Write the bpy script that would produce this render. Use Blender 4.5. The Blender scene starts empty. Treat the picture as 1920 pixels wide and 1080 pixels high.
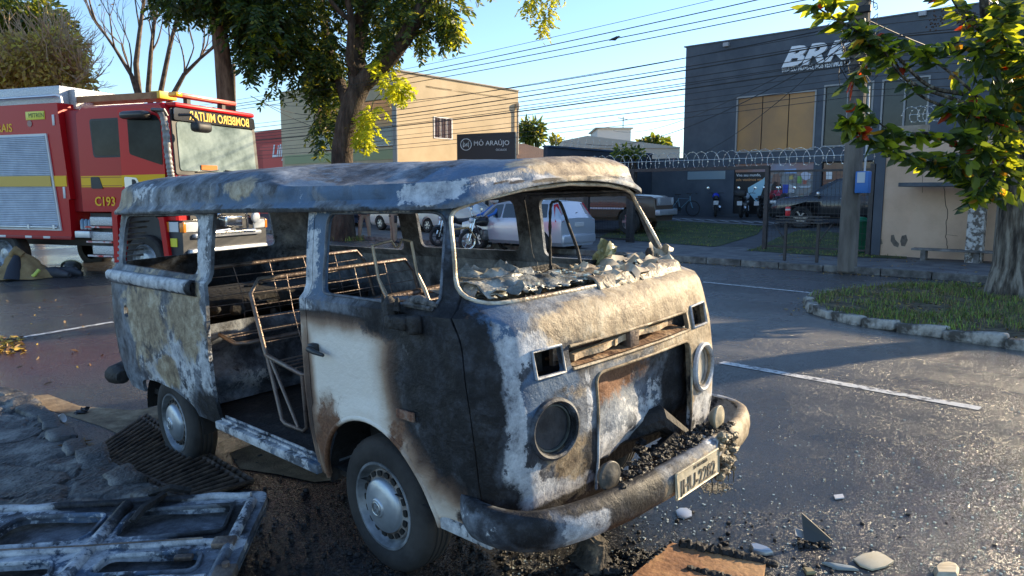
import bpy, bmesh, math, random
from mathutils import Vector, Matrix, noise as mnoise
R=math.radians; PI=math.pi
S=bpy.context.scene; COL=S.collection
rnd=random.Random(7)
# ------------------------------------------------------------ camera, sky, sun, exposure
F=1359.0; PITCH=R(7.4); CAMH=1.724
cam=bpy.data.objects.new('camera',bpy.data.cameras.new('camera')); COL.objects.link(cam)
cam.location=(0,0,CAMH); cam.rotation_euler=(R(90)-PITCH,0,0)
cam.data.sensor_width=36; cam.data.lens=36*F/1920; cam.data.clip_start=.05; cam.data.clip_end=3000
S.camera=cam
SUN_AZ=R(63); SUN_EL=R(20)      # azimuth measured from +Y towards +X
w=bpy.data.worlds.new('World'); S.world=w; w.use_nodes=True
nt=w.node_tree; bg=nt.nodes['Background']
sky=nt.nodes.new('ShaderNodeTexSky'); sky.sky_type='NISHITA'; sky.sun_disc=False
sky.sun_elevation=SUN_EL; sky.sun_rotation=SUN_AZ; sky.air_density=1.0; sky.dust_density=.25; sky.ozone_density=3.6
nt.links.new(sky.outputs[0],bg.inputs[0]); bg.inputs[1].default_value=.14
sd=bpy.data.lights.new('sun','SUN'); sd.energy=5.0; sd.angle=R(.6); sd.color=(1,.80,.52)
sun=bpy.data.objects.new('sun',sd); COL.objects.link(sun)
sv=Vector((math.sin(SUN_AZ)*math.cos(SUN_EL),math.cos(SUN_AZ)*math.cos(SUN_EL),math.sin(SUN_EL)))
sun.rotation_euler=sv.to_track_quat('Z','Y').to_euler(); sun.location=(20,20,30)
S.view_settings.view_transform='Standard'; S.view_settings.look='None'; S.view_settings.exposure=1.1; S.view_settings.gamma=1
try: S.view_settings.use_curve_mapping=False
except Exception: pass

# ------------------------------------------------------------ street frame and ground height
P0=Vector((-.562,3.13,0)); AZ=R(132)
ET=Vector((-math.sin(AZ),-math.cos(AZ),0))      # along the street, away and to the left
ES=Vector((-math.cos(AZ),math.sin(AZ),0)); ES=Vector((math.sin(R(42)),math.cos(R(42)),0))  # across the street, away
def sm(a,b,x):
    t=max(0,min(1,(x-a)/(b-a))); return t*t*(3-2*t)
def st(s,t,z=0): p=P0+ES*s+ET*t; return Vector((p.x,p.y,z))
def to_st(x,y):
    d=Vector((x,y,0))-P0; return d.dot(ES),d.dot(ET)
def gz(x,y):
    s,t=to_st(x,y)
    z=.10*sm(-.4,3.6,s)-.10*sm(5,9,s)-.10*sm(.3,3.6,t)*(1-sm(3,7,s))
    return z
def cray(px,py):
    d=Vector((px-960,0,0))+Vector((0,F*math.cos(PITCH),-F*math.sin(PITCH)))-Vector((0,math.sin(PITCH),math.cos(PITCH)))*(py-540)
    return d/F
def at(px,py,z=0):
    d=cray(px,py); k=(z-CAMH)/d.z; return Vector((d.x*k,d.y*k,z))
def atd(px,py,dist):
    d=cray(px,py); k=dist/d.y; return Vector((d.x*k,dist,CAMH+d.z*k))

# ------------------------------------------------------------ mesh helpers
class MB:
    def __init__(s): s.v=[];s.f=[];s.m=[]
    def add(s,vs,fs,mi=0):
        o=len(s.v); s.v+= [tuple(v) for v in vs]; s.f+=[tuple(i+o for i in f) for f in fs]; s.m+=[mi]*len(fs); return s
    def box(s,c,d,rz=0,mi=0,M=None,bev=0):
        hx,hy,hz=d[0]/2,d[1]/2,d[2]/2
        if bev<=0:
            vs=[Vector((x,y,z)) for x in(-hx,hx) for y in(-hy,hy) for z in(-hz,hz)]
            fs=[(0,1,3,2),(4,6,7,5),(0,4,5,1),(2,3,7,6),(0,2,6,4),(1,5,7,3)]
        else:
            bm=bmesh.new(); bmesh.ops.create_cube(bm,size=1)
            for v in bm.verts: v.co=Vector((v.co.x*d[0],v.co.y*d[1],v.co.z*d[2]))
            bmesh.ops.bevel(bm,geom=bm.edges[:],offset=min(bev,.45*min(d)),segments=2,affect='EDGES',profile=.5)
            bm.verts.index_update(); vs=[v.co.copy() for v in bm.verts]; fs=[tuple(v.index for v in f.verts) for f in bm.faces]; bm.free()
        T=(M if M else Matrix.Rotation(rz,4,'Z')); c=Vector(c)
        return s.add([T@v+c for v in vs] if not M else [M@(v+c) for v in vs],fs,mi)
    def tube(s,pts,r,n=6,mi=0,cap=True,r2=None):
        pts=[Vector(p) for p in pts]; N=len(pts)
        rs=r if isinstance(r,(list,tuple)) else [r+( (r2-r)*i/(N-1) if r2 is not None else 0) for i in range(N)]
        vs=[];fs=[];prev=None
        for i,p in enumerate(pts):
            t=(pts[min(i+1,N-1)]-pts[max(i-1,0)])
            t=t.normalized() if t.length>1e-9 else Vector((0,0,1))
            if prev is None:
                a=t.orthogonal().normalized()
            else:
                a=prev-t*prev.dot(t); a=a.normalized() if a.length>1e-6 else t.orthogonal().normalized()
            prev=a; b=t.cross(a)
            for k in range(n):
                an=2*PI*k/n; vs.append(p+(a*math.cos(an)+b*math.sin(an))*rs[i])
        for i in range(N-1):
            for k in range(n):
                k2=(k+1)%n; fs.append((i*n+k,i*n+k2,(i+1)*n+k2,(i+1)*n+k))
        if cap: fs.append(tuple(range(n-1,-1,-1))); fs.append(tuple((N-1)*n+k for k in range(n)))
        return s.add(vs,fs,mi)
    def lathe(s,prof,axis='Z',n=24,mi=0,c=(0,0,0),M=None,close=False,cap=True):
        vs=[];fs=[];c=Vector(c)
        for (r,h) in prof:
            for k in range(n):
                a=2*PI*k/n; x,y=r*math.cos(a),r*math.sin(a)
                v=Vector((x,y,h)) if axis=='Z' else (Vector((h,x,y)) if axis=='X' else Vector((y,h,x)))
                vs.append((M@v if M else v)+c)
        m=len(prof); L=m if close else m-1
        for i in range(L):
            j=(i+1)%m
            for k in range(n):
                k2=(k+1)%n; fs.append((i*n+k,i*n+k2,j*n+k2,j*n+k))
        if not close and cap:
            if prof[0][0]>1e-4: fs.append(tuple(range(n-1,-1,-1)))
            if prof[-1][0]>1e-4: fs.append(tuple((m-1)*n+k for k in range(n)))
        return s.add(vs,fs,mi)
    def prism(s,poly,a,b,plane='XZ',mi=0,M=None):
        n=len(poly)
        def mk(p,h):
            if plane=='XZ': v=Vector((p[0],h,p[1]))
            elif plane=='YZ': v=Vector((h,p[0],p[1]))
            else: v=Vector((p[0],p[1],h))
            return M@v if M else v
        vs=[mk(p,a) for p in poly]+[mk(p,b) for p in poly]
        fs=[tuple(range(n-1,-1,-1)),tuple(range(n,2*n))]+[(i,(i+1)%n,n+(i+1)%n,n+i) for i in range(n)]
        return s.add(vs,fs,mi)
    def build(s,name,mats,parent=None,smooth=None,fixn=True):
        me=bpy.data.meshes.new(name); me.from_pydata(s.v,[],s.f)
        mats=mats if isinstance(mats,(list,tuple)) else [mats]
        for m in mats: me.materials.append(m)
        if any(s.m): me.polygons.foreach_set('material_index',s.m)
        if fixn:
            bm=bmesh.new(); bm.from_mesh(me); bmesh.ops.recalc_face_normals(bm,faces=bm.faces); bm.to_mesh(me); bm.free()
        me.update()
        if smooth is not None:
            me.polygons.foreach_set('use_smooth',[True]*len(me.polygons))
            if smooth<179: me.set_sharp_from_angle(angle=R(smooth))
        o=bpy.data.objects.new(name,me); COL.objects.link(o)
        if parent: o.parent=parent
        return o
def rpoly(pts,r,n=5):
    out=[];N=len(pts)
    rr=r if isinstance(r,(list,tuple)) else [r]*N
    for i in range(N):
        p=Vector(pts[i]).to_2d(); a=(Vector(pts[i-1]).to_2d()-p); b=(Vector(pts[(i+1)%N]).to_2d()-p)
        q=min(rr[i],a.length*.48,b.length*.48)
        if q<=1e-5: out.append(tuple(p)); continue
        A=p+a.normalized()*q; B=p+b.normalized()*q
        for k in range(n+1):
            t=k/n; out.append(tuple(A*(1-t)**2+p*2*t*(1-t)+B*t*t))
    return out
def tag(o,label=None,cat=None,group=None,kind=None):
    if label: o['label']=label
    if cat: o['category']=cat
    if group: o['group']=group
    if kind: o['kind']=kind
    return o
def thing(name,label,cat,loc=(0,0,0),rz=0,group=None,M=None):
    o=bpy.data.objects.new(name,None); COL.objects.link(o); o.empty_display_size=.2
    if M is not None: o.matrix_world=M
    else: o.location=loc; o.rotation_euler=(0,0,rz)
    return tag(o,label,cat,group)
def text(name,body,size,ext,mat,parent,M,mirror=False,shear=0,align='CENTER',space=1,off=0):
    cu=bpy.data.curves.new(name,'FONT'); cu.body=body; cu.size=size; cu.extrude=ext; cu.align_x=align; cu.align_y='CENTER'; cu.shear=shear; cu.space_character=space; cu.offset=off; cu.resolution_u=3
    t=bpy.data.objects.new(name+'_c',cu); COL.objects.link(t)
    bpy.context.view_layer.update()
    me=bpy.data.meshes.new_from_object(t.evaluated_get(bpy.context.evaluated_depsgraph_get())); me.name=name
    bpy.data.objects.remove(t); bpy.data.curves.remove(cu)
    if mirror: me.transform(Matrix.Scale(-1,4,(1,0,0)))
    me.materials.clear(); me.materials.append(mat); me.transform(M)
    o=bpy.data.objects.new(name,me); COL.objects.link(o); o.parent=parent
    return o
def frame(origin,xdir,zdir=(0,0,1)):
    """matrix whose local X runs along xdir, local Y is up, local Z faces the viewer of the text"""
    x=Vector(xdir).normalized(); y=Vector(zdir).normalized(); z=x.cross(y)
    m=Matrix((x,y,z)).transposed().to_4x4(); m.translation=Vector(origin); return m
def evalmesh(o,name):
    bpy.context.view_layer.update()
    return bpy.data.meshes.new_from_object(o.evaluated_get(bpy.context.evaluated_depsgraph_get()))

# ------------------------------------------------------------ materials
MATS={}
def mk(name,c1,c2=None,scale=5,rough=.7,metal=0,bump=0,bscale=None,c3=None,thr=(.35,.65),rvar=0,detail=6,spec=None,stretch=None,trans=0,coat=0):
    if name in MATS: return MATS[name]
    m=bpy.data.materials.new(name); m.use_nodes=True; N=m.node_tree.nodes; L=m.node_tree.links; b=N['Principled BSDF']
    b.inputs['Roughness'].default_value=rough; b.inputs['Metallic'].default_value=metal
    if spec is not None: b.inputs['Specular IOR Level'].default_value=spec
    if trans: b.inputs['Transmission Weight'].default_value=trans
    if coat: b.inputs['Coat Weight'].default_value=coat
    c1=tuple(c1)+(1,); b.inputs['Base Color'].default_value=c1
    if c2 or bump or rvar:
        tc=N.new('ShaderNodeTexCoord'); vec=tc.outputs['Object']
        if stretch:
            mp=N.new('ShaderNodeMapping'); mp.inputs['Scale'].default_value=stretch; L.new(vec,mp.inputs[0]); vec=mp.outputs[0]
        n=N.new('ShaderNodeTexNoise'); n.inputs['Scale'].default_value=scale; n.inputs['Detail'].default_value=detail; n.inputs['Roughness'].default_value=.62
        L.new(vec,n.inputs['Vector'])
        if c2:
            r=N.new('ShaderNodeValToRGB'); e=r.color_ramp.elements; e[0].position=thr[0]; e[1].position=thr[1]; e[0].color=c1; e[1].color=tuple(c2)+(1,)
            if c3: x=e.new((thr[0]+thr[1])/2); x.color=tuple(c3)+(1,)
            L.new(n.outputs[0],r.inputs[0]); L.new(r.outputs[0],b.inputs['Base Color'])
        if rvar:
            mr=N.new('ShaderNodeMapRange'); mr.inputs[1].default_value=.3; mr.inputs[2].default_value=.7; mr.inputs[3].default_value=rough-rvar; mr.inputs[4].default_value=rough+rvar
            L.new(n.outputs[0],mr.inputs[0]); L.new(mr.outputs[0],b.inputs['Roughness'])
        if bump:
            n2=N.new('ShaderNodeTexNoise'); n2.inputs['Scale'].default_value=bscale or scale*4; n2.inputs['Detail'].default_value=5
            L.new(vec,n2.inputs['Vector'])
            bp=N.new('ShaderNodeBump'); bp.inputs['Strength'].default_value=bump; bp.inputs['Distance'].default_value=.02
            L.new(n2.outputs[0],bp.inputs['Height']); L.new(bp.outputs[0],b.inputs['Normal'])
    MATS[name]=m; return m
def glass(name,col,rough=.05,alpha=1):
    m=mk(name,col,rough=rough,spec=.8); 
    return m
def soft_glass(name,col,alpha):
    """thin see-through pane: part glossy, part clear"""
    if name in MATS: return MATS[name]
    m=mk(name,col,rough=.06,spec=.9); m.node_tree.nodes['Principled BSDF'].inputs['Alpha'].default_value=alpha; return m
# ============================================================ BURNT VAN
def burnt_mat():
    m=bpy.data.materials.new('burnt_paint'); m.use_nodes=True; N=m.node_tree.nodes; L=m.node_tree.links; b=N['Principled BSDF']
    tc=N.new('ShaderNodeTexCoord')
    def noise(sc,det=7,rg=.65,dist=0,st=None):
        n=N.new('ShaderNodeTexNoise'); n.inputs['Scale'].default_value=sc; n.inputs['Detail'].default_value=det; n.inputs['Roughness'].default_value=rg; n.inputs['Distortion'].default_value=dist
        v=tc.outputs['Object']
        if st:
            mp=N.new('ShaderNodeMapping'); mp.inputs['Scale'].default_value=st; L.new(v,mp.inputs[0]); v=mp.outputs[0]
        L.new(v,n.inputs['Vector']); return n.outputs[0]
    def ma(op,a,bb,c=None):
        n=N.new('ShaderNodeMath'); n.operation=op
        for i,x in enumerate((a,bb,c)):
            if x is None: continue
            if isinstance(x,(int,float)): n.inputs[i].default_value=x
            else: L.new(x,n.inputs[i])
        return n.outputs[0]
    def attr(n):
        a=N.new('ShaderNodeAttribute'); a.attribute_name=n; return a.outputs['Fac']
    def ramp(f,els):
        r=N.new('ShaderNodeValToRGB'); e=r.color_ramp.elements
        e[0].position=els[0][0]; e[0].color=els[0][1]+(1,); e[1].position=els[-1][0]; e[1].color=els[-1][1]+(1,)
        for p,c in els[1:-1]:
            x=e.new(p); x.color=c+(1,)
        L.new(f,r.inputs[0]); return r.outputs[0]
    def mix(f,a,c):
        x=N.new('ShaderNodeMix'); x.data_type='RGBA'; L.new(f,x.inputs[0]); 
        if isinstance(a,tuple): x.inputs[6].default_value=a+(1,)
        else: L.new(a,x.inputs[6])
        if isinstance(c,tuple): x.inputs[7].default_value=c+(1,)
        else: L.new(c,x.inputs[7])
        return x.outputs[2]
    def thr(at,n,k=1.3,sh=7,off=0):
        f=ma('MULTIPLY_ADD',ma('SUBTRACT',n,.5),k,at); f=ma('MULTIPLY_ADD',ma('SUBTRACT',f,.5+off),sh,.5)
        c=N.new('ShaderNodeClamp'); L.new(f,c.inputs[0]); return c.outputs[0]
    n1=noise(2.6,9,.68,.5); n2=noise(6.5,9,.7,.3); n3=noise(3.2,8,.62,.8); n4=noise(14,8,.75); nf=noise(70,4,.7); ns=noise(3,8,.7,0,(2.2,2.2,.35))
    ox=ramp(ma('MULTIPLY_ADD',n4,.35,ma('MULTIPLY',n1,.65)),[(.34,(.014,.015,.018)),(.44,(.045,.05,.062)),(.50,(.12,.135,.16)),(.56,(.20,.225,.26)),(.66,(.42,.45,.48))])
    ox=mix(thr(ma('MULTIPLY',n1,0),n4,2.6,7,.16),ox,(.02,.02,.023))
    n24=ma('MULTIPLY_ADD',n4,.45,ma('MULTIPLY',n2,.55)); n34=ma('MULTIPLY_ADD',n4,.35,ma('MULTIPLY',n3,.65))
    blu=mix(thr(attr('a_blue'),n34,1.4,9),ox,ramp(n2,[(.35,(.05,.09,.15)),(.65,(.11,.18,.28))]))
    pal=mix(thr(attr('a_pale'),n24,2.3,13),blu,ramp(n4,[(.32,(.10,.105,.115)),(.43,(.34,.35,.37)),(.6,(.62,.63,.64))]))
    tan=mix(thr(attr('a_tan'),n34,1.6,8),pal,ramp(ma('MULTIPLY_ADD',n4,.5,ma('MULTIPLY',n2,.5)),[(.36,(.07,.05,.035)),(.45,(.22,.165,.105)),(.52,(.36,.285,.19)),(.62,(.56,.49,.37))]))
    pf=ma('MULTIPLY_ADD',ma('SUBTRACT',n3,.5),.28,attr('a_paint')); pf=ma('MULTIPLY_ADD',ma('SUBTRACT',n2,.5),.10,pf)
    pc=ramp(pf,[(.30,(.025,.018,.017)),(.42,(.11,.065,.045)),(.52,(.33,.22,.15)),(.64,(.64,.54,.44)),(.75,(.82,.74,.64))])
    pm=N.new('ShaderNodeClamp'); L.new(ma('MULTIPLY',ma('SUBTRACT',pf,.22),12),pm.inputs[0])
    col=mix(pm.outputs[0],tan,pc)
    # scratches and chips in the paint
    sc=noise(9,3,.5,0,(1,1,7)); scf=thr(ma('MULTIPLY',sc,0),sc,1,22,.235)
    col=mix(ma('MULTIPLY',scf,.45),col,(.22,.17,.13))
    col=mix(thr(attr('a_rust'),n4,1.5,5),col,ramp(nf,[(.3,(.09,.035,.018)),(.7,(.26,.13,.07))]))
    col=mix(thr(attr('a_soot'),n24,1.4,7),col,ramp(n4,[(.35,(.004,.004,.005)),(.5,(.012,.012,.014)),(.68,(.045,.048,.058))]))
    col=mix(ma('MULTIPLY',thr(ma('MULTIPLY',n4,0),nf,2.2,8,.14),.6),col,(.01,.01,.011))
    col=mix(ma('MULTIPLY',thr(ma('MULTIPLY',ns,0),ns,1,9,.10),.55),col,(.02,.018,.017))
    n6=noise(28,6,.72,.2); ff=thr(ma('MULTIPLY',n6,0),n6,2.4,9,.13)
    col=mix(ma('MULTIPLY',ff,ma('MULTIPLY_ADD',pm.outputs[0],-.85,.85)),col,(.035,.03,.028))
    n7=noise(42,5,.7,.2); f7=thr(ma('MULTIPLY',n7,0),n7,2.4,9,.20)
    col=mix(ma('MULTIPLY',f7,ma('MULTIPLY_ADD',pm.outputs[0],-.6,.6)),col,(.50,.47,.42))
    L.new(col,b.inputs['Base Color'])
    rr=N.new('ShaderNodeMapRange'); rr.inputs[1].default_value=.3; rr.inputs[2].default_value=.7; rr.inputs[3].default_value=.38; rr.inputs[4].default_value=.8
    L.new(n2,rr.inputs[0]); L.new(rr.outputs[0],b.inputs['Roughness'])
    b.inputs['Metallic'].default_value=.05; b.inputs['Specular IOR Level'].default_value=.4
    bp=N.new('ShaderNodeBump'); bp.inputs['Strength'].default_value=.9; bp.inputs['Distance'].default_value=.004
    h=ma('MULTIPLY_ADD',nf,.4,n4); L.new(h,bp.inputs['Height'])
    bp2=N.new('ShaderNodeBump'); bp2.inputs['Strength'].default_value=.7; bp2.inputs['Distance'].default_value=.02
    L.new(n2,bp2.inputs['Height']); L.new(bp2.outputs[0],bp.inputs['Normal']); L.new(bp.outputs[0],b.inputs['Normal'])
    return m
BURNT=burnt_mat(); mk('dull_chrome',(.35,.36,.36),(.6,.6,.6),8,.3,.8)
CHAR=mk('char_black',(.012,.011,.011),(.05,.045,.042),9,.75,bump=.8,bscale=40,thr=(.4,.7))
STEEL=mk('scorched_steel',(.05,.04,.035),(.30,.24,.19),7,.5,.5,bump=.3,bscale=60,c3=(.16,.12,.10),thr=(.35,.68))
RUB=mk('old_tyre_rubber',(.018,.017,.017),(.045,.042,.04),5,.8,bump=.25,bscale=30)
RIM=mk('grimy_steel_wheel',(.10,.11,.12),(.42,.45,.48),6,.42,.55,bump=.1,thr=(.3,.6),rvar=.1)
DARKIN=mk('burnt_interior',(.012,.012,.012),(.07,.062,.055),5,.85,bump=.6,bscale=30,thr=(.42,.72),c3=(.022,.020,.02))
ASH=mk('grey_ash',(.03,.03,.03),(.30,.28,.26),14,.9,bump=.8,bscale=50,thr=(.4,.7))

VM=Matrix(((.71953,.69283,-.04753,0),(-.69403,.71982,-.01384,0),(.02463,.04294,.99877,0),(0,0,0,1)))
VM.translation=Vector((-1.7418,5.3703,-1.7385+CAMH))
ZT=[.36,.45,.60,.80,1.00,1.15,1.20,1.235,1.26,1.30,1.50,1.67]
WT=[.80,.82,.838,.845,.842,.835,.836,.834,.808,.79,.765,.735]
FT=[3.22,3.255,3.27,3.275,3.262,3.235,3.222,3.20,3.14,3.09,2.97,2.87]
RT=[-.93,-.97,-1.0,-1.01,-1.0,-.99,-.99,-.985,-.965,-.955,-.92,-.88]
CT=[.22,.22,.22,.22,.23,.25,.26,.27,.28,.29,.30,.30]
def itp(T,z):
    if z<=ZT[0]: return T[0]
    for i in range(len(ZT)-1):
        if z<=ZT[i+1]:
            a=(z-ZT[i])/(ZT[i+1]-ZT[i]); return T[i]+(T[i+1]-T[i])*a
    return T[-1]
BOW=.07
def flift(x,y): return .085*max(0,1-(y/.66)**2)*sm(2.45,2.85,x)
def outline(w,xf,xr,rf,rr,bow,ns=72,nc=9,nf=30):
    """rounded plan outline, starts at rear right side, runs forward"""
    P=[]
    def fb(y): return -bow*(y/w)**2
    xa=xf+fb(w-rf); 
    for i in range(ns): P.append((xr+rr+(xa-rf-xr-rr)*i/ns,-w,0))
    for i in range(nc): a=PI/2*i/nc; P.append((xa-rf+rf*math.sin(a),-w+rf-rf*math.cos(a),1))
    for i in range(nf): y=-(w-rf)+2*(w-rf)*i/nf; P.append((xf+fb(y),y,2))
    for i in range(nc): a=PI/2*i/nc; P.append((xa-rf+rf*math.cos(a),w-rf+rf*math.sin(a),1))
    for i in range(ns): P.append((xa-rf+(xr+rr-xa+rf)*i/ns,w,0))
    for i in range(nc): a=PI/2*i/nc; P.append((xr+rr-rr*math.sin(a),w-rr+rr*math.cos(a),3))
    for i in range(20): P.append((xr,(w-rr)-2*(w-rr)*i/20,4))
    for i in range(nc): a=PI/2*i/nc; P.append((xr+rr-rr*math.cos(a),-w+rr-rr*math.sin(a),3))
    return P
def front_x(y,z):
    w,xf,rf=itp(WT,z),itp(FT,z),itp(CT,z); ay=abs(y); xa=xf-BOW*((w-rf)/w)**2
    if ay<=w-rf: return xf-BOW*(y/w)**2
    d=min(ay-(w-rf),rf); return xa-rf+math.sqrt(max(0,rf*rf-d*d))
def ns3(x,y,z,s): return mnoise.noise(Vector((x*s+3.1,y*s,z*s+7)))
def shell_mesh():
    zs=[.36+i*(1.67-.36)/46 for i in range(47)]
    for z in (1.205,1.235,1.262): zs[min(range(len(zs)),key=lambda i:abs(zs[i]-z))]=z
    mb=MB(); n=None
    for z in zs:
        w=itp(WT,z); O=outline(w,itp(FT,z),itp(RT,z),itp(CT,z),.2,BOW)
        n=len(O)
        for (x,y,k) in O:
            dy=0
            if k==0:
                r=math.hypot(x-2.4,z-.33); f=1-sm(.455,.475,r)
                if x<2.4: f=max(f,1-sm(.70,.72,z) if x>1.93 else 0)
                dy+=.016*f
                if -.9<x<.8 and z<1.15: dy+=.010*ns3(x,y,z,2.6)+.004*ns3(x,y,z,8)
                else: dy+=.003*ns3(x,y,z,4)
                y+=math.copysign(dy,y)
            elif k==2:
                x+=(.007*ns3(x,y,z,4)+.0035*ns3(x,y,z,11))*(1 if z<1.2 else .4)
                # swage under the windscreen and broad pressed nose
                if 1.10<z<1.2: x+=.006
            zz=z+flift(x,y)*sm(1.45,1.67,z)
            mb.v.append((x,y,zz))
    for j in range(len(zs)-1):
        for i in range(n):
            i2=(i+1)%n; mb.f.append((j*n+i,j*n+i2,(j+1)*n+i2,(j+1)*n+i))
    mb.m=[0]*len(mb.f)
    return mb
def cutter(fn):
    mb=MB(); fn(mb); o=mb.build('cut',BURNT); return o
def circ(cx,cy,r,n=32,a0=0): return [(cx+r*math.cos(a0+2*PI*i/n),cy+r*math.sin(a0+2*PI*i/n)) for i in range(n)]
DWIN=rpoly([(2.04,1.265),(2.875,1.262),(2.79,1.632),(2.055,1.632)],[.06,.05,.07,.06],6)
DOORP=rpoly([(1.945,.30),(1.945,1.648),(2.815,1.648),(2.945,1.27),(3.02,1.16),(3.075,.8),(3.085,.30)],[0,.03,.04,.05,.08,.1,0],5)
def cut_common(mb):
    for y0,y1 in((-1.2,-.5),(.5,1.2)):
        mb.prism(DWIN,y0,y1)
        mb.prism(rpoly([(-.68,1.285),(.64,1.27),(.62,1.628),(-.60,1.628)],.07,6),y0,y1)
        mb.prism(circ(2.4,.315,.418,40),y0,y1)
        mb.prism(rpoly([(-.49,.1),(-.485,.45),(-.25,.495),(.2,.485),(.46,.40),(.47,.1)],[0,.08,.2,.2,.1,0]),y0,y1)
    mb.prism(rpoly([(.84,1.30),(1.84,1.30),(1.84,1.628),(.84,1.628)],.06,5),.5,1.2)
    mb.prism(rpoly([(.785,.385),(1.885,.385),(1.885,1.652),(.83,1.652)],.03,4),-1.2,-.5)
    for k in range(8):
        z=1.285+k*.0425; mb.prism(rpoly([(-1.1,z),(-.735,z),(-.735,z+.027),(-1.1,z+.027)],.008,2),-1.2,-.45)
    mb.prism(circ(-.54,.955,.045,20),-1.2,-.6)
def cut_front(mb):
    # windscreen
    top=[(.64,1.635),(.5,1.672),(.3,1.70),(0,1.715),(-.3,1.70),(-.5,1.672),(-.64,1.635)]
    mb.prism(rpoly([(-.755,1.275),(.755,1.275)]+top,[.10,.10,.05]+[0]*5+[.05],6),2.6,3.5,'YZ')
    mb.prism(rpoly([(-.56,1.29),(.56,1.29),(.50,1.60),(-.50,1.60)],.06,5),-1.4,-.7,'YZ')
    # nose openings
    for s in(-1,1):
        mb.prism(rpoly([(s*.635,.995),(s*.485,.995),(s*.485,1.098),(s*.635,1.098)],.012,3),3.0,3.5,'YZ')
        mb.prism(circ(s*.565,.785,.098,36),2.95,3.5,'YZ')
    mb.prism(rpoly([(-.445,.995),(.445,.995),(.445,1.085),(-.445,1.085)],.025,4),3.0,3.5,'YZ')
    mb.prism(rpoly([(-.325,.44),(.435,.44),(.425,.95),(-.315,.95)],[.03,.03,.05,.05],5),3.0,3.5,'YZ')
BLOBS={
 'a_paint':[((2.5,-.84,.62),(.95,.15,.75),1.5),((2.1,-.84,.9),(.6,.15,.5),1.5),((3.0,-.82,.9),(.3,.09,.7),1.3)],
 'neg':[((3.07,-.84,.99),(.42,.5,.41),1.5),((2.78,-.84,1.20),(.42,.5,.10),1.2),((1.92,-.84,.7),(.07,.5,.6),.75),((2.3,-.84,1.235),(.8,.5,.06),1.2),((2.08,-.84,.48),(.12,.5,.26),1.0),((1.9,-.8,1.5),(1.5,1,.27),2),((2.35,-.84,.83),(.4,.3,.06),.25),((2.9,-.84,.36),(.3,.5,.05),.6),((2.35,-.84,1.12),(.5,.5,.1),.35)],
 'a_soot':[((3.04,-.84,1.0),(.36,.08,.36),1.35),((2.80,-.84,1.22),(.40,.10,.12),1.2),((2.9,-.83,.70),(.10,.07,.14),1.0),((2.98,-.78,1.45),(.22,.12,.3),1.0),((3.08,-.80,.75),(.07,.06,.5),1.2),
   ((3.2,-.2,.42),(.3,1.0,.07),1.3),((3.16,-.80,.45),(.12,.10,.16),1.2),((3.27,-.33,.62),(.1,.12,.2),.8),((3.27,-.565,.785),(.1,.145,.145),.95),
   ((.74,-.84,.45),(.35,.2,.16),.9),((-.9,-.8,.6),(.16,.3,.5),.8),((-.9,0,.9),(.3,1,.9),.8),((3.25,-.72,.60),(.1,.1,.25),.5),((3.26,0,.99),(.1,.5,.02),.6),((3.27,.38,.72),(.1,.09,.25),.8),((3.26,-.50,.92),(.1,.10,.05),.62),((3.26,-.64,.80),(.1,.04,.12),.7),((3.27,-.4,1.0),(.1,.2,.06),.6)],
 'a_pale':[((2.95,-.84,.80),(.07,.2,.07),1.5),((3.2,-.735,.88),(.25,.04,.36),1.08),((3.25,-.62,1.13),(.2,.16,.06),1.0),((3.22,-.70,.55),(.2,.10,.12),.95),((3.27,-.50,.54),(.2,.22,.06),1.1),((3.27,-.36,.74),(.1,.03,.25),.9),((.35,-.84,.75),(.42,.2,.35),.75),((0,-.84,.60),(.5,.2,.14),.8),((.72,-.84,.7),(.1,.2,.5),.9),((1.9,-.8,1.3),(.12,.2,.5),.8),
   ((3.26,.45,.8),(.3,.5,.5),.95),((3.2,-.1,1.18),(.2,.4,.08),.75),((2.3,-.7,1.66),(1,.2,.05),.8),((.7,-.76,1.45),(.12,.2,.3),.75),((2.72,-.84,.97),(.03,.2,.12),1.4),((2.79,-.84,1.02),(.04,.2,.10),1.4),((2.70,-.84,1.12),(.03,.2,.06),1.3)],
 'a_tan':[((3.2,.2,1.16),(.25,.75,.12),1.2),((3.25,.45,.95),(.2,.45,.3),.95),((-.2,-.84,.9),(.45,.3,.4),.85),((.5,-.84,1.0),(.3,.3,.28),.95),((.1,-.84,.62),(.25,.3,.12),1.0),((3.27,-.45,.64),(.1,.16,.10),1.0),((3.27,-.42,.90),(.1,.12,.06),.7),((3.2,-.35,1.18),(.2,.3,.07),1.0),((-.9,-.6,.8),(.2,.3,.4),.8),((3.2,-.1,1.05),(.3,.4,.1),.9)],
 'a_blue':[((3.26,-.58,.94),(.2,.15,.10),1.3),((3.1,-.75,1.2),(.3,.2,.15),.9),((2.2,-.75,1.7),(1.2,.3,.3),.8),((2.9,-.5,1.78),(.3,.5,.15),1.3),((2.0,-.78,1.5),(.2,.2,.4),.8)],
 'a_rust':[((2.62,-.85,.70),(.05,.1,.08),1.0),((2.1,-.84,.5),(.13,.2,.26),1.1),((3.25,0,1.02),(.1,.45,.04),.7),((2.7,-.85,.815),(.03,.1,.02),.8),((3.0,-.82,.42),(.12,.2,.05),.8)]}
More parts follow.
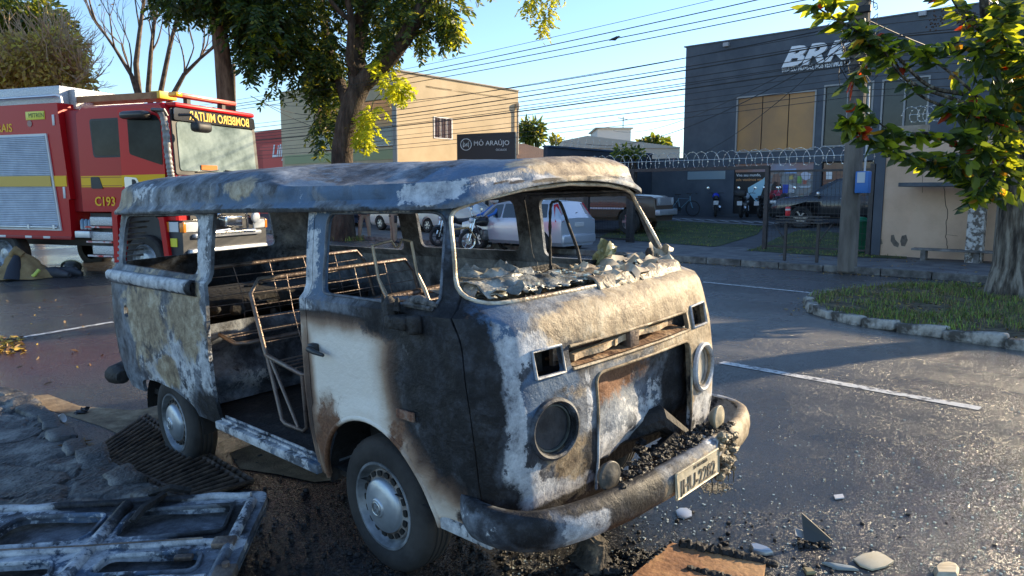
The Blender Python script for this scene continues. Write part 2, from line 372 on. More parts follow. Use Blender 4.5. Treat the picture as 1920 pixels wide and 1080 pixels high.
def paint_attrs(me,blobs=BLOBS,base=None,xf=None):
    n=len(me.vertices); neg=None
    for k in sorted(blobs,key=lambda q:q!='neg'):
        bl=blobs[k]
        vals=[0.0]*n; b0=(base or {}).get(k,0)
        for i,v in enumerate(me.vertices):
            c=v.co if xf is None else xf@v.co; a=b0
            for (p,r,s) in bl:
                d=math.sqrt(((c.x-p[0])/r[0])**2+((c.y-p[1])/r[1])**2+((c.z-p[2])/r[2])**2)
                if d<1.6:
                    t=s*(1-d*.55) if k!='a_paint' else s*(1-d*.5)
                    if t>a: a=t
            vals[i]=a if not(neg and k=='a_paint') else min(a,1.0)-neg[i]
        if k=='neg': neg=vals; continue
        at_=me.attributes.get(k) or me.attributes.new(k,'FLOAT','POINT'); at_.data.foreach_set('value',vals)
def boolean(o,c,op):
    md=o.modifiers.new('b','BOOLEAN'); md.object=c; md.operation=op; md.solver='EXACT'; return md
def finish(me,name,parent,ang=38,mats=None,blobs=BLOBS,base=None):
    me.name=name; me.materials.clear()
    for m in (mats or [BURNT,DARKIN]): me.materials.append(m)
    me.polygons.foreach_set('use_smooth',[True]*len(me.polygons)); me.set_sharp_from_angle(angle=R(ang))
    paint_attrs(me,blobs,base)
    o=bpy.data.objects.new(name,me); COL.objects.link(o); o.parent=parent; return o
van=thing('burnt_van','burnt out boxy passenger van with scorched white door and missing windows, parked at the kerb','van',M=VM)
_sh=shell_mesh().build('sh',[BURNT,DARKIN])
sol=_sh.modifiers.new('s','SOLIDIFY'); sol.thickness=.022; sol.offset=-1; sol.material_offset=1; sol.material_offset_rim=0; sol.use_even_offset=False
_c=cutter(cut_common); _c.hide_render=True
_c1=cutter(cut_front)
boolean(_sh,_c,'DIFFERENCE'); boolean(_sh,_c1,'DIFFERENCE')
base_me=evalmesh(_sh,'x'); _sh.modifiers.clear(); _sh.data=base_me
def dprism(mb,side,grow):
    cx=sum(p[0] for p in DOORP)/len(DOORP)
    P=[(p[0]+(grow if p[0]>2.5 else -grow),p[1]+(grow if p[1]>1 else -grow)) for p in DOORP]
    a,b_=(-1.2,-.4) if side<0 else (.4,1.2); mb.prism(P,a,b_)
_d=cutter(lambda mb:(dprism(mb,-1,.006),dprism(mb,1,.006)))
boolean(_sh,_d,'DIFFERENCE'); body=finish(evalmesh(_sh,'body'),'body',van); _sh.modifiers.clear()
for side in(-1,1):
    _d2=cutter(lambda mb:dprism(mb,side,0)); boolean(_sh,_d2,'INTERSECT'); dm=evalmesh(_sh,'door'); _sh.modifiers.clear()
    dr=finish(dm,'front_door',van); bpy.data.objects.remove(_d2)
    if side<0: door=dr; dr['label']='scorched white front door with a black handle and an empty window'
for o in(_sh,_c,_c1,_d): bpy.data.objects.remove(o)
# door handle with its recess plate
mb=MB(); mb.tube([(2.02,-.865,1.01),(2.03,-.89,1.012),(2.08,-.895,1.006),(2.145,-.885,.996)],[.016,.014,.012,.008],8); mb.box((2.02,-.86,1.01),(.05,.04,.045),bev=.01)
mb.build('handle',mk('handle_black',(.02,.025,.03),rough=.5),door,50)
mb=MB(); mb.box((2.70,-.862,.815),(.115,.012,.04),bev=.004); mb.build('side_marker',mk('rusty_plate',(.07,.03,.02),(.28,.20,.15),22,.8,c3=(.20,.09,.05),bump=.4),door,40)
# mirror stub and melted lump on the sill
mb=MB(); mb.box((2.72,-.87,1.205),(.13,.07,.055),bev=.012); mb.box((2.80,-.865,1.20),(.05,.05,.075),bev=.01)
mb.tube([(2.66,-.87,1.22),(2.655,-.865,1.27),(2.64,-.86,1.30)],[.03,.035,.012],7); mb.tube([(2.62,-.86,1.25),(2.60,-.86,1.31)],[.02,.006],6); mb.tube([(2.69,-.86,1.25),(2.70,-.86,1.30)],[.02,.006],6)
mb.build('mirror_mount',CHAR,door,50)
mb=MB(); mb.tube([(2.70,-.80,1.275),(2.78,-.81,1.29),(2.87,-.80,1.272)],[.02,.022,.008],7); mb.tube([(2.69,-.82,1.268),(2.86,-.82,1.262)],[.012,.01],6); mb.build('melted_sill_trim',ASH,door,50)
# door window frame lip (thin raised border) and body seams
def loop_tube(name,pts,r,mat,parent,n=6):
    mb=MB(); mb.tube(pts+[pts[0]],r,n,cap=False); return mb.build(name,mat,parent,60)
def side_y(x,z):
    w,xf,rf=itp(WT,z),itp(FT,z),itp(CT,z); xc=xf-BOW*((w-rf)/w)**2-rf
    return w if x<=xc else w-rf+math.sqrt(max(0,rf*rf-(x-xc)**2))
sy=lambda x,z,s=-1: s*(side_y(x,z)+.001)
loop_tube('window_seal',[(x,sy(x,z),z) for x,z in DWIN],.007,BURNT,door)
# wheel arch rims
for s in(-1,1):
    pts=[(2.4+.42*math.cos(a),s*(itp(WT,.315+.42*math.sin(a))+.012),.315+.42*math.sin(a)) for a in [R(5)+i*R(170)/28 for i in range(29)]]
    mb=MB(); mb.tube(pts,.013,7)
    o=mb.build('wheel_arch_lip',BURNT,door if s<0 else van,60); paint_attrs(o.data)
# windscreen seal
WS=rpoly([(-.755,1.275),(.755,1.275),(.64,1.635),(.5,1.672),(.3,1.70),(0,1.715),(-.3,1.70),(-.5,1.672),(-.64,1.635)],[.10,.10,.05,0,0,0,0,0,.05],6)
def fz_inv(z,y):
    zz=z
    for _ in range(6): zz=z-flift(3,y)*sm(1.45,1.67,zz)
    return zz
SEAL=mk('scorched_window_rim',(.30,.22,.14),(.75,.68,.55),6,.4,.1,bump=.4,bscale=60,thr=(.4,.62))
WSd=[]
for i in range(len(WS)):
    a,b_=Vector(WS[i]),Vector(WS[(i+1)%len(WS)]); k=max(1,int((b_-a).length/.05))
    for j in range(k): WSd.append(tuple(a+(b_-a)*j/k))
loop_tube('windscreen_seal',[(front_x(y,fz_inv(z,y))+.002,y,z) for y,z in WSd],.0095,SEAL,van)
# sliding rail cover on the belt line
mb=MB(); prof=[(0,-.048),(.018,-.046),(.034,-.03),(.038,-.004),(.034,.02),(.018,.036),(0,.04)]
xs=[-.93,-.88,-.7,-.3,.2,.5,.70]
vs=[];n=len(prof)
for x in xs:
    k=.35 if x<-.9 else (.8 if x<-.8 else 1); yo=.80+.035*sm(-.98,-.78,x)
    for (a,b_) in prof: vs.append((x,-(yo+a*k),1.205+b_*k))
fs=[(i*n+j,i*n+j+1,(i+1)*n+j+1,(i+1)*n+j) for i in range(len(xs)-1) for j in range(n-1)]
mb.add(vs,fs); o=mb.build('sliding_rail_cover',BURNT,van,60,fixn=False); paint_attrs(o.data,{'a_pale':[((0,-.86,1.22),(1.2,.2,.05),1.15)],'a_soot':[((.7,-.85,1.2),(.08,.2,.1),1)]})
sd_=o.modifiers.new('s','SOLIDIFY'); sd_.thickness=.004
mb=MB(); mb.box((.63,-.845,1.2),(.10,.03,.06)); mb.build('rail_carriage',CHAR,van)
# roof
def roof():
    prof=[(-.012,1.640,0),(-.034,1.642,0),(-.036,1.664,0),(-.02,1.682,0),(-.006,1.70,0)]
    prof+=[(.0+.02*i/4,1.71+.025*i,1) for i in range(1,5)]
    prof+=[(.04,1.832,1),(.07,1.852,.6),(.11,1.868,.2),(.16,1.878,0),(.24,1.886,0),(.34,1.893,0),(.45,1.897,0),(.56,1.90,0),(.66,1.90,0)]
    mb=MB(); n=None
    for (ins,z,pn) in prof:
        w=.75-ins; xf=2.90-ins*1.0; xr=-.90+ins*1.0
        rf=max(.05,.30-ins*.4)
        O=outline(w,xf,xr,rf,max(.05,.24-ins*.3),.08*w/.75,ns=110,nc=10,nf=34); n=len(O)
        for (x,y,k) in O:
            zz=z; t=min(1,max(0,(z-1.64)/.26)) if z<1.9 else 1
            zz+=flift(x,y)*(1-sm(1.68,1.86,z)*.75)*(1 if z<1.87 else .6)
            # roof height falls towards the front, rises at the rear
            zz-= t*.055*sm(.6,3.0,x)
            dd=0
            if pn and k==0:   # recessed side panels between ribs
                def pan(a,b_): return sm(a,a+.03,x)*(1-sm(b_-.03,b_,x))
                vv=sm(1.712,1.735,z)*(1-sm(1.815,1.835,z))
                dd=-.022*vv*max(pan(.82,1.74),pan(1.90,2.62),pan(-.35,.62)*.5)
                y+=math.copysign(dd,y)
            if y<0 and z>1.75:  # collapsed, heat-warped shoulder on the kerb side
                g=sm(1.2,2.0,x)*(1-sm(2.75,2.95,x)*.7)
                q=sm(-.12,-.52,y) if y<-.12 else 0
                zz-=.10*g*q*sm(1.77,1.87,z)
            zz+=(.010*ns3(x,y,z,3.3)+.006*ns3(x,y,z,9))*sm(1.8,1.88,z)
            if k==0 or k==1: y+=.003*ns3(x,y,z,4)*sm(1.7,1.75,z)
            mb.v.append((x,y,zz))
    L_=len(prof)
    for j in range(L_-1):
        for i in range(n):
            i2=(i+1)%n; mb.f.append((j*n+i,j*n+i2,(j+1)*n+i2,(j+1)*n+i))
    # close the crown
    top=[(L_-1)*n+i for i in range(n)]; mb.f.append(tuple(top)); mb.m=[0]*len(mb.f)
    o=mb.build('roof',[BURNT,DARKIN],van,60); RB={'a_blue':.42}
    s=o.modifiers.new('s','SOLIDIFY'); s.thickness=.012; s.offset=-1; s.material_offset=1
    paint_attrs(o.data,{'a_pale':[((2.74,-.76,1.71),(.13,.2,.05),1.25),((-.3,-.75,1.8),(.4,.2,.1),.6),((2.3,-.5,1.86),(.7,.25,.06),.5),((1.82,-.74,1.75),(.06,.2,.12),.5),((2.9,0,1.745),(.2,.8,.02),.8)],
      'a_blue':[((2.75,-.45,1.80),(.35,.45,.12),1.3),((2.5,-.72,1.74),(.5,.2,.1),1.1),((1.8,-.75,1.75),(.2,.2,.2),1.1),((2.2,-.6,1.86),(.6,.2,.08),1.1),((1.3,-.75,1.71),(1,.2,.03),.9)],
      'a_tan':[((2.86,.15,1.80),(.2,.55,.07),1.1),((1.3,-.76,1.78),(.4,.2,.08),.6),((2.25,-.75,1.79),(.22,.2,.06),.6),((-.6,-.7,1.75),(.3,.3,.1),.9),((.3,-.75,1.8),(.4,.2,.08),.5)],
      'a_soot':[((1,-.78,1.645),(2,.1,.02),1.0),((2.9,0,1.735),(.2,.8,.012),.9),((.35,-.76,1.8),(.15,.2,.07),.7)],'a_rust':[((1.3,-.75,1.8),(.4,.2,.1),.35)]},base=RB)
    return o
roof()
mb=MB()  # inner roof bows
for x in(.0,.75,1.9,2.6): mb.box((x,0,1.70),(.05,1.25,.03))
mb.build('roof_bow',DARKIN,van)
# headlights
mb=MB()
for s in(-1,1):
    mb=MB(); cx_=front_x(.565,.785)
    T=Matrix.Rotation(R(s*9),4,'Z')
    prof=[(.124,-.004),(.122,.012),(.112,.018),(.104,.012),(.101,-.01),(.096,-.03)]
    c=(cx_+.0,s*.565,.785)
    mb.lathe(prof,'X',40,c=c,M=T,cap=False); o=mb.build('headlight',BURNT,van,40); paint_attrs(o.data,{'a_soot':[((3.25,-.565,.785),(.2,.13,.13),1.0)],'a_pale':[((3.25,.565,.785),(.2,.2,.2),1.3)]})
    m2=MB(); m2.lathe([(.097,-.004),(.094,.002),(.088,.002),(.086,-.006)],'X',36,c=(c[0]-.012,c[1],c[2]),M=T,cap=False)
    m2.build('headlight_ring',mk('burnt_chrome_ring' if s<0 else 'grey_chrome_ring',(.03,.035,.035) if s<0 else (.25,.24,.22),(.16,.18,.17) if s<0 else (.5,.47,.42),8,.4,.5) ,o,50)
    m2=MB(); r0=.086; m2.lathe([(r0,-.02),(r0*.93,-.032),(r0*.7,-.055),(r0*.4,-.072),(.012,-.08),(.010,-.06),(0.0001,-.058)],'X',30,c=c,M=T)
    m2.build('reflector_bowl',mk('sooty_bowl' if s<0 else 'grey_bowl',(.02,.022,.028) if s<0 else (.35,.33,.29),(.07,.075,.09) if s<0 else (.6,.56,.48),7,.35,.4,bump=.15),o,60)
# indicator boxes, grille tray and slats
for s in(-1,1):
    mb=MB(); ya,yb=(s*.635,s*.485)
    P=[(ya,.995),(yb,.995),(yb,1.098),(ya,1.098)]
    fp=[(front_x(y,z)+.004,y,z) for y,z in P]
    mb.tube([fp[0],fp[1],fp[2],fp[3],fp[0]],.007,6); o=mb.build('indicator_frame',BURNT,van,60); paint_attrs(o.data,{'a_pale':[((3.2,0,1),(1,1,1),1.1)]})
    mb=MB(); mb.box((3.10,s*.56,1.045),(.02,.18,.14)); mb.build('indicator_housing',CHAR,o)
mb=MB()
for z,dx in((.995,.0),(1.085,.0)):
    mb.tube([(front_x(y,z)+.003,y,z) for y in [-.44+.88*i/20 for i in range(21)]],.007,6)
o=mb.build('grille_frame',BURNT,van,60); paint_attrs(o.data,{'a_tan':[((3.2,0,1),(1,1,1),1.1)]})
TAN=mk('burnt_tan_metal',(.30,.22,.13),(.62,.52,.38),6,.6,.1,bump=.4,bscale=40,c3=(.45,.34,.22))
RUSTY=mk('rusted_tray',(.10,.045,.02),(.42,.30,.18),9,.8,bump=.5,bscale=40,c3=(.22,.12,.06))
mb=MB()
vs=[];m_=24
for i in range(m_+1):
    y=-.43+.86*i/m_; x=front_x(y,1.0)-.004; vs+= [(x,y,1.003),(x-.13,y,1.02+.006*math.sin(i*1.7)),(x-.15,y,1.02),(x-.15,y,1.005)]
mb.add(vs,[(i*4+k,i*4+(k+1)%4,(i+1)*4+(k+1)%4,(i+1)*4+k) for i in range(m_) for k in range(4)])
mb.build('air_tray',RUSTY,van,50)
mb=MB()
for a,b_,za,zb in((-.40,-.12,1.028,1.045),(-.14,.14,1.04,1.075),(.0,.30,1.05,1.05)):
    k=8; vs=[]
    for i in range(k+1):
        y=a+(b_-a)*i/k; z=za+(zb-za)*i/k; x=front_x(y,z)-.02-.01*math.sin(i); vs+=[(x,y,z-.013),(x,y,z+.013),(x-.03,y,z+.016),(x-.03,y,z-.01)]
    mb.add(vs,[(i*4+q,i*4+(q+1)%4,(i+1)*4+(q+1)%4,(i+1)*4+q) for i in range(k) for q in range(4)]+[(0,1,2,3),(k*4+3,k*4+2,k*4+1,k*4)])
mb.build('grille_slat',TAN,van,50)
mb=MB(); mb.box((3.22,-.02,1.045),(.06,.07,.09),bev=.008); mb.box((3.14,0,1.045),(.02,.9,.10)); mb.build('grille_bracket',STEEL,van,40)
# rim round the big front opening
mb=MB(); P=rpoly([(-.325,.46),(-.315,.95),(.425,.95),(.435,.46)],[0,.05,.05,0],5)
dn=[]
for i in range(len(P)-1):
    a,b_=Vector(P[i]),Vector(P[i+1]); k=max(1,int((b_-a).length/.06))
    for j in range(k): dn.append(a+(b_-a)*j/k)
dn.append(Vector(P[-1]))
mb.tube([(front_x(p.x,p.y)+.004,p.x,p.y) for p in dn],.0065,6); o=mb.build('front_opening_rim',BURNT,van,60); paint_attrs(o.data,{'a_tan':[((3.2,.2,.9),(1,.8,.3),1.1)],'a_pale':[((3.2,-.3,.7),(1,.2,.4),.9)]})
# crumpled inner front panel behind the opening
mb=MB(); vs=[];A,B=26,20
for i in range(A+1):
    for j in range(B+1):
        y=-.40+.90*i/A; z=.50+.50*j/B
        x=3.175+.022*math.sin(y*9+z*5)+.028*ns3(0,y,z,5)+.012*ns3(1,y,z,14)-.05*sm(.62,.5,z)
        zz=z+(.09*abs(ns3(2,y,0,4))+.02*ns3(3,y,0,15)+.10*sm(-.05,.3,y)*(1-j/B)) if j==0 else z
        vs.append((x,y,min(zz,z+.1)))
mb.add(vs,[(i*(B+1)+j,(i+1)*(B+1)+j,(i+1)*(B+1)+j+1,i*(B+1)+j+1) for i in range(A) for j in range(B)])
o=mb.build('inner_front_panel',BURNT,van,50); paint_attrs(o.data,{'a_rust':[((3.1,-.2,.90),(.2,.35,.12),1.25),((3.1,-.3,.66),(.2,.1,.2),.8)],'a_pale':[((3.1,-.15,.57),(.2,.3,.07),1.1),((3.1,.15,.68),(.2,.25,.2),.7)],'a_blue':[((3.1,.1,.75),(.2,.3,.2),.7)],'a_soot':[((3.1,.4,.75),(.2,.1,.4),1.1),((3.1,.3,.9),(.2,.2,.1),.8)]})
s=o.modifiers.new('s','SOLIDIFY'); s.thickness=.004
# chassis nose, steering parts seen in the gap
mb=MB(); mb.box((2.95,0,.42),(.10,1.4,.10)); mb.box((3.2,.1,.36),(.10,.12,.12),bev=.01); mb.tube([(3.1,-.25,.44),(3.22,.0,.40),(3.25,.3,.50)],.03,8)
mb.tube([(3.0,.05,.5),(3.2,.25,.6),(3.22,.4,.48)],[.05,.06,.04],8); mb.build('front_crossmember',CHAR,van,40)
# bumper
BP=[(2.985,-.835),(3.10,-.868),(3.22,-.862),(3.31,-.82),(3.375,-.73),(3.425,-.58),(3.455,-.38),(3.47,0)]
BP=BP+[(x,-y) for x,y in BP[-2::-1]]
def csp(P,k=4):
    out=[]
    for i in range(len(P)-1):
        p0=Vector(P[max(i-1,0)]);p1=Vector(P[i]);p2=Vector(P[i+1]);p3=Vector(P[min(i+2,len(P)-1)])
        for j in range(k):
            t=j/k; out.append(.5*((2*p1)+(p2-p0)*t+(2*p0-5*p1+4*p2-p3)*t*t+(3*p1-p0-3*p2+p3)*t**3))
    out.append(Vector(P[-1])); return out
path=csp(BP,5); prof=[(-.03,.085),(-.005,.088),(.018,.07),(.03,.035),(.033,0),(.028,-.04),(.01,-.078),(-.03,-.09)]
mb=MB(); vs=[];n=len(prof)
for i,p in enumerate(path):
    t=(path[min(i+1,len(path)-1)]-path[max(i-1,0)]).normalized(); nn=Vector((t.y,-t.x))
    e=min(1,(min(i,len(path)-1-i)+1)/5)
    for (a,b_) in prof:
        q=p+nn*(a*e+.004*ns3(p.x,p.y,b_,8)); vs.append((q.x,q.y,.478+b_*.86*(.72+.28*e)+.01*(1-e)))
mb.add(vs,[(i*n+j,i*n+j+1,(i+1)*n+j+1,(i+1)*n+j) for i in range(len(path)-1) for j in range(n-1)])
bmp=mb.build('front_bumper',BURNT,van,70,fixn=False)
paint_attrs(bmp.data,{'a_pale':[((3.40,-.60,.48),(.2,.10,.14),1.45),((3.15,-.86,.45),(.2,.2,.1),.5),((3.3,.6,.48),(.4,.35,.2),1.2)],'a_soot':[((3.31,-.80,.50),(.10,.1,.10),1.1),((3.45,-.36,.5),(.2,.16,.3),1.3),((3.44,-.5,.56),(.2,.3,.05),1),((3.2,-.9,.55),(.3,.1,.04),.7),((3.45,.38,.53),(.1,.07,.1),1.0)],'a_tan':[((3.45,.0,.42),(.2,.25,.12),1.0),((3.4,.55,.5),(.3,.3,.2),1.0)],'a_blue':[((3.2,-.86,.46),(.3,.2,.12),.4)]})
s=bmp.modifiers.new('s','SOLIDIFY'); s.thickness=.006
# rubber-faced lamps on the bumper
for s,(fy,fzz) in((-1,(-.43,.590)),(1,(.43,.590))):
    mb=MB(); T=Matrix.Rotation(R(s*6),4,'Z')
    mb.lathe([(.0001,-.04),(.025,-.04),(.045,-.025),(.055,-.008),(.059,-.004),(.059,.004),(.055,.007),(.050,.006),(.03,.014),(.0001,.017)],'X',26,c=(3.40,fy,fzz),M=T)
    mb.tube([(3.395,fy,fzz-.05),(3.40,fy,fzz-.085)],.018,8)
    mb.build('bumper_lamp',mk('lamp_sooty' if s<0 else 'lamp_tan',(.03,.028,.026) if s<0 else (.30,.26,.18),(.11,.10,.085) if s<0 else (.48,.42,.30),8,.5,bump=.2,bscale=40),van,60)
# charred goo over the bumper
mb=MB(); rg=random.Random(3)
def lump(mb,c,r,n=9,m=6,k=.35,mi=0,sq=.7,seed=0):
    vs=[];c=Vector(c)
    for i in range(m+1):
        a=PI*i/m
        for j in range(n):
            b_=2*PI*j/n; d=Vector((math.sin(a)*math.cos(b_),math.sin(a)*math.sin(b_),math.cos(a)*sq))
            q=1+k*mnoise.noise(d*1.8+Vector((seed*3.7,c.x*5,c.y*5)))+k*.6*mnoise.noise(d*5+Vector((seed*1.7,c.x*9,3)))
            vs.append(c+Vector((d.x*r,d.y*r,d.z*r))*q)
    mb.add(vs,[(i*n+j,i*n+(j+1)%n,(i+1)*n+(j+1)%n,(i+1)*n+j) for i in range(m) for j in range(n)],mi)
for i in range(380):
    y=-.42+.92*rg.random()**.8; x=3.33+.12*rg.random(); z=.540+.012*rg.random()
    lump(mb,(x,y,z),.005+.013*rg.random()**2,7,5,.7,seed=i)
for i in range(16): lump(mb,(3.14+.12*rg.random(),.05+.36*rg.random(),.44+.07*rg.random()),.02+.025*rg.random(),12,8,.6,seed=i+200)
mb.build('charred_residue',mk('wet_char',(.008,.008,.008),(.10,.085,.07),22,.45,bump=1,bscale=70,thr=(.5,.8)),bmp,50)
mb=MB(); rg=random.Random(9)
for i in range(60):
    a=rg.random(); y=.27+.14*rg.random(); z=.565-.20*a; x=3.50-.02*abs(a-.5)
    lump(mb,(x-.02*(y-.1),y,z),.012+.014*rg.random(),8,5,.7,seed=i)
for i in range(5):
    y=.20+.05*i; mb.tube([(3.485,y,.42),(3.49,y+.005,.36),(3.488,y,.32-.02*(i%3))],[.006,.004,.0015],5)
mb.build('dripped_plastic',mk('tan_drip',(.05,.04,.03),(.42,.34,.22),18,.5,bump=.8,bscale=60,thr=(.4,.62)),bmp,50)
# licence plate
pl=MB(); PM=Matrix.Translation((3.504,.055,.465))@Matrix.Rotation(R(1),4,'Z')@Matrix.Scale(.93,4)
pl.prism(rpoly([(-.2,-.065),(.2,-.065),(.2,.065),(-.2,.065)],.012,3),-.002,.002,'YZ',M=PM)
plate=pl.build('licence_plate',mk('scorched_plate',(.34,.29,.20),(.66,.59,.44),7,.5,.2,bump=.2,thr=(.3,.6)),van,40); plate['label']='scorched grey licence plate with black characters'
mb=MB(); mb.tube([tuple(PM@Vector((.003,p[0],p[1]))) for p in rpoly([(-.195,-.06),(.195,-.06),(.195,.06),(-.195,.06)],.012,3)+[(-.183,-.06)]],.003,5); mb.build('plate_edge',mk('scorched_plate',(.5,.5,.5)),plate,60)
INK=mk('faded_black_ink',(.03,.028,.025),(.26,.22,.17),26,.6,thr=(.42,.66))
PF=PM@frame((.004,0,0),(0,1,0))
text('plate_number','JHU-2282',.094,.0012,INK,plate,PF@Matrix.Translation((0,-.020,0))@Matrix.Scale(.86,4,(1,0,0)),off=.0014)
text('plate_city','DF-BRASILIA',.024,.0008,INK,plate,PF@Matrix.Translation((.02,.042,0)))
# wheels
def wheel(loc,side,flat=0,lab=None,ang=0):
    wt=bpy.data.objects.new('wheel',None); COL.objects.link(wt); wt.parent=van; wt.location=loc
    s=side; mb=MB(); Rr=.315; W=.178
    prof=[(.192,W/2-.012),(.205,W/2-.002),(.235,W/2+.006),(.27,W/2+.004),(.296,W/2-.008),(.309,W/2-.022),(.314,W/2-.035)]
    n=96; vs=[];half=prof+[(Rr,.045),(Rr,.037),(Rr-.006,.034),(Rr-.006,.026),(Rr,.023),(Rr,.006),(Rr-.006,.003)]
    full=half+[(r,-h) for r,h in half[::-1]]
    m=len(full)
    for k in range(n):
        a=2*PI*k/n
        for (r,h) in full:
            rr=r
            if r>.30 and abs(h)>.045: rr=r-.005*(k%2)
            x,z=rr*math.cos(a),rr*math.sin(a)
            hh=h
            if flat:
                lim=-Rr+flat
                if z<lim: hh*=1+.25*(1-(r-.19)/.13)+.9*(lim-z)/.1*.5; z=lim+(z-lim)*.06
                elif z<lim+.08: hh*=1+.22*(1-(z-lim)/.08)
            vs.append((x,s*hh,z))
    mb.add(vs,[(k*m+j,k*m+j+1,((k+1)%n)*m+j+1,((k+1)%n)*m+j) for k in range(n) for j in range(m-1)])
    mb.build('tyre',RUB,wt,35)
    mb=MB(); mb.lathe([(.205,s*(W/2-.006)),(.203,s*(W/2+.001)),(.192,s*(W/2+.001)),(.186,s*(W/2-.012)),(.178,s*(W/2-.035)),(.165,s*(W/2-.045)),(.160,s*(W/2-.030)),(.13,s*(W/2-.018)),(.10,s*(W/2-.022)),(.05,s*(W/2-.03)),(.0001,s*(W/2-.03)),],'Y',48,cap=False)
    mb.lathe([(.192,-s*.07),(.175,-s*.02),(.176,s*.045)],'Y',40)
    rm=mb.build('rim',RIM,wt,40)
    mb=MB(); mb.lathe([(.168,s*(W/2-.043)),(.163,s*(W/2-.026)),(.13,s*(W/2-.0145)),(.10,s*(W/2-.018))],'Y',48,cap=False); ds=mb.build('wheel_disc',mk('rusty_wheel_disc',(.05,.035,.028),(.36,.35,.34),9,.55,.3,c3=(.20,.17,.15),bump=.3,thr=(.35,.62)),rm,40)
    for k in range(18):
        a=2*PI*k/18; mb=MB(); c=Vector((.146*math.cos(a),s*(W/2-.0185),.146*math.sin(a)));T=Matrix.Translation(c)@Matrix.Rotation(-a,4,'Y')
        mb.prism(rpoly([(-.012,-.016),(.012,-.016),(.012,.016),(-.012,.016)],.008,2),-.004,.004,'XZ',M=T)
        mb.v=[tuple(Matrix.Translation(-c)@Vector(v)) for v in mb.v]; so=mb.build('rim_slot',mk('slot_black',(.006,.006,.006)),rm); so.location=c
    mb=MB(); h=W/2-.018
    mb.lathe([(.128,s*h),(.124,s*(h+.016)),(.115,s*(h+.024)),(.085,s*(h+.034)),(.045,s*(h+.042)),(.042,s*(h+.048)),(.036,s*(h+.050)),(.0001,s*(h+.050))],'Y',44)
    cp=mb.build('hubcap',mk('dull_aluminium_cap',(.26,.30,.34),(.50,.54,.58),5,.35,.6,bump=.06,thr=(.3,.7),rvar=.08),wt,50)
    mb=MB(); yy=s*(h+.052)
    mb.tube([(.030*math.cos(a),yy,.030*math.sin(a)) for a in [i*PI/12 for i in range(25)]],.0022,5)
    mb.tube([(-.012,yy,.026),(-.0,yy,.003),(.012,yy,.026)],.0022,5); mb.tube([(-.026,yy,.012),(-.013,yy,-.024),(0,yy,-.002),(.013,yy,-.024),(.026,yy,.012)],.0022,5)
    mb.build('emblem',mk('dull_chrome',(.5,.5,.5)),cp,60)
    if lab: wt['label']=lab
    wt.rotation_euler=(0,ang,0) if not flat else (0,0,0)
    return wt
wheel((2.4,-.715,.315),-1,ang=R(20),lab='front wheel on the kerb side with inflated tyre and dull hubcap')
wheel((0,-.715,.223),-1,flat=.055,lab='rear wheel on the kerb side with a flat sagging tyre')
wheel((2.4,.715,.27),1); wheel((0,.715,.26),1)
# inner wheel houses, floor, sills, engine deck
for s in(-1,1):
    mb=MB()
    pts=[(2.4+.43*math.cos(a),.315+.43*math.sin(a)) for a in [i*PI/16 for i in range(17)]]
    vs=[(x,s*.80,z) for x,z in pts]+[(x,s*.50,z) for x,z in pts]; mb.add(vs,[(i,i+1,18+i,17+i) for i in range(16)]+[tuple(range(17,34))])
    pts=[(0+.48*math.cos(a),.24+.36*math.sin(a)) for a in [i*PI/16 for i in range(17)]]
    vs=[(x,s*.80,z) for x,z in pts]+[(x,s*.48,z) for x,z in pts]; mb.add(vs,[(i,i+1,18+i,17+i) for i in range(16)]+[tuple(range(17,34))])
    mb.build('inner_wheel_house',DARKIN,van)
mb=MB(); vs=[];A,B=40,20
for i in range(A+1):
    for j in range(B+1):
        x=.45+2.3*i/A; y=-.80+1.6*j/B; vs.append((x,y,.40+.012*ns3(x,y,0,9)+.008*ns3(x,y,1,25)))
mb.add(vs,[(i*(B+1)+j,(i+1)*(B+1)+j,(i+1)*(B+1)+j+1,i*(B+1)+j+1) for i in range(A) for j in range(B)])
mb.box((1.2,0,.36),(3.4,1.5,.04)); mb.build('floor',DARKIN,van,60)
mb=MB(); mb.box((1.34,-.805,.375),(1.15,.07,.05),bev=.008); mb.box((1.34,-.80,.405),(1.12,.012,.014)); mb.box((1.34,-.775,.41),(1.12,.008,.02))
o=mb.build('door_sill',BURNT,van,40); paint_attrs(o.data,{'a_pale':[((1.3,-.8,.4),(1,.3,.3),.8)],'a_blue':[((1.3,-.8,.4),(1,.3,.3),.7)]})
mb=MB(); mb.box((2.97,-.775,.375),(.30,.09,.06),bev=.01); o=mb.build('cab_step',BURNT,van,40); paint_attrs(o.data,{'a_pale':[((3,-.8,.4),(.5,.3,.3),.8)]})
mb=MB(); mb.box((-.25,0,.86),(1.35,1.5,.04)); mb.box((.42,0,.63),(.03,1.5,.46)); mb.box((-.2,0,.98),(.9,1.1,.12),bev=.03)
for i in range(140): lump(mb,(-.75+1.15*rnd.random(),-.65+1.3*rnd.random(),.90+.12*rnd.random()),.02+.05*rnd.random(),7,4,.5,seed=i)
mb.build('engine_deck',DARKIN,van,50)
mb=MB(); mb.box((1.97,0,.62),(.03,1.5,.42)); mb.box((1.97,.35,.95),(.03,.8,.3)); mb.build('bulkhead',BURNT,van)
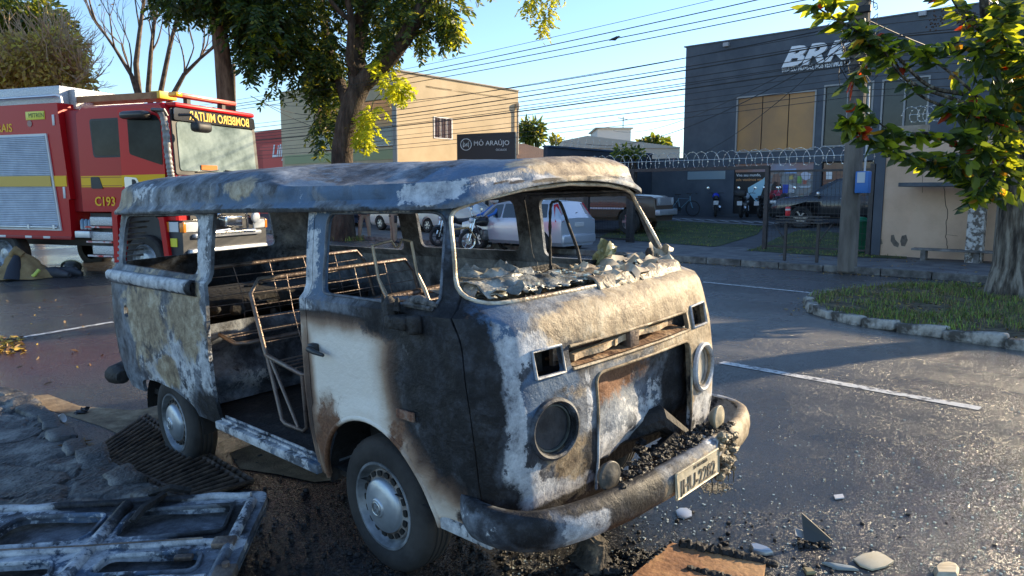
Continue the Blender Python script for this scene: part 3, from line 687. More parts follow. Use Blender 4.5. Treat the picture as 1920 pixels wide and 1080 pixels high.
# rear bench and engine-wall wrinkles seen through the sliding opening
mb=MB(); vs=[];A,B=40,14
for i in range(A+1):
    for j in range(B+1):
        y=-.74+1.48*i/A; z=.42+.52*j/B; x=.52+.03*math.sin(z*24)+.02*ns3(0,y,z,6)
        vs.append((x,y,z))
mb.add(vs,[(i*(B+1)+j,(i+1)*(B+1)+j,(i+1)*(B+1)+j+1,i*(B+1)+j+1) for i in range(A) for j in range(B)])
o=mb.build('seat_box_panel',BURNT,van,60); paint_attrs(o.data,{'a_soot':[((.5,0,.7),(1,1.5,1),.52)],'a_pale':[((.5,-.45,.55),(.3,.25,.1),.65)]})
# rear bumper end
mb=MB(); mb.tube([(-.80,-.84,.43),(-.95,-.85,.43),(-1.06,-.72,.44),(-1.09,0,.45),(-1.06,.72,.44)],[.05,.075,.07,.06,.06],10); mb.build('rear_bumper',CHAR,van,60)
# seat frames
TUB=mk('bare_seat_tube',(.05,.04,.036),(.22,.185,.155),6,.45,.5,bump=.3,bscale=60,c3=(.20,.15,.13),thr=(.3,.65))
def seat_frame(x,y0,y1,zb=.78,zt=1.20,lean=.14,legs=True,name='bench_seat_frame',lab=None):
    e=bpy.data.objects.new(name,None); COL.objects.link(e); e.parent=van
    mb=MB(); P=[(x,y0,zb),(x-lean,y0,zt-.08),(x-lean-.01,y0+.06,zt),(x-lean-.01,y1-.06,zt),(x-lean,y1,zt-.08),(x,y1,zb)]
    mb.tube(P,.0135,8); mb.build('backrest_tube',TUB,e,60)
    mb=MB()
    for i in range(1,5):
        y=y0+(y1-y0)*i/5; mb.tube([(x,y,zb),(x-lean*.6+.015*rnd.uniform(-1,1),y+.02*rnd.uniform(-1,1),(zb+zt)/2),(x-lean,y,zt)],.003,5)
    for i in range(1,6):
        z=zb+(zt-zb)*i/6; mb.tube([(x-lean*(z-zb)/(zt-zb),y0,z),(x-lean*(z-zb)/(zt-zb)+.015,(y0+y1)/2,z-.02*rnd.random()),(x-lean*(z-zb)/(zt-zb),y1,z)],.003,5)
    mb.build('backrest_wires',TUB,e,60)
    mb=MB(); mb.tube([(x,y0,zb),(x+.40,y0,zb-.06),(x+.44,y0+.05,zb-.06),(x+.44,y1-.05,zb-.06),(x+.40,y1,zb-.06),(x,y1,zb)],.0135,8)
    for i in range(1,5):
        xx=x+.42*i/5; mb.tube([(xx,y0,zb-.03),(xx,y1,zb-.03)],.005,5)
    mb.build('seat_tube',TUB,e,60)
    if legs:
        for y0_ in(y0,y1):
            mb=MB(); mb.tube([(x+.01,y0_,zb),(x+.12,y0_,.43),(x+.16,y0_,.41),(x+.36,y0_,.41),(x+.40,y0_,.44),(x+.40,y0_,zb-.06)],.0125,8); mb.tube([(x+.05,y0_,zb-.02),(x+.30,y0_,.42)],.010,7); mb.build('leg',TUB,e,60)
        mb=MB()
        if 0: mb.tube([(x+.01,y0,zb),(x+.12,y0,.43),(x+.16,y0,.41),(x+.36,y0,.41),(x+.40,y0,.44),(x+.40,y0,zb-.06)],.0125,8); mb.tube([(x+.05,y0,zb-.02),(x+.30,y0,.42)],.010,7)
    if lab: e['label']=lab
    return e
seat_frame(1.06,-.62,.60,.80,1.235,.12,lab='bare tube frame of the middle bench')
seat_frame(.36,-.66,.66,.90,1.27,.10,False,lab='bare tube frame of the rear bench')
# front seats: wire backs with long S shaped rods
e=bpy.data.objects.new('front_seat_frame',None); COL.objects.link(e); e.parent=van; e['label']='bare front seat frame with three bent rods'
mb=MB()
for i,(y,zt) in enumerate(((-.52,1.46),(-.28,1.46),(-.04,1.50))):
    x=2.12; mb.tube([(x-.05,y,zt),(x-.02,y,1.30),(x+.03,y+.0,1.22),(x+.10,y,1.08),(x+.16,y,.86)],[.008,.008,.012,.009,.006],7)
mb.tube([(2.07,-.52,1.46),(2.065,-.40,1.475),(2.065,-.38,1.44),(2.06,-.355,1.44),(2.06,-.33,1.475),(2.07,-.28,1.46)],.006,6)
mb.tube([(2.07,-.04,1.50),(2.07,.12,1.50),(2.08,.16,1.44)],.006,6); mb.build('backrest_rods',mk('bright_scorched_rod',(.30,.24,.17),(.62,.54,.42),5,.4,.4),e,60)
mb=MB(); mb.tube([(2.02,-.66,.82),(2.06,-.67,1.10),(2.09,-.63,1.185),(2.12,-.5,1.20),(2.12,.1,1.21),(2.12,.55,1.2),(2.08,.62,1.1),(2.02,.64,.82)],.019,9); mb.tube([(2.14,-.6,1.15),(2.15,.6,1.17)],.007,6)
for y in(-.6,-.1,.1,.6): mb.tube([(2.05,y,1.15),(2.25,y,.75),(2.6,y,.72)],.011,7)
mb.tube([(2.6,-.6,.72),(2.6,.6,.72)],.012,7); mb.build('backrest_tube',TUB,e,60)
mb=MB(); mb.box((2.35,-.38,.62),(.5,.55,.28),bev=.04); mb.box((2.35,.38,.62),(.5,.55,.28),bev=.04); mb.build('seat_base',DARKIN,e,50)
# far front seat back plate leaning by the windscreen
mb=MB(); T=Matrix.Translation((2.42,.30,1.05))@Matrix.Rotation(R(-14),4,'Y')
mb.prism(rpoly([(-.26,-.30),(.26,-.30),(.22,.22),(-.22,.22)],[.02,.02,.07,.07],4),-.012,.012,'YZ',M=T); mb.tube([tuple(T@Vector((.0,p[0],p[1]))) for p in rpoly([(-.26,-.30),(.26,-.30),(.22,.22),(-.22,.22)],[.02,.02,.07,.07],4)],.014,7)
mb.build('driver_seat_shell',CHAR,van,50)
# dashboard ledge, cowl, steering column and hoses
mb=MB(); vs=[];A,B=34,12
for i in range(A+1):
    for j in range(B+1):
        y=-.74+1.48*i/A; xo=front_x(y*.98,1.26)-.03; x=xo-.38*j/B*(1-.35*(abs(y)/.74)**3); z=1.262-.012*(j/B)-.05*sm(.75,1,j/B)+.012*ns3(x,y,0,6)+.006*ns3(x,y,0,20)
        vs.append((x,y,z))
mb.add(vs,[(i*(B+1)+j,(i+1)*(B+1)+j,(i+1)*(B+1)+j+1,i*(B+1)+j+1) for i in range(A) for j in range(B)])
mb.box((2.72,0,1.14),(.03,1.4,.16)); dsh=mb.build('dashboard_ledge',mk('dusty_scorched_ledge',(.10,.075,.05),(.46,.37,.25),5,.8,c3=(.30,.23,.15),bump=.5,bscale=40,thr=(.35,.6)),van,50)
mb=MB()
for i in range(90):
    y=-.62+1.25*i/90; x=front_x(y,1.27)-.03; lump(mb,(x,y,1.272),.010+.008*rnd.random(),7,4,.7,seed=i)
mb.build('burnt_rubber_strip',CHAR,dsh,50)
mb=MB(); cx0=(2.60,.36,1.17); T=Matrix.Translation(cx0)@Matrix.Rotation(R(28),4,'Y')
mb.tube([tuple(T@Vector((.19*math.cos(a),.19*math.sin(a),0))) for a in [i*2*PI/30 for i in range(31)]],.010,7); mb.tube([tuple(T@Vector((0,0,0))),(2.95,.36,.7)],.022,8); mb.tube([tuple(T@Vector((-.19,0,0))),tuple(T@Vector((.19,0,0)))],.009,6)
mb.build('steering_wheel',CHAR,van,60)
mb=MB(); P=csp([(2.02,-.70,1.14),(2.10,-.70,1.19),(2.28,-.68,1.225),(2.46,-.64,1.245),(2.56,-.60,1.235),(2.60,-.60,1.16),(2.61,-.6,1.05)],12)
mb.tube(P,[.013+.003*(i%2) for i in range(len(P))],8); mb.build('corrugated_hose',mk('hose_grey',(.03,.035,.045),(.12,.14,.17),9,.6),van,60)
mb=MB(); P=csp([(2.90,.06,1.28),(2.84,.12,1.38),(2.74,.18,1.50),(2.70,.17,1.615),(2.68,.15,1.63),(2.665,.13,1.60),(2.66,.12,1.40),(2.66,.12,1.25)],6)
mb.tube(P[:20],.008,7); mb.build('wiper_stalk_bent_rod',CHAR,van,60)
mb=MB(); mb.tube(P[18:],[.006+.003*(i%2) for i in range(len(P)-18)],7); mb.build('hanging_coil_cable',CHAR,van,60)
mb=MB(); mb.tube([(2.95,.56,1.27),(2.95,.56,1.36)],[.022,.014],8); mb.lathe([(.0001,0),(.02,0),(.022,.03),(.01,.05),(.0001,.05)],'Z',10,c=(2.95,.56,1.32)); mb.build('washer_nozzle',CHAR,van,50)
mb=MB(); mb.tube(csp([(2.82,.20,1.275),(2.75,.35,1.31),(2.80,.52,1.32),(2.9,.56,1.29)],5),.013,7); mb.build('melted_duct',CHAR,van,60)
# ============================================================ GROUND
def atg(px,py,f):
    """point where the pixel's ray meets the surface z=f(x,y)"""
    d=cray(px,py); k=.5; g=lambda k: CAMH+d.z*k-f(d.x*k,d.y*k)
    while k<400 and g(k)>0: k*=1.02
    lo,hi=k/1.02,k
    for _ in range(24):
        m=(lo+hi)/2
        if g(m)>0: lo=m
        else: hi=m
    return Vector((d.x*hi,d.y*hi,f(d.x*hi,d.y*hi)))
def onplane(px,py,P,nrm):
    d=cray(px,py); o=Vector((0,0,CAMH)); k=(Vector(P)-o).dot(nrm)/d.dot(nrm); return o+d*k
def wet_asphalt():
    m=bpy.data.materials.new('wet_asphalt'); m.use_nodes=True; N=m.node_tree.nodes; L=m.node_tree.links; b=N['Principled BSDF']
    tc=N.new('ShaderNodeTexCoord'); O=tc.outputs['Object']
    def no(s,d=5,r=.6):
        n=N.new('ShaderNodeTexNoise'); n.inputs['Scale'].default_value=s; n.inputs['Detail'].default_value=d; n.inputs['Roughness'].default_value=r; L.new(O,n.inputs['Vector']); return n.outputs[0]
    def mr(f,a,b_,c,d):
        x=N.new('ShaderNodeMapRange'); 
        for i,v in enumerate((a,b_,c,d)): x.inputs[i+1].default_value=v
        L.new(f,x.inputs[0]); return x.outputs[0]
    def ma(op,a,bb,c=None):
        n=N.new('ShaderNodeMath'); n.operation=op
        for i,x in enumerate((a,bb,c)):
            if x is None: continue
            if isinstance(x,(int,float)): n.inputs[i].default_value=x
            else: L.new(x,n.inputs[i])
        return n.outputs[0]
    def spot(cx,cy,rx,ry,ang,soft=.35,ns=None,amp=.6):
        mp=N.new('ShaderNodeMapping'); mp.vector_type='TEXTURE'; mp.inputs['Location'].default_value=(cx,cy,0); mp.inputs['Rotation'].default_value=(0,0,ang); mp.inputs['Scale'].default_value=(rx,ry,1000); L.new(O,mp.inputs[0])
        le=N.new('ShaderNodeVectorMath'); le.operation='LENGTH'; L.new(mp.outputs[0],le.inputs[0])
        f=ma('MULTIPLY_ADD',ns,amp,le.outputs['Value']); return mr(f,1+amp*.5-soft,1+amp*.5+soft,1,0)
    big=no(.45,4); mid=no(3,6); fine=no(210,3,.75); sm_=no(1.3,5)
    v1=N.new('ShaderNodeTexVoronoi'); v1.inputs['Scale'].default_value=160; L.new(O,v1.inputs['Vector'])
    r=N.new('ShaderNodeValToRGB'); e=r.color_ramp.elements; e[0].position=.3; e[0].color=(.016,.018,.022,1); e[1].position=.72; e[1].color=(.062,.062,.065,1)
    L.new(ma('MULTIPLY_ADD',fine,.45,ma('MULTIPLY_ADD',mid,.35,ma('MULTIPLY',v1.outputs['Distance'],.35))),r.inputs[0])
    red=spot(-5.9,7.2,2.6,1.3,R(42),.45,sm_); soot=spot(-.9,3.7,3.4,1.7,R(-42),.22,sm_); dry=spot(5.2,7.6,6.0,2.6,R(-38),.6,sm_,1.0)  # dry: lighter tone painted in for the sunlit, drier part of the road
    def mix(f,a,c_):
        x=N.new('ShaderNodeMix'); x.data_type='RGBA'; L.new(f,x.inputs[0]); L.new(a,x.inputs[6])
        if isinstance(c_,tuple): x.inputs[7].default_value=c_+(1,)
        else: L.new(c_,x.inputs[7])
        return x.outputs[2]
    col=mix(ma('MULTIPLY',red,.75),r.outputs[0],(.075,.026,.024))
    col=mix(ma('MULTIPLY',soot,.85),col,(.011,.011,.012))
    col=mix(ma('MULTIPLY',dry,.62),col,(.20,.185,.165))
    L.new(col,b.inputs['Base Color'])
    L.new(mr(big,.40,.6,.16,.34),b.inputs['Roughness']); b.inputs['Specular IOR Level'].default_value=.7
    # every stone chip of the surface gets its own tilt, so single chips glint in the low sun
    g=N.new('ShaderNodeNewGeometry'); s1=N.new('ShaderNodeVectorMath'); s1.operation='SUBTRACT'; L.new(v1.outputs['Color'],s1.inputs[0]); s1.inputs[1].default_value=(.5,.5,.5)
    s2=N.new('ShaderNodeVectorMath'); s2.operation='SCALE'; L.new(s1.outputs[0],s2.inputs[0]); wetz=spot(.9,4.6,2.6,1.5,R(-50),.5,sm_,.8); L.new(ma('MULTIPLY_ADD',wetz,-.45,mr(mid,.3,.7,.65,1.15)),s2.inputs['Scale'])
    s3=N.new('ShaderNodeVectorMath'); s3.operation='ADD'; L.new(g.outputs['Normal'],s3.inputs[0]); L.new(s2.outputs[0],s3.inputs[1])
    s4=N.new('ShaderNodeVectorMath'); s4.operation='NORMALIZE'; L.new(s3.outputs[0],s4.inputs[0])
    bp=N.new('ShaderNodeBump'); bp.inputs['Distance'].default_value=.004; bp.inputs['Strength'].default_value=.7
    L.new(fine,bp.inputs['Height']); L.new(s4.outputs[0],bp.inputs['Normal']); L.new(bp.outputs[0],b.inputs['Normal'])
    return m
def grid(xs,ys,f,name,mat,kind='structure'):
    mb=MB(); B=len(ys)
    for x in xs:
        for y in ys: mb.v.append((x,y,f(x,y)))
    mb.f=[(i*B+j,(i+1)*B+j,(i+1)*B+j+1,i*B+j+1) for i in range(len(xs)-1) for j in range(B-1)]; mb.m=[0]*len(mb.f)
    o=mb.build(name,mat,smooth=180,fixn=False); tag(o,kind=kind); return o
def sp(a,b,n): return [a+(b-a)*i/n for i in range(n+1)]
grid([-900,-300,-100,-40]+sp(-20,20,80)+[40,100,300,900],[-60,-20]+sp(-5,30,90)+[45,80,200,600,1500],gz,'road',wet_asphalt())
def strip(name,pts_w,mat,z=.004,kind='structure',f=gz,label=None):
    mb=MB(); mb.add([(p.x,p.y,f(p.x,p.y)+z) for p in pts_w],[tuple(range(len(pts_w)))]); o=mb.build(name,mat); 
    if kind: tag(o,kind=kind)
    return o
WORN=mk('worn_white_road_paint',(.10,.10,.105),(.62,.62,.60),16,.5,thr=(.38,.5),bump=.2,bscale=90)
def line(px1,py1,px2,py2,w,n=14):
    a=atg(px1,py1,gz); b=atg(px2,py2,gz); d=(b-a); d.z=0; nn=Vector((-d.y,d.x,0)).normalized()*w/2
    mb=MB(); vs=[]
    for i in range(n+1):
        p=a+(b-a)*i/n
        for q in(p-nn,p+nn): vs.append((q.x,q.y,gz(q.x,q.y)+.005))
    mb.add(vs,[(2*i,2*i+1,2*i+3,2*i+2) for i in range(n)]); tag(mb.build('road_marking',WORN),kind='structure')
line(1352,680,1838,767,.115); line(1318,529,1548,552,.11); line(40,633,212,604,.10)
# far pavement: kerb, paving, lot, lawn
SK=to_st(*atg(1290,492,gz).xy)[0]           # kerb line (across-street distance)
SF=to_st(*at(1437,468,.14).xy)[0]           # fence line
SB=to_st(*at(1278,404,.73).xy)[0]            # facade line
print('SK,SF,SB',SK,SF,SB)
def lotz(x,y):
    s=to_st(x,y)[0]; return .14+.59*max(0,min(1,(s-SF-.3)/(SB-1-SF))) if s>SF else .14-.02*(SF-s)/(SF-SK)
def sgrid(name,s0,s1,t0,t1,ns_,nt_,zf,mat,dz=0,kind='structure'):
    mb=MB()
    for i in range(ns_+1):
        for j in range(nt_+1):
            p=st(s0+(s1-s0)*i/ns_,t0+(t1-t0)*j/nt_); mb.v.append((p.x,p.y,zf(p.x,p.y)+dz))
    B=nt_+1; mb.f=[(i*B+j,(i+1)*B+j,(i+1)*B+j+1,i*B+j+1) for i in range(ns_) for j in range(nt_)]; mb.m=[0]*len(mb.f)
    return tag(mb.build(name,mat),kind=kind)
PAVE=mk('grey_pavement',(.08,.08,.085),(.19,.185,.18),2.5,.8,bump=.3,bscale=60,c3=(.13,.13,.13))
sgrid('pavement',SK+.12,SF+.3,-60,90,6,60,lotz,PAVE)
YARD_=mk('yard_asphalt',(.055,.057,.062),(.10,.10,.105),3,.8,bump=.3,bscale=60)
sgrid('yard',SB-.7,SB+60,-60,90,3,4,lotz,YARD_)
sgrid('yard',SF+.3,SB-.7,-60,90,6,4,lotz,mk('yard_asphalt',(.055,.057,.062),(.10,.10,.105),3,.8,bump=.3,bscale=60))
mb=MB(); rg=random.Random(5); t=-12
while t<50:
    L_=.9+.3*rg.random(); dz=.02*rg.random()-.01
    p=st(SK+.06,t+L_/2); T=Matrix.Translation((p.x,p.y,.07+dz))@Matrix.Rotation(math.atan2(ET.y,ET.x)+.02*rg.uniform(-1,1),4,'Z')
    mb.box((0,0,0),(L_-.02,.14,.16),M=T,bev=.015); t+=L_
tag(mb.build('kerb',mk('dirty_concrete',(.07,.065,.06),(.26,.25,.23),4,.9,bump=.5,c3=(.15,.14,.13))),kind='structure')
LAWN=mk('lawn_ground',(.030,.045,.016),(.09,.10,.035),2.2,.95,bump=.5,bscale=60,c3=(.055,.075,.025))
def lawnpoly(px):
    pts=[atg(x,y,lotz) for x,y in px]
    mb=MB(); mb.add([(p.x,p.y,p.z) for p in pts],[tuple(range(len(pts)))])
    me=bpy.data.meshes.new('lawn'); bm=bmesh.new(); vs=[bm.verts.new(v) for v in mb.v]; bm.faces.new(vs)
    bmesh.ops.triangulate(bm,faces=bm.faces); 
    for _ in range(5): bmesh.ops.subdivide_edges(bm,edges=bm.edges[:],cuts=1,use_grid_fill=True)
    for v in bm.verts: v.co.z=lotz(v.co.x,v.co.y)+.012
    bm.to_mesh(me); bm.free(); me.materials.append(LAWN); o=bpy.data.objects.new('lawn',me); COL.objects.link(o); tag(o,kind='structure'); return pts
LP1=lawnpoly([(1195,412),(1433,424),(1420,440),(1340,463),(1198,452),(1120,447)])
LP2=lawnpoly([(1400,470),(1460,445),(1500,432),(1700,445),(1700,486),(1560,481)])
# white hatched parking stripes at the back of the lawn
mb=MB()
def mark(mb,pa,pb,w,f=lotz,z=.014):
    a=atg(*pa,f);b=atg(*pb,f);d=b-a;nn=Vector((-d.y,d.x,0)).normalized()*w/2; n=6; vs=[]
    for i in range(n+1):
        p=a+(b-a)*i/n
        for q in(p-nn,p+nn): vs.append((q.x,q.y,f(q.x,q.y)+z))
    mb.add(vs,[(2*i,2*i+1,2*i+3,2*i+2) for i in range(n)])
for pa,pb in (((1250,409),(1460,418)),((1255,412.5),(1433,422.5)),((1433,423),(1462,418))): mark(mb,pa,pb,.12)
for k in range(9): x=1255+k*23; mark(mb,(x,409.3+k*.9),(x+20,413+k*1.0),.10,z=.018)
tag(mb.build('parking_marking',mk('white_paint_dull',(.45,.46,.47),rough=.7)),kind='structure')
# ---------------- median island
MED=[(1512,572),(1530,590),(1590,606),(1660,618),(1760,633),(1860,648),(1990,668),(2150,690),(2150,560),(1990,552),(1870,546),(1780,545),(1700,545),(1620,548),(1560,555),(1525,562)]
MW=[atg(x,y,gz) for x,y in MED]
def sub_poly(pts,name,mat,zf,lv=5,kind='structure'):
    me=bpy.data.meshes.new(name); bm=bmesh.new(); bm.faces.new([bm.verts.new((p.x,p.y,0)) for p in pts]); bmesh.ops.triangulate(bm,faces=bm.faces)
    for _ in range(lv): bmesh.ops.subdivide_edges(bm,edges=bm.edges[:],cuts=1,use_grid_fill=True)
    for v in bm.verts: v.co.z=zf(v.co.x,v.co.y)
    bm.normal_update(); bm.to_mesh(me); bm.free(); me.materials.append(mat); me.polygons.foreach_set('use_smooth',[True]*len(me.polygons)); o=bpy.data.objects.new(name,me); COL.objects.link(o)
    if kind: tag(o,kind=kind)
    return o
def medz(x,y): return gz(x,y)+.105+.03*mnoise.noise(Vector((x*1.2,y*1.2,0)))+.015*mnoise.noise(Vector((x*5,y*5,0)))
sub_poly(MW,'median_soil',mk('median_earth',(.05,.035,.022),(.16,.13,.075),6,.95,bump=.8,bscale=40,c3=(.09,.07,.035)),medz,5)
KST=mk('whitewashed_kerb_stone',(.09,.08,.065),(.50,.46,.40),6,.9,bump=1,bscale=22,thr=(.42,.62))
rg=random.Random(11); kerbpts=[MW[14],MW[15],MW[0],MW[1],MW[2],MW[3],MW[4],MW[5],MW[6],MW[7]]
poly=[];
for i in range(len(kerbpts)-1):
    a,b=kerbpts[i],kerbpts[i+1]; k=max(1,int((b-a).length/.04)); poly+=[a+(b-a)*j/k for j in range(k)]
i=0; ks=None
while i<len(poly)-8:
    L_=rg.choice([.42,.55,.65,.30]); acc=0;j=i
    while acc<L_ and j<len(poly)-1: acc+=(poly[j+1]-poly[j]).length; j+=1
    a,b=poly[i],poly[j]; c=(a+b)/2; d=b-a; T=Matrix.Translation((c.x,c.y,gz(c.x,c.y)+.058))@Matrix.Rotation(math.atan2(d.y,d.x)+rg.uniform(-.12,.12),4,'Z')@Matrix.Rotation(rg.uniform(-.08,.08),4,'Y')@Matrix.Rotation(rg.uniform(-.12,.12),4,'X')
    bm=bmesh.new(); bmesh.ops.create_cube(bm,size=1)
    for v in bm.verts: v.co=Vector((v.co.x*(d.length-.02),v.co.y*rg.uniform(.13,.18),v.co.z*rg.uniform(.12,.16)))
    bmesh.ops.bevel(bm,geom=bm.edges[:],offset=.025,segments=2,affect='EDGES',profile=.5); bmesh.ops.subdivide_edges(bm,edges=bm.edges[:],cuts=2,use_grid_fill=True)
    for v in bm.verts: v.co+=v.co.normalized()*(.035*mnoise.noise(v.co*8+Vector((i,0,0)))+.012*mnoise.noise(v.co*24+Vector((i,0,0))))
    me=bpy.data.meshes.new('kerb_stone'); bm.to_mesh(me); bm.free(); me.materials.append(KST); me.polygons.foreach_set('use_smooth',[True]*len(me.polygons)); o=bpy.data.objects.new('kerb_stone',me); COL.objects.link(o); o.matrix_world=T
    tag(o,'rough whitewashed stone block edging the grassy median','kerb stone','kerb stones round the median'); i=j
# grass + dead leaves on the median (uncountable)
def inpoly(x,y,P):
    c=False
    for i in range(len(P)):
        a,b=P[i],P[i-1]
        if (a.y>y)!=(b.y>y) and x<(b.x-a.x)*(y-a.y)/(b.y-a.y)+a.x: c=not c
    return c
GR=[mk('grass_dark',(.07,.12,.02),rough=.6),mk('grass_light',(.26,.36,.04),rough=.55),mk('grass_dry',(.26,.19,.08),rough=.8)]
def blades(P,n,zf,h0,h1,name,mats=GR,seed=1,wt=(.38,.26,.36),w0=.004):
    rg=random.Random(seed); mb=MB(); xs=[p.x for p in P]; ys=[p.y for p in P]; k=0
    while k<n:
        x=rg.uniform(min(xs),max(xs)); y=rg.uniform(min(ys),max(ys))
        if not inpoly(x,y,P): continue
        if mnoise.noise(Vector((x*1.3,y*1.3,4)))<rg.uniform(-.35,.45): k+=.2; continue
        k+=1; h=rg.uniform(h0,h1); a=rg.uniform(0,2*PI); l=rg.uniform(.2,1.0)*h; z=zf(x,y); w=rg.uniform(.6,1.6)*w0
        dx,dy=math.cos(a),math.sin(a); c,s_=-dy*w,dx*w; mi=rg.choices(range(len(mats)),wt[:len(mats)])[0]
        mb.add([(x-c,y-s_,z),(x+c,y+s_,z),(x+dx*l*.4+c*.7,y+dy*l*.4+s_*.7,z+h*.7),(x+dx*l*.4-c*.7,y+dy*l*.4-s_*.7,z+h*.7),(x+dx*l,y+dy*l,z+h)],[(0,1,2,3),(3,2,4)],mi)
    o=mb.build(name,mats,fixn=False); tag(o,kind='stuff'); return o
blades(MW[:],14000,medz,.025,.10,'grass',seed=2)
LVM=[mk('dead_leaf_brown',(.14,.07,.03),rough=.8),mk('dead_leaf_tan',(.30,.19,.09),rough=.8),mk('dead_leaf_yellow',(.50,.32,.05),rough=.7)]
def leaves_on(P,n,zf,size,name,seed=1,wt=(.4,.4,.2),dens=0):
    rg=random.Random(seed); mb=MB(); xs=[p.x for p in P]; ys=[p.y for p in P]; k=0
    while k<n:
        x=rg.uniform(min(xs),max(xs)); y=rg.uniform(min(ys),max(ys))
        if not inpoly(x,y,P): continue
        k+=1; s=size*rg.uniform(.5,1.3); T=Matrix.Translation((x,y,zf(x,y)+s*.25))@Matrix.Rotation(rg.uniform(0,6.28),4,'Z')@Matrix.Rotation(rg.uniform(-.6,.6),4,'X')@Matrix.Rotation(rg.uniform(-.5,.5),4,'Y')
        c=.3*s*rg.uniform(-1,1)
        mb.add([T@Vector(v) for v in((-s,0,0),(-s*.3,s*.38,c),(s*.5,s*.28,c),(s,0,0),(s*.5,-s*.28,c),(-s*.3,-s*.38,c))],[(0,1,2,3),(0,3,4,5)],rg.choices(range(3),wt)[0])
    o=mb.build(name,LVM,fixn=False); tag(o,kind='stuff'); return o
leaves_on(MW,1500,medz,.032,'dead_leaves',3)
leaves_on([atg(x,y,gz) for x,y in((1480,560),(1560,548),(1560,600),(1470,590))],60,lambda x,y:gz(x,y),.03,'dead_leaves',5)
leaves_on([st(SK-.35,-2),st(SK-.02,-2),st(SK-.02,9),st(SK-.35,9)],260,gz,.03,'dead_leaves',8)
leaves_on([st(SK+.2,-1),st(SF-.1,-1),st(SF-.1,5),st(SK+.2,5)],150,lotz,.03,'dead_leaves',9)
blades(LP1,3500,lotz,.03,.07,'grass',seed=4,w0=.006); blades(LP2,3000,lotz,.03,.07,'grass',seed=5,w0=.006)
# ---------------- near pavement (bottom left), gutter sand, puddled dark patches
NP=[(-500,760),(0,738),(60,756),(105,792),(146,838),(215,885),(290,930),(350,965),(390,1000),(420,1180),(300,1700),(-1500,1500)]
NW=[atg(x,y,gz) for x,y in NP]
def npz(x,y):
    z=gz(x,y)+.065+.012*mnoise.noise(Vector((x*2,y*2,1)))+.010*mnoise.noise(Vector((x*7,y*7,2)))
    q=Vector((x*1.5+.35*mnoise.noise(Vector((x*3,y*3,0))),y*1.5+.35*mnoise.noise(Vector((x*3,y*3,5))),0)); dd,pp_=mnoise.voronoi(q); k=dd[1]-dd[0]
    z+=.014*mnoise.cell(pp_[0]*7.3)-.022*(1-sm(.0,.045,k)); z+=.007*mnoise.noise(Vector((x*16,y*16,2)))+.004*mnoise.noise(Vector((x*45,y*45,2))); return z
def stone_mat():
    m=mk('broken_pavement',(.022,.021,.020),(.26,.245,.22),3.2,.6,bump=1,bscale=34,c3=(.085,.08,.075),thr=(.38,.64),rvar=.25); return m
npv=sub_poly(NW,'pavement',stone_mat(),npz,7)
rg=random.Random(21); edge=NW[1:9]
for i in range(len(edge)-1):
    a,b=edge[i],edge[i+1]; n=max(1,int((b-a).length/.33))
    for j in range(n):
        p=a+(b-a)*(j+.5)/n; bm=bmesh.new(); bmesh.ops.create_cube(bm,size=1)
        sx,sy_,sz=rg.uniform(.24,.42),rg.uniform(.12,.20),rg.uniform(.08,.11)
        for v in bm.verts: v.co=Vector((v.co.x*sx*(1+.2*v.co.y),v.co.y*sy_,v.co.z*sz))
        bmesh.ops.bevel(bm,geom=bm.edges[:],offset=.022,segments=2,affect='EDGES',profile=.5); bmesh.ops.subdivide_edges(bm,edges=bm.edges[:],cuts=3,use_grid_fill=True)
        for v in bm.verts: v.co+=v.co.normalized()*(.028*mnoise.noise(v.co*7+Vector((i*3,j,0)))+.010*mnoise.noise(v.co*25+Vector((i*3,j,0))))
        me=bpy.data.meshes.new('pavement_stone'); bm.to_mesh(me); bm.free(); me.materials.append(stone_mat()); me.polygons.foreach_set('use_smooth',[True]*len(me.polygons)); me.set_sharp_from_angle(angle=R(40))
        o=bpy.data.objects.new('pavement_stone',me); COL.objects.link(o); o.location=(p.x-.06+rg.uniform(-.03,.03),p.y-.05,gz(p.x,p.y)+.040); o.rotation_euler=(rg.uniform(-.12,.12),rg.uniform(-.12,.12),math.atan2((b-a).y,(b-a).x)+rg.uniform(-.25,.25))
        tag(o,'worn stone of the broken pavement edge beside the drain','kerb stone','edge stones of the near pavement')
def blob_poly(cx,cy,rx,ry,n=28,seed=0,f=gz):
    P=[]
    for i in range(n):
        a=2*PI*i/n; q=1+.28*mnoise.noise(Vector((math.cos(a)*1.6+seed*5,math.sin(a)*1.6,seed)))+.12*mnoise.noise(Vector((math.cos(a)*5,math.sin(a)*5,seed)))
        P.append(atg(cx+rx*q*math.cos(a),cy+ry*q*math.sin(a),f))
    return P
def patch(name,P,mat,dz):
    o=sub_poly(P,name,mat,lambda x,y:gz(x,y)+dz,4); return o
SAND=mk('gutter_sand',(.13,.085,.05),(.36,.27,.17),5,.9,bump=.6,bscale=70,c3=(.24,.17,.10))
mk('wet_soot',(.010,.010,.011),(.035,.033,.032),5,.35,bump=.9,bscale=50,rvar=.15,thr=(.4,.7))
patch('gutter_sand',[atg(x,y,gz) for x,y in((-60,722),(40,745),(90,740),(150,762),(250,770),(300,762),(330,790),(300,830),(240,822),(190,800),(110,775),(30,752),(-80,760))],SAND,.004)
mk('wet_soot',(.010,.010,.011),(.035,.033,.032),5,.35,bump=.9,bscale=50,rvar=.15,thr=(.4,.7))
patch('gutter_sand',[atg(x,y,gz) for x,y in((470,835),(560,830),(600,860),(640,900),(590,905),(520,890),(450,880),(430,850))],SAND,.004)
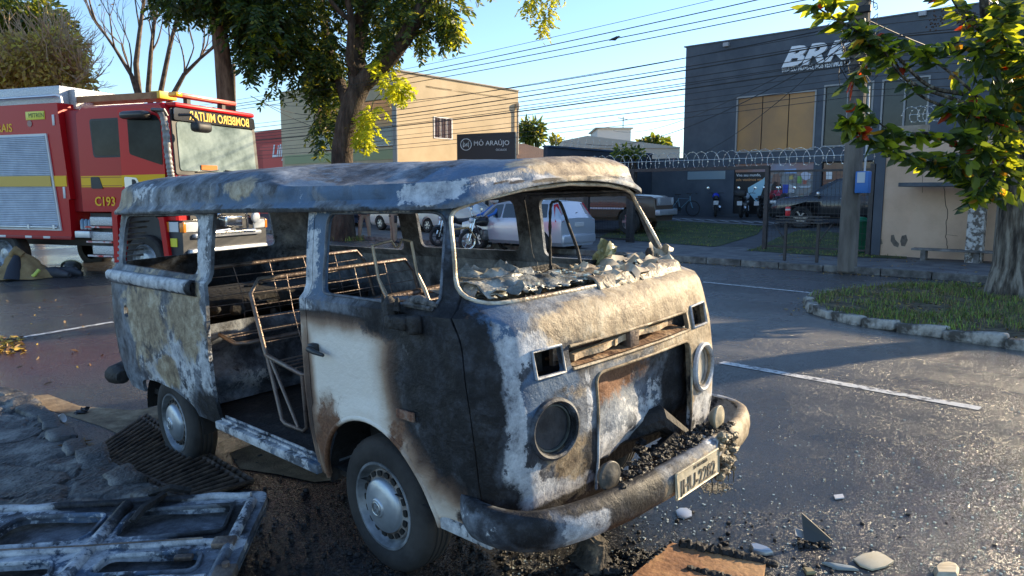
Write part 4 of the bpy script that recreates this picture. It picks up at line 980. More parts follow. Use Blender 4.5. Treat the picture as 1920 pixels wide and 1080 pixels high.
# ============================================================ BUILDINGS
def wallholes(mb,P,dr,L,z0,z1,th,holes,mi=0,inward=None):
    """wall of length L along dr from P, thickness th away from the viewer; holes (a0,a1,zb,zt)"""
    dr=Vector(dr).normalized(); nn=inward
    xs=sorted({0,L}|{h[0] for h in holes}|{h[1] for h in holes}); zs=sorted({z0,z1}|{h[2] for h in holes}|{h[3] for h in holes})
    def pt(a,z,d): v=P+dr*a+nn*d; return (v.x,v.y,z)
    for i in range(len(xs)-1):
        for j in range(len(zs)-1):
            xm=(xs[i]+xs[i+1])/2; zm=(zs[j]+zs[j+1])/2
            if any(h[0]<xm<h[1] and h[2]<zm<h[3] for h in holes): continue
            for d in(0,th): mb.add([pt(xs[i],zs[j],d),pt(xs[i+1],zs[j],d),pt(xs[i+1],zs[j+1],d),pt(xs[i],zs[j+1],d)],[(0,1,2,3)],mi)
    for h in holes:
        a0,a1,zb,zt=h
        for q in(((a0,zb),(a1,zb)),((a1,zb),(a1,zt)),((a1,zt),(a0,zt)),((a0,zt),(a0,zb))):
            mb.add([pt(*q[0],0),pt(*q[1],0),pt(*q[1],th),pt(*q[0],th)],[(0,1,2,3)],mi)
    for q in(((0,z0),(0,z1)),((0,z1),(L,z1)),((L,z1),(L,z0))): mb.add([pt(*q[0],0),pt(*q[1],0),pt(*q[1],th),pt(*q[0],th)],[(0,1,2,3)],mi)
def obox(mb,P,dr,a0,a1,d0,d1,z0,z1,nn,mi=0,bev=0):
    dr=Vector(dr).normalized(); c=P+dr*(a0+a1)/2+nn*(d0+d1)/2; T=Matrix.Translation((c.x,c.y,(z0+z1)/2))@Matrix.Rotation(math.atan2(dr.y,dr.x),4,'Z')
    mb.box((0,0,0),(abs(a1-a0),abs(d1-d0),abs(z1-z0)),M=T,bev=bev)
    if mi: 
        for i in range(len(mb.m)-(6 if bev<=0 else 0),len(mb.m)): mb.m[i]=mi
RT_=-ET   # along the street to the right
def fcoord(px,py,P,dr=RT_):
    nn=Vector((-dr.y,dr.x,0)); q=onplane(px,py,P,nn); return (q-P).dot(dr),q.z
# --- dark grey-blue shop building
PB=st(SB,to_st(*onplane(1278,380,st(SB,0),ES).xy)[1]); PB.z=0
brk=thing('shop_building','tall dark blue grey shop building with white lettering and orange window panels','building',(PB.x,PB.y,.5))
BI=brk.location.copy()
def child(mb,name,mat,parent,smooth=None):
    """mesh made in world coordinates, parented to an empty at its location"""
    o=mb.build(name,mat,None,smooth); root=parent
    o.parent=parent; bpy.context.view_layer.update(); o.matrix_parent_inverse=parent.matrix_world.inverted(); return o
f=lambda px,py:fcoord(px,py,PB)
GREY=mk('blue_grey_render',(.062,.076,.098),(.092,.108,.132),1.2,.75,bump=.15,bscale=30)
ztop=f(1278,90)[1]; print('brk height',ztop)
oa0,oz1=f(1382,182);oa1,_=f(1532,168);oz0=f(1380,287)[1]
wa0=f(1546,160)[0]; wa1=f(1640,150)[0]; wz1=f(1546,160)[1]; wz0=f(1546,276)[1]
w2a0=f(1655,150)[0]; w2a1=f(1745,150)[0]
da0,dz1=f(1377,308); da1=f(1443,300)[0]; ea1=f(1526,300)[0]; ga0=f(1541,300)[0]; ga1=f(1640,300)[0]
LB=34; zg=.71
mb=MB(); holes=[(oa0,oa1,oz0,oz1),(wa0,wa1,wz0,wz1),(w2a0,w2a1,wz0,wz1),(da0,ea1,zg+.15,dz1),(ga0,ga1,zg+.02,dz1)]
la=f(1215,330)[0]; lz1=f(1278,296)[1]
wallholes(mb,PB,RT_,LB,zg-.2,ztop,.25,holes,inward=ES)
obox(mb,PB,RT_,.02,LB,.26,26,zg,ztop-.5,ES)
child(mb,'wall',GREY,brk)
mb=MB(); h0=f(1290,322);h1=f(1360,336)
wallholes(mb,PB+RT_*la,RT_,-la-.003,zg-.2,lz1,.25,[(h0[0]-la,h1[0]-la,h1[1],h0[1])],inward=ES) if h1[0]<0 else wallholes(mb,PB+RT_*la,RT_,-la-.003,zg-.2,lz1,.25,[],inward=ES)
obox(mb,PB,RT_,la,-.003,.26,20,zg,lz1-.2,ES); child(mb,'annex_wall',GREY,brk)
mb=MB(); obox(mb,PB,RT_,h0[0],h1[0],-.03,-.003,h1[1],h0[1],ES); child(mb,'annex_window',mk('pale_window_glass',(.25,.32,.36),rough=.15),brk)
ORG=mk('orange_window_panel',(.30,.17,.09),(.52,.27,.10),.22,.3,spec=.25,thr=(.38,.6))  # panes blend two orange tones by broad noise
n=3
for i in range(n):
    a=oa0+(oa1-oa0)*i/n; mb=MB(); obox(mb,PB,RT_,a+.02,a+(oa1-oa0)/n-.02,.06,.09,oz0+.03,oz1-.03,ES); child(mb,'window_panel',ORG,brk)
mb=MB(); 
def framebars(mb,a0,a1,z0,z1,w,d0=-.03,d1=.05,div=()):
    obox(mb,PB,RT_,a0,a1,d0,d1,z1-w,z1,ES);obox(mb,PB,RT_,a0,a1,d0,d1,z0,z0+w,ES);obox(mb,PB,RT_,a0,a0+w,d0,d1,z0+w,z1-w,ES);obox(mb,PB,RT_,a1-w,a1,d0,d1,z0+w,z1-w,ES)
    for a in div: obox(mb,PB,RT_,a-w/2,a+w/2,d0,d1,z0+w,z1-w,ES)
framebars(mb,oa0,oa1,oz0,oz1,.06); child(mb,'window_frame',mk('pale_frame',(.3,.3,.3),rough=.5),brk)
DGL=mk('dark_reflective_glass',(.010,.012,.014),(.028,.030,.03),1.6,.12,spec=.35)
for a,b in((wa0,wa1),(w2a0,w2a1)):
    mb=MB(); obox(mb,PB,RT_,a+.05,b-.05,.06,.08,wz0+.05,wz1-.05,ES); child(mb,'dark_window',DGL,brk)
    mb=MB(); framebars(mb,a,b,wz0,wz1,.06,div=((a+b)/2,)); child(mb,'window_frame',mk('pale_frame',(.3,.3,.3)),brk)
# poster wall
mb=MB(); obox(mb,PB,RT_,da0+.03,da1,.05,.08,zg+.15,dz1-.35,ES); ps=child(mb,'dark_poster',mk('poster_black',(.02,.018,.018),rough=.5),brk)
mb=MB(); obox(mb,PB,RT_,da0+.03,ea1,.045,.075,dz1-.35,dz1,ES); child(mb,'poster_header',mk('poster_header_orange',(.40,.17,.08),(.30,.30,.38),.5,.6),brk)
WHT=mk('white_paint',(.80,.80,.80),rough=.5)
PO=mk('poster_orange_ink',(.75,.36,.15),rough=.6)
def ftext(name,s,px0,px1,pyc,mat,parent,h=None,shear=0,dd=-.01,ext=.01,P=PB,dr=RT_,mirror=False,off=0):
    a0,z=fcoord(px0,pyc,P,dr); a1,z2=fcoord(px1,pyc,P,dr); nn=Vector((-dr.y,dr.x,0))
    t=text(name,s,1,ext,mat,None,Matrix.Identity(4),shear=shear,mirror=mirror,off=off)
    xs=[v.co.x for v in t.data.vertices]; ys=[v.co.y for v in t.data.vertices]; wd=max(xs)-min(xs); hh=max(ys)-min(ys)
    L=a1-a0; sx=L/wd; sy_=(h/hh if h else sx); cx_=(max(xs)+min(xs))/2; cy_=(max(ys)+min(ys))/2
    T=frame(P+Vector(dr)*((a0+a1)/2)+nn*dd+Vector((0,0,z)),dr)@Matrix.Diagonal((sx,sy_,1,1))@Matrix.Translation((-cx_,-cy_,0))
    t.data.transform(T); t.parent=parent; bpy.context.view_layer.update(); t.matrix_parent_inverse=parent.matrix_world.inverted(); return t
ftext('poster_text','Viva seu mundo,',1380,1426,329,WHT,ps,dd=.035,ext=.004,off=.01); ftext('poster_text','nós vestimos você',1380,1433,337,PO,ps,dd=.035,ext=.004,off=.01)
def fprism(pts,name,mat,parent,d0,d1,P=PB,dr=RT_):
    nn=Vector((-dr.y,dr.x,0)); q=[fcoord(x,y,P,dr) for x,y in pts]; mb=MB(); n=len(q)
    vs=[P+dr*a+nn*d0+Vector((0,0,z)) for a,z in q]+[P+dr*a+nn*d1+Vector((0,0,z)) for a,z in q]
    mb.add(vs,[tuple(range(n)),tuple(range(2*n-1,n-1,-1))]+[(i,(i+1)%n,n+(i+1)%n,n+i) for i in range(n)]); return child(mb,name,mat,parent)
fprism([(1439,326),(1430,336),(1402,352),(1402,360),(1412,372),(1420,382),(1426,366)],'paper_curl',mk('pale_cyan',(.42,.66,.74),rough=.6),ps,.02,.045)
mb=MB(); obox(mb,PB,RT_,da1+.04,ea1,.05,.08,zg+.15,dz1-.36,ES)
cp_=child(mb,'photo_poster',mk('poster_collage',(.20,.11,.08),(.35,.24,.18),2.2,.6,c3=(.28,.30,.30)),brk)
for pts,c in (([(1449,327),(1459,325),(1463,338),(1460,352),(1450,352),(1446,340)],(.30,.17,.12)),([(1446,348),(1452,340),(1464,345),(1467,362),(1445,362)],(.05,.05,.045)),([(1445,357),(1466,356),(1466,368),(1444,368)],(.70,.06,.12)),([(1467,346),(1478,346),(1476,362),(1467,364)],(.05,.10,.50)),([(1479,345),(1490,350),(1488,362),(1478,364)],(.55,.55,.55)),([(1470,318),(1492,316),(1493,325),(1471,325)],(.35,.50,.75)),([(1500,326),(1508,321),(1520,326),(1518,335),(1510,338),(1504,335)],(.60,.60,.68)),([(1495,330),(1502,331),(1502,344),(1494,343)],(.25,.45,.12)),([(1479,330),(1486,328),(1487,336),(1479,337)],(.60,.45,.15)),([(1505,338),(1512,338),(1511,345),(1505,345)],(.5,.15,.1)),([(1496,349),(1520,348),(1516,352),(1500,352)],(.55,.57,.6))):
    fprism(pts,'printed_shape',mk('ink_%d_%d_%d'%tuple(int(x*99) for x in c),c,rough=.6),cp_,.035,.047)
mb=MB(); obox(mb,PB,RT_,ga0+.05,ga1-.05,.10,.12,zg+.05,dz1-.05,ES); child(mb,'shop_window',mk('shop_window_glass',(.11,.085,.06),(.20,.15,.10),1,.15),brk)
fprism([(1548,322),(1559,322),(1559,336),(1548,336)],'notice',WHT,brk,.06,.09)
ltr=ftext('letters','BRK',1469,1612,109,mk('sign_white',(.78,.80,.84),rough=.4),brk,h=f(1540,89)[1]-f(1540,127)[1],shear=.35,dd=-.09,ext=.06,off=.035); ltr['label']='large white slanted letters reading BRK'
ftext('slogan','VIVA SEU MUNDO, NÓS VESTIMOS VOCÊ',1467,1604,131,mk('sign_white',(.78,.80,.84)),brk,h=.30,shear=.25,dd=-.04,ext=.03,off=.012)
for px,py in((1363,84),(1731,26)):
    a,z=f(px,py); mb=MB(); obox(mb,PB,RT_,a-.12,a+.12,-.15,-.003,z-.08,z+.08,ES); child(mb,'floodlight',mk('lamp_body',(.4,.4,.42)),brk)
mb=MB(); obox(mb,PB,RT_,-.1,LB,-.04,.30,ztop+.003,ztop+.05,ES); child(mb,'parapet_cap',mk('cap_metal',(.12,.13,.15),rough=.5),brk)
# --- fence with gate opening, beam and razor wire
IRON=mk('dark_painted_iron',(.025,.022,.025),(.05,.045,.045),8,.5,bump=.1)
PF_=st(SF,0)
def tf(px,py=400): return to_st(*onplane(px,py,st(SF,0),ES).xy)[1]
t_a,t_b,t_c,t_d=tf(985),tf(1186),tf(1436),tf(1632)
zf_top=onplane(1437,317,st(SF,0),ES).z; print('fence z',zf_top,'t',t_a,t_b,t_c,t_d)
def fence_panel(t0,t1,label,name='mesh_fence'):
    c=st(SF,(t0+t1)/2); o=thing(name,label,'fence',(c.x,c.y,.13)); 
    mb=MB(); 
    for t in(t0,t1):
        p=st(SF,t); T=Matrix.Translation((p.x,p.y,(zf_top+.1)/2+.05))@Matrix.Rotation(math.atan2(ET.y,ET.x),4,'Z'); mb2=MB(); mb2.box((0,0,0),(.11,.11,zf_top-.05),M=T); child(mb2,'post',IRON,o)
    L=t0-t1
    for z0_,z1_ in((zf_top-.10,zf_top-.04),(.22,.27)): mb=MB(); obox(mb,st(SF,t0),RT_,.06,L-.06,-.02,.02,z0_,z1_,ES); child(mb,'rail',IRON,o)
    mb=MB(); a=.09
    while a<L-.06:
        p=st(SF,t0-a); mb.tube([(p.x,p.y,.25),(p.x,p.y,zf_top-.08)],.0045,4,cap=False); a+=.105
    z=.35
    while z<zf_top-.1:
        p=st(SF,t0-.06);q=st(SF,t1+.06); mb.tube([(p.x,p.y,z),(q.x,q.y,z)],.0045,4,cap=False); z+=.17
    child(mb,'mesh_panel',IRON,o)
    return o
fence_panel(t_c,t_d,'dark iron mesh fence panel between the gate post and the utility pole')
fence_panel(t_a,t_b+1.9,'dark iron mesh fence panel behind the silver hatchback')
fence_panel(t_b+1.8,t_b,'dark iron mesh gate leaf beside the parked brown off-road car','mesh_gate')
c=st(SF,(t_b+t_c)/2); o=thing('gate_frame','dark iron beam and wide post over the open yard gateway','gate',(c.x,c.y,.13))
mb=MB(); obox(mb,st(SF,t_a),RT_,0,t_a-t_c+.06,-.05,.05,zf_top,zf_top+.10,ES); child(mb,'beam',IRON,o)
mb=MB(); obox(mb,st(SF,t_b),RT_,-.30,-.08,.08,.28,.1,zf_top-.003,ES); child(mb,'post',IRON,o)
ST0=st; ES0=ES; ET0=ET
RZ=mk('galvanised_wire',(.42,.43,.44),(.62,.62,.62),20,.3,.8)
def razor(name,label,s,t0,t1,zc,r,pitch,wr=.007,swap=False):
    st=(lambda s_,t_,z=0: ST0(t_,s_,z)) if swap else ST0
    ES,ET=(ET0,ES0) if swap else (ES0,ET0)
    mb=MB(); L=abs(t0-t1); n=int(L/pitch*22); P=[]
    for i in range(n+1):
        a=i/22*2*PI; t=t0+(t1-t0)*i/n; p=st(s,t); off=ES*(r*math.cos(a)*.45)+ET*(r*math.cos(a)*.92); wob=ET*.12*r*math.sin(a*.37+1)
        P.append((p.x+off.x+wob.x,p.y+off.y+wob.y,zc+r*math.sin(a)))
    for k in range(0,n,200): mb.tube(P[k:k+201],wr,4,cap=False)
    for i in range(0,n,2):
        q=Vector(P[i]); mb.box(q,(.035,.010,.022),rz=i)
    mb.tube([tuple(st(s,t0)+Vector((0,0,zc))),tuple(st(s,t1)+Vector((0,0,zc)))],wr*.8,4)
    o=mb.build(name,RZ,fixn=False); tag(o,label,'razor wire'); return o
razor('razor_wire_coil','coil of silver razor wire along the top of the yard gate beam and fence',SF,t_b+2,t_d+.1,zf_top+.10+.22,.24,.33)
# --- salmon wall, pillar, bus shelter, bench
tw0,tw1=tf(1655),tf(1655)-14
mb=MB(); zt=onplane(1700,262,st(SF,0),ES).z
cw=st(SF,tw0-4); sw=thing('salmon_wall','cracked salmon rendered boundary wall behind the bus shelter','wall',(cw.x,cw.y,.13))
SALM=mk('salmon_render',(.56,.38,.26),(.72,.51,.36),.9,.85,bump=.25,bscale=25)
mb=MB(); obox(mb,st(SF,tw0),RT_,0,14,-.0,.22,.0,zt,ES); child(mb,'wall',SALM,sw)
mb=MB(); obox(mb,st(SF,tw0),RT_,.02,.9,.03,.2,zt+.003,zt+.35,ES); obox(mb,st(SF,tw0),RT_,3.1,14,.0,.22,zt+.003,zt+.30,ES); child(mb,'wall_cap',mk('old_plaster',(.28,.23,.18),(.45,.38,.30),3,.9),sw)
mb=MB(); rg=random.Random(4)
def crack(mb,pts,r,P,dd=-.004):
    q=[]
    for i in range(len(pts)-1):
        (x0,y0),(x1,y1)=pts[i],pts[i+1]; m=8
        for j in range(m):
            a,z=fcoord(x0+(x1-x0)*j/m+rg.uniform(-1.6,1.6),y0+(y1-y0)*j/m,P); q.append(tuple(P+RT_*a+ES*dd+Vector((0,0,z))))
    mb.tube(q,r,4)
crack(mb,[(1772,300),(1770,345),(1776,400),(1773,440),(1778,470)],.007,st(SF,tw0)); crack(mb,[(1730,300),(1728,370)],.004,st(SF,tw0)); crack(mb,[(1776,440),(1800,443)],.004,st(SF,tw0))
child(mb,'crack',mk('crack_dark',(.06,.04,.03)),sw)
for pts in ([(1671,441),(1676,440),(1679,450),(1686,457),(1684,464),(1676,461),(1670,452)],[(1691,442),(1699,440),(1702,450),(1697,462),(1690,461),(1688,452)],[(1649,450),(1653,448),(1655,457),(1650,459)]):
    fprism(pts,'missing_plaster',mk('bare_render',(.12,.10,.085),(.22,.18,.14),9,.9),sw,-.006,.002,st(SF,tw0))
mb=MB(); obox(mb,st(SF,tf(1634)),RT_,.05,tf(1634)-tw0-.003,-.04,.26,.0,onplane(1640,262,st(SF,0),ES).z,ES); o=mb.build('gate_pillar',GREY); tag(o,'dark blue grey pillar between the mesh fence and the salmon wall','pillar')
razor('razor_wire_coil','coil of silver razor wire on the salmon wall behind the leaves',SF+.12,tf(1690),tf(1690)-2.6,zt+.62,.19,.16,.006)
ss=SF-.55
def ts(px,s): return to_st(*onplane(px,400,st(s,0),ES).xy)[1]
a0=ts(1690,ss)
zr=onplane(1760,346,st(ss,0),ES).z; zben=onplane(1760,466,st(ss,0),ES).z; print('shelter roof z',zr,'bench',zben)
c=st(ss,a0-1.6); sh=thing('bus_shelter','concrete bus shelter with a thin flat roof and one peeling pillar','bus shelter',(c.x,c.y,.13))
CONC=mk('weathered_concrete',(.09,.085,.08),(.30,.28,.26),4,.9,bump=.5,c3=(.18,.17,.16),bscale=30)
tl=ts(1683,ss-.5); obw=MB(); obox(obw,st(ss,tl),RT_,0,5.2,-.62,.42,zr-.05,zr+.045,ES,bev=.01); child(obw,'roof_slab',mk('slab_blue_grey',(.05,.06,.07),(.12,.14,.16),3,.8,bump=.3),sh)
mb=MB(); pc=ts(1817,ss)
obox(mb,st(ss,pc),RT_,0,.34,-.15,.15,.1,zr-.05,ES,bev=.01); child(mb,'pillar',mk('peeling_painted_pillar',(.14,.12,.10),(.62,.60,.57),9,.85,bump=.6,thr=(.45,.56),bscale=50),sh)
bt=ts(1716,ss-.1)
bn=thing('bench','low concrete bench with three legs under the bus shelter roof','bench',tuple(st(ss-.1,bt-1)+Vector((0,0,.13))))
mb=MB(); obox(mb,st(ss-.1,bt),RT_,0,3.6,-.16,.16,zben-.05,zben+.0,ES,bev=.008); child(mb,'seat',CONC,bn)
for a in(.20,1.3,2.75):
    mb=MB(); obox(mb,st(ss-.1,bt),RT_,a,a+.11,-.13,.13,.12,zben-.052,ES,bev=.01); child(mb,'leg',CONC,bn)
# --- utility pole
pp=at(1588,500,.14); POLEP=pp
po=thing('utility_pole','grey concrete utility pole standing at the kerb and holding many cables','pole',(pp.x,pp.y,.1))
mb=MB(); mb.lathe([(.205,-.05),(.20,1),(.175,4),(.15,9),(.145,9.3)],'Z',10); mb.build('pole_shaft',mk('pole_concrete',(.10,.088,.075),(.22,.195,.17),3,.9,bump=.6,bscale=30,stretch=(1,1,.25)),po,30)
ang=math.atan2(ES.y,ES.x)
for z in(8.3,7.0):
    mb=MB(); T=Matrix.Rotation(ang,4,'Z'); mb.box((0,-.16,z),(2.2,.09,.11),M=T); mb.build('crossarm',mk('weathered_wood',(.10,.075,.05),(.2,.16,.12),6,.9),po)
for x in(-1,-.55,.55,1): 
    mb=MB(); q=Matrix.Rotation(ang,4,'Z')@Vector((x,-.16,8.36)); mb.lathe([(.02,0),(.05,.02),(.025,.05),(.05,.08),(.025,.11),(.03,.14)],'Z',10,c=q); mb.build('insulator',mk('brown_ceramic',(.12,.05,.03),rough=.2),po,50)
mb=MB(); mb.lathe([(.22,-.3),(.24,-.28),(.24,.3),(.22,.32),(.001,.34)],'Z',18,c=(0,0,0),M=Matrix.Translation((0.0,-.42,5.6))@Matrix.Rotation(0,4,'Z')) if 0 else None
for k,(z,l) in enumerate(((4.9,.45),(5.15,.3),(4.6,.25),(5.4,.5))):
    mb=MB(); T=Matrix.Rotation(ang,4,'Z'); mb.box((-.26,.0,z),(.12,l,.14),M=T,bev=.02); mb.build('cable_box',mk('cable_box_black',(.02,.02,.022),rough=.6),po)
mb=MB(); rg=random.Random(8)
for k in range(14):
    z=rg.uniform(4.1,5.5); P=[(math.cos(a)*rg.uniform(.22,.45)*(1 if i else .8),math.sin(a)*rg.uniform(.2,.4),z+rg.uniform(-.45,.3)*math.sin(i)) for i,a in enumerate([rg.uniform(0,1)+j*.9 for j in range(8)])]
    mb.tube([tuple(p) for p in P],.009,4)
mb.build('cable_loops',mk('cable_black',(.015,.015,.016),rough=.6),po)
bxp=onplane(1609,342,st(to_st(pp.x,pp.y)[0]-.02,0),ES); r_=thing('meter_box','small bright blue box strapped to the utility pole','box',(bxp.x+.02,bxp.y-.18,bxp.z))
mb=MB(); T=Matrix.Rotation(R(-48),4,'Z'); mb.box((0,0,0),(.28,.16,.46),M=T,bev=.02); mb.build('case',mk('blue_case',(.03,.16,.48),rough=.45),r_,40)
mb=MB(); mb.box((-.01,-.085,.10),(.16,.012,.22),M=T); mb.build('face_plate',mk('sticker_grey',(.5,.55,.6),rough=.5),r_)
mb=MB(); mb.tube([(.02,0,.2),(.04,.02,1.0),(.05,.1,2.0)],.02,6); mb.build('conduit',mk('white_conduit',(.6,.6,.6)),r_)
# --- cream building and neighbours
def simple_box_bldg(name,label,pxl,pxr,ytop,dist,hbase,depth,mat,cat='building',mats=None):
    pass
dc=38.0; PC=atd(745,300,dc); PC.z=0
cr=thing('cream_building','two storey cream building with balcony and a high sloping parapet wall','building',(PC.x,PC.y,0))
CREAM=mk('cream_render',(.50,.385,.235),(.62,.485,.31),.5,.85,bump=.15,bscale=20); CREAM2=mk('cream_render_shade',(.52,.43,.30),(.60,.50,.36),.5,.85)
zc0=atd(745,131,dc).z; Ls=11; q2=onplane(972,170,PC,Vector((-ES.y,ES.x,0))); Ls=(q2-PC).dot(ES); zc1=q2.z; print('cream',zc0,zc1,Ls)
mb=MB(); th=Vector((-RT_.x,-RT_.y,0))*.25
A=[PC,PC+ES*Ls]; wz=[0,0]
def quadv(mb,p,q,za,zb,zc,zd): mb.add([(p.x,p.y,za),(q.x,q.y,zb),(q.x,q.y,zc),(p.x,p.y,zd)],[(0,1,2,3)])
# side wall with window hole
sidew=fcoord(813,220,PC,ES); s1=fcoord(848,260,PC,ES)
nIn=ET
wallholes(mb,PC,ES,Ls,0,zc1-.01,.25,[(sidew[0],s1[0],s1[1],sidew[1])],inward=nIn)
v=[PC+Vector((0,0,zc1-.01)),PC+ES*Ls+Vector((0,0,zc1-.01)),PC+ES*Ls+Vector((0,0,zc1)),PC+Vector((0,0,zc0))]
mb.add(v+[x+nIn*.25 for x in v],[(0,1,2,3),(7,6,5,4),(3,2,6,7),(0,3,7,4),(1,5,6,2)])
child(mb,'side_wall',CREAM,cr)
fl=onplane(582,160,PC,ES); Lf=(fl-PC).length; lf0,lf1=-(fcoord(600,210,PC)[0]),-(fcoord(733,176,PC)[0])
# front wall from left corner to PC, with balcony recess
PL=PC+ET*Lf; zz=lambda py,px=660:fcoord(px,py,PC)[1]
zcl=zz(158,584)
mb=MB(); wallholes(mb,PL+RT_*.003,RT_,Lf-.006,0,min(zc0,zcl)-.1,.3,[(Lf+fcoord(590,230,PC)[0],Lf+fcoord(741,230,PC)[0],zz(275,741),zz(182,741))],inward=ES)
child(mb,'front_wall',CREAM,cr)
mb=MB(); obox(mb,PL,RT_,.1,Lf-.27,1.8,2.0,0,zc1-.3,ES); child(mb,'recess_wall',CREAM,cr)
mb=MB(); obox(mb,PL,RT_,0,Lf,2.01,Ls,zc1-.6,zc1-.5,ES); obox(mb,PL,RT_,.0,.25,.31,Ls,0,zc1-.2,ES); child(mb,'rear_block',CREAM,cr)
mb=MB(); a0_,a1_=Lf+fcoord(592,230,PC)[0],Lf+fcoord(740,230,PC)[0]; zb_=zz(275,741)
for z in(zb_+.08,zb_+1.0): obox(mb,PL,RT_,a0_,a1_,-.05,.0-.003,z,z+.06,ES)
for k in range(5): a=a0_+(a1_-a0_)*k/4; obox(mb,PL,RT_,a-.03,a+.03,-.05,-.003,zb_+.14,zb_+1.0,ES)
child(mb,'balcony_rail',mk('grey_alu',(.3,.31,.32),rough=.4,metal=.5),cr)
mb=MB(); obox(mb,PL,RT_,a0_+.1,a1_-.1,-.02,-.004,zb_+.16,zb_+.98,ES); child(mb,'balcony_glass',mk('grey_balcony_glass',(.12,.13,.13),rough=.15),cr)
mb=MB(); obox(mb,PL,RT_,a0_+.8,a0_+3.2,1.75,1.79,zb_,zb_+2.1,ES); obox(mb,PL,RT_,a1_-2.4,a1_-.4,1.75,1.79,zb_,zb_+2.1,ES); child(mb,'balcony_door',DGL,cr)
mb=MB(); obox(mb,PL,RT_,.3,Lf-.3,-.03,-.003,zz(298,741),zb_-.1,ES); child(mb,'green_band',mk('pale_green_render',(.36,.38,.20),rough=.8),cr)
def side_obox(mb,a0,a1,d0,d1,z0,z1): obox(mb,PC,ES,a0,a1,d0,d1,z0,z1,nIn)
mb=MB(); a,b=sidew[0],s1[0]; zt_,zb2=sidew[1],s1[1]
for x in(a,a+(b-a)/3,a+(b-a)*2/3,b-.06): side_obox(mb,x,x+.06,-.03,.05,zb2,zt_)
side_obox(mb,a,b,-.03,.04,zb2-.05,zb2); side_obox(mb,a,b,-.03,.04,zt_,zt_+.05)
wf=child(mb,'window_frame',WHT,cr); mb=MB(); side_obox(mb,a+.02,b-.02,.07,.09,zb2,zt_); child(mb,'window_pane',mk('violet_glass',(.09,.07,.11),rough=.12),cr)
mb=MB()
for k in range(1,12): x=a+(b-a)*k/12; side_obox(mb,x-.012,x+.012,-.05,-.035,zb2,zt_)
child(mb,'window_bars',mk('bar_brown',(.15,.09,.08)),cr)
mb=MB(); aa,zz1=fcoord(968,205,PC,ES); p_=PC+ES*aa-nIn*.12
mb.tube([(p_.x,p_.y,zz1+.1),(p_.x,p_.y,0)],.06,8); mb.lathe([(.08,0),(.12,.15),(.12,.35),(.001,.36)],'Z',10,c=(p_.x,p_.y,zz1)); child(mb,'downpipe',mk('pipe_beige',(.45,.40,.32)),cr)
mb=MB(); side_obox(mb,-.05,.01,-.05,.3,0,zc0+.02); v=[PC-nIn*.05+Vector((0,0,zc0)),PC+ES*Ls-nIn*.05+Vector((0,0,zc1))]; mb.tube([tuple(v[0]),tuple(v[1])],.05,5); child(mb,'parapet_flashing',mk('flashing_grey',(.35,.33,.30)),cr)
# red building with script sign
dr_=46; PR=atd(545,300,dr_); PR.z=0
rb=thing('red_shop_building','low red fronted shop building with a pale side wall','building',(PR.x,PR.y,0))
zr1=atd(545,241,dr_).z
mb=MB(); obox(mb,PR,RT_,-9,-.003,0,.3,0,zr1,ES); child(mb,'front_wall',mk('red_render',(.42,.05,.04),(.5,.07,.05),1,.7),rb)
mb=MB(); obox(mb,PR,ES,0,9,0,.25,0,zr1-.02,ET); child(mb,'side_wall',CREAM,rb)
sg_=thing('red_shop_sign','bright red projecting shop sign with white script lettering','sign',tuple(PR+RT_*-1+Vector((0,0,2))))
sa,sz1=fcoord(505,273,PR); sb,_=fcoord(545,273,PR); sz0=sz1-1.9
mb=MB(); obox(mb,PR,RT_,sa,sb-.05,-.5,-.05,sz0,sz1,ES); obox(mb,PR,RT_,sa-.4,sa,-.45,-.1,sz1-.35,sz1-.1,ES); child(mb,'sign_box',mk('bright_red_sign',(.62,.03,.02),rough=.5),sg_)
PR2=PR-ES*.5
ftext('sign_text','Lilly',511,540,287,WHT,sg_,dd=-.02,ext=.01,P=PR2,shear=.3,off=.02); ftext('sign_text','ooo',514,534,300,WHT,sg_,dd=-.02,ext=.01,P=PR2) if 0 else None
# optician sign board
dm=31.0; ma_=atd(857,300,dm); nb=(RT_*.35+Vector((1,0,0))*.65).normalized(); PM_=ma_.copy(); PM_.z=0
nnb=Vector((-nb.y,nb.x,0))
mo=thing('optician_sign','dark rectangular optician sign board with white monogram and name','sign',(PM_.x,PM_.y,3))
am,zm1=fcoord(966,247,PM_,nb); zm0=fcoord(857,303,PM_,nb)[1]; zl=fcoord(857,252,PM_,nb)[1]
mb=MB(); vs=[PM_+Vector((0,0,zm0)),PM_+nb*am+Vector((0,0,zm0)),PM_+nb*am+Vector((0,0,zm1)),PM_+Vector((0,0,zl))]
mb.add(vs+[v+nnb*.25 for v in vs],[(0,1,2,3),(7,6,5,4),(0,4,5,1),(1,5,6,2),(2,6,7,3),(3,7,4,0)]); child(mb,'board',mk('board_dark',(.035,.033,.038),rough=.5),mo)
ftext('sign_name','MÔ ARAÚJO',889,955,269,WHT,mo,dd=-.02,P=PM_,dr=nb,off=.0); ftext('sign_word','ÓCULOS',930,950,280.5,WHT,mo,dd=-.02,P=PM_,dr=nb)
mb=MB(); ca,cz_=fcoord(874,271,PM_,nb); rr_=(fcoord(884,271,PM_,nb)[0]-ca)
cc=PM_+nb*ca-nnb*.02+Vector((0,0,cz_)); pt=lambda u,w_:tuple(cc+nb*u*rr_+Vector((0,0,w_*rr_)))
mb.tube([pt(math.cos(a),math.sin(a)) for a in [i*PI/16 for i in range(33)]],.018,5); mb.tube([pt(-.5,-.45),pt(-.5,.5),pt(0,-.3),pt(.5,.5),pt(.5,-.5),pt(.05,.15)],.022,5); mb.tube([pt(-.45,-.45),pt(-.05,.0)],.016,4)
child(mb,'monogram',WHT,mo)
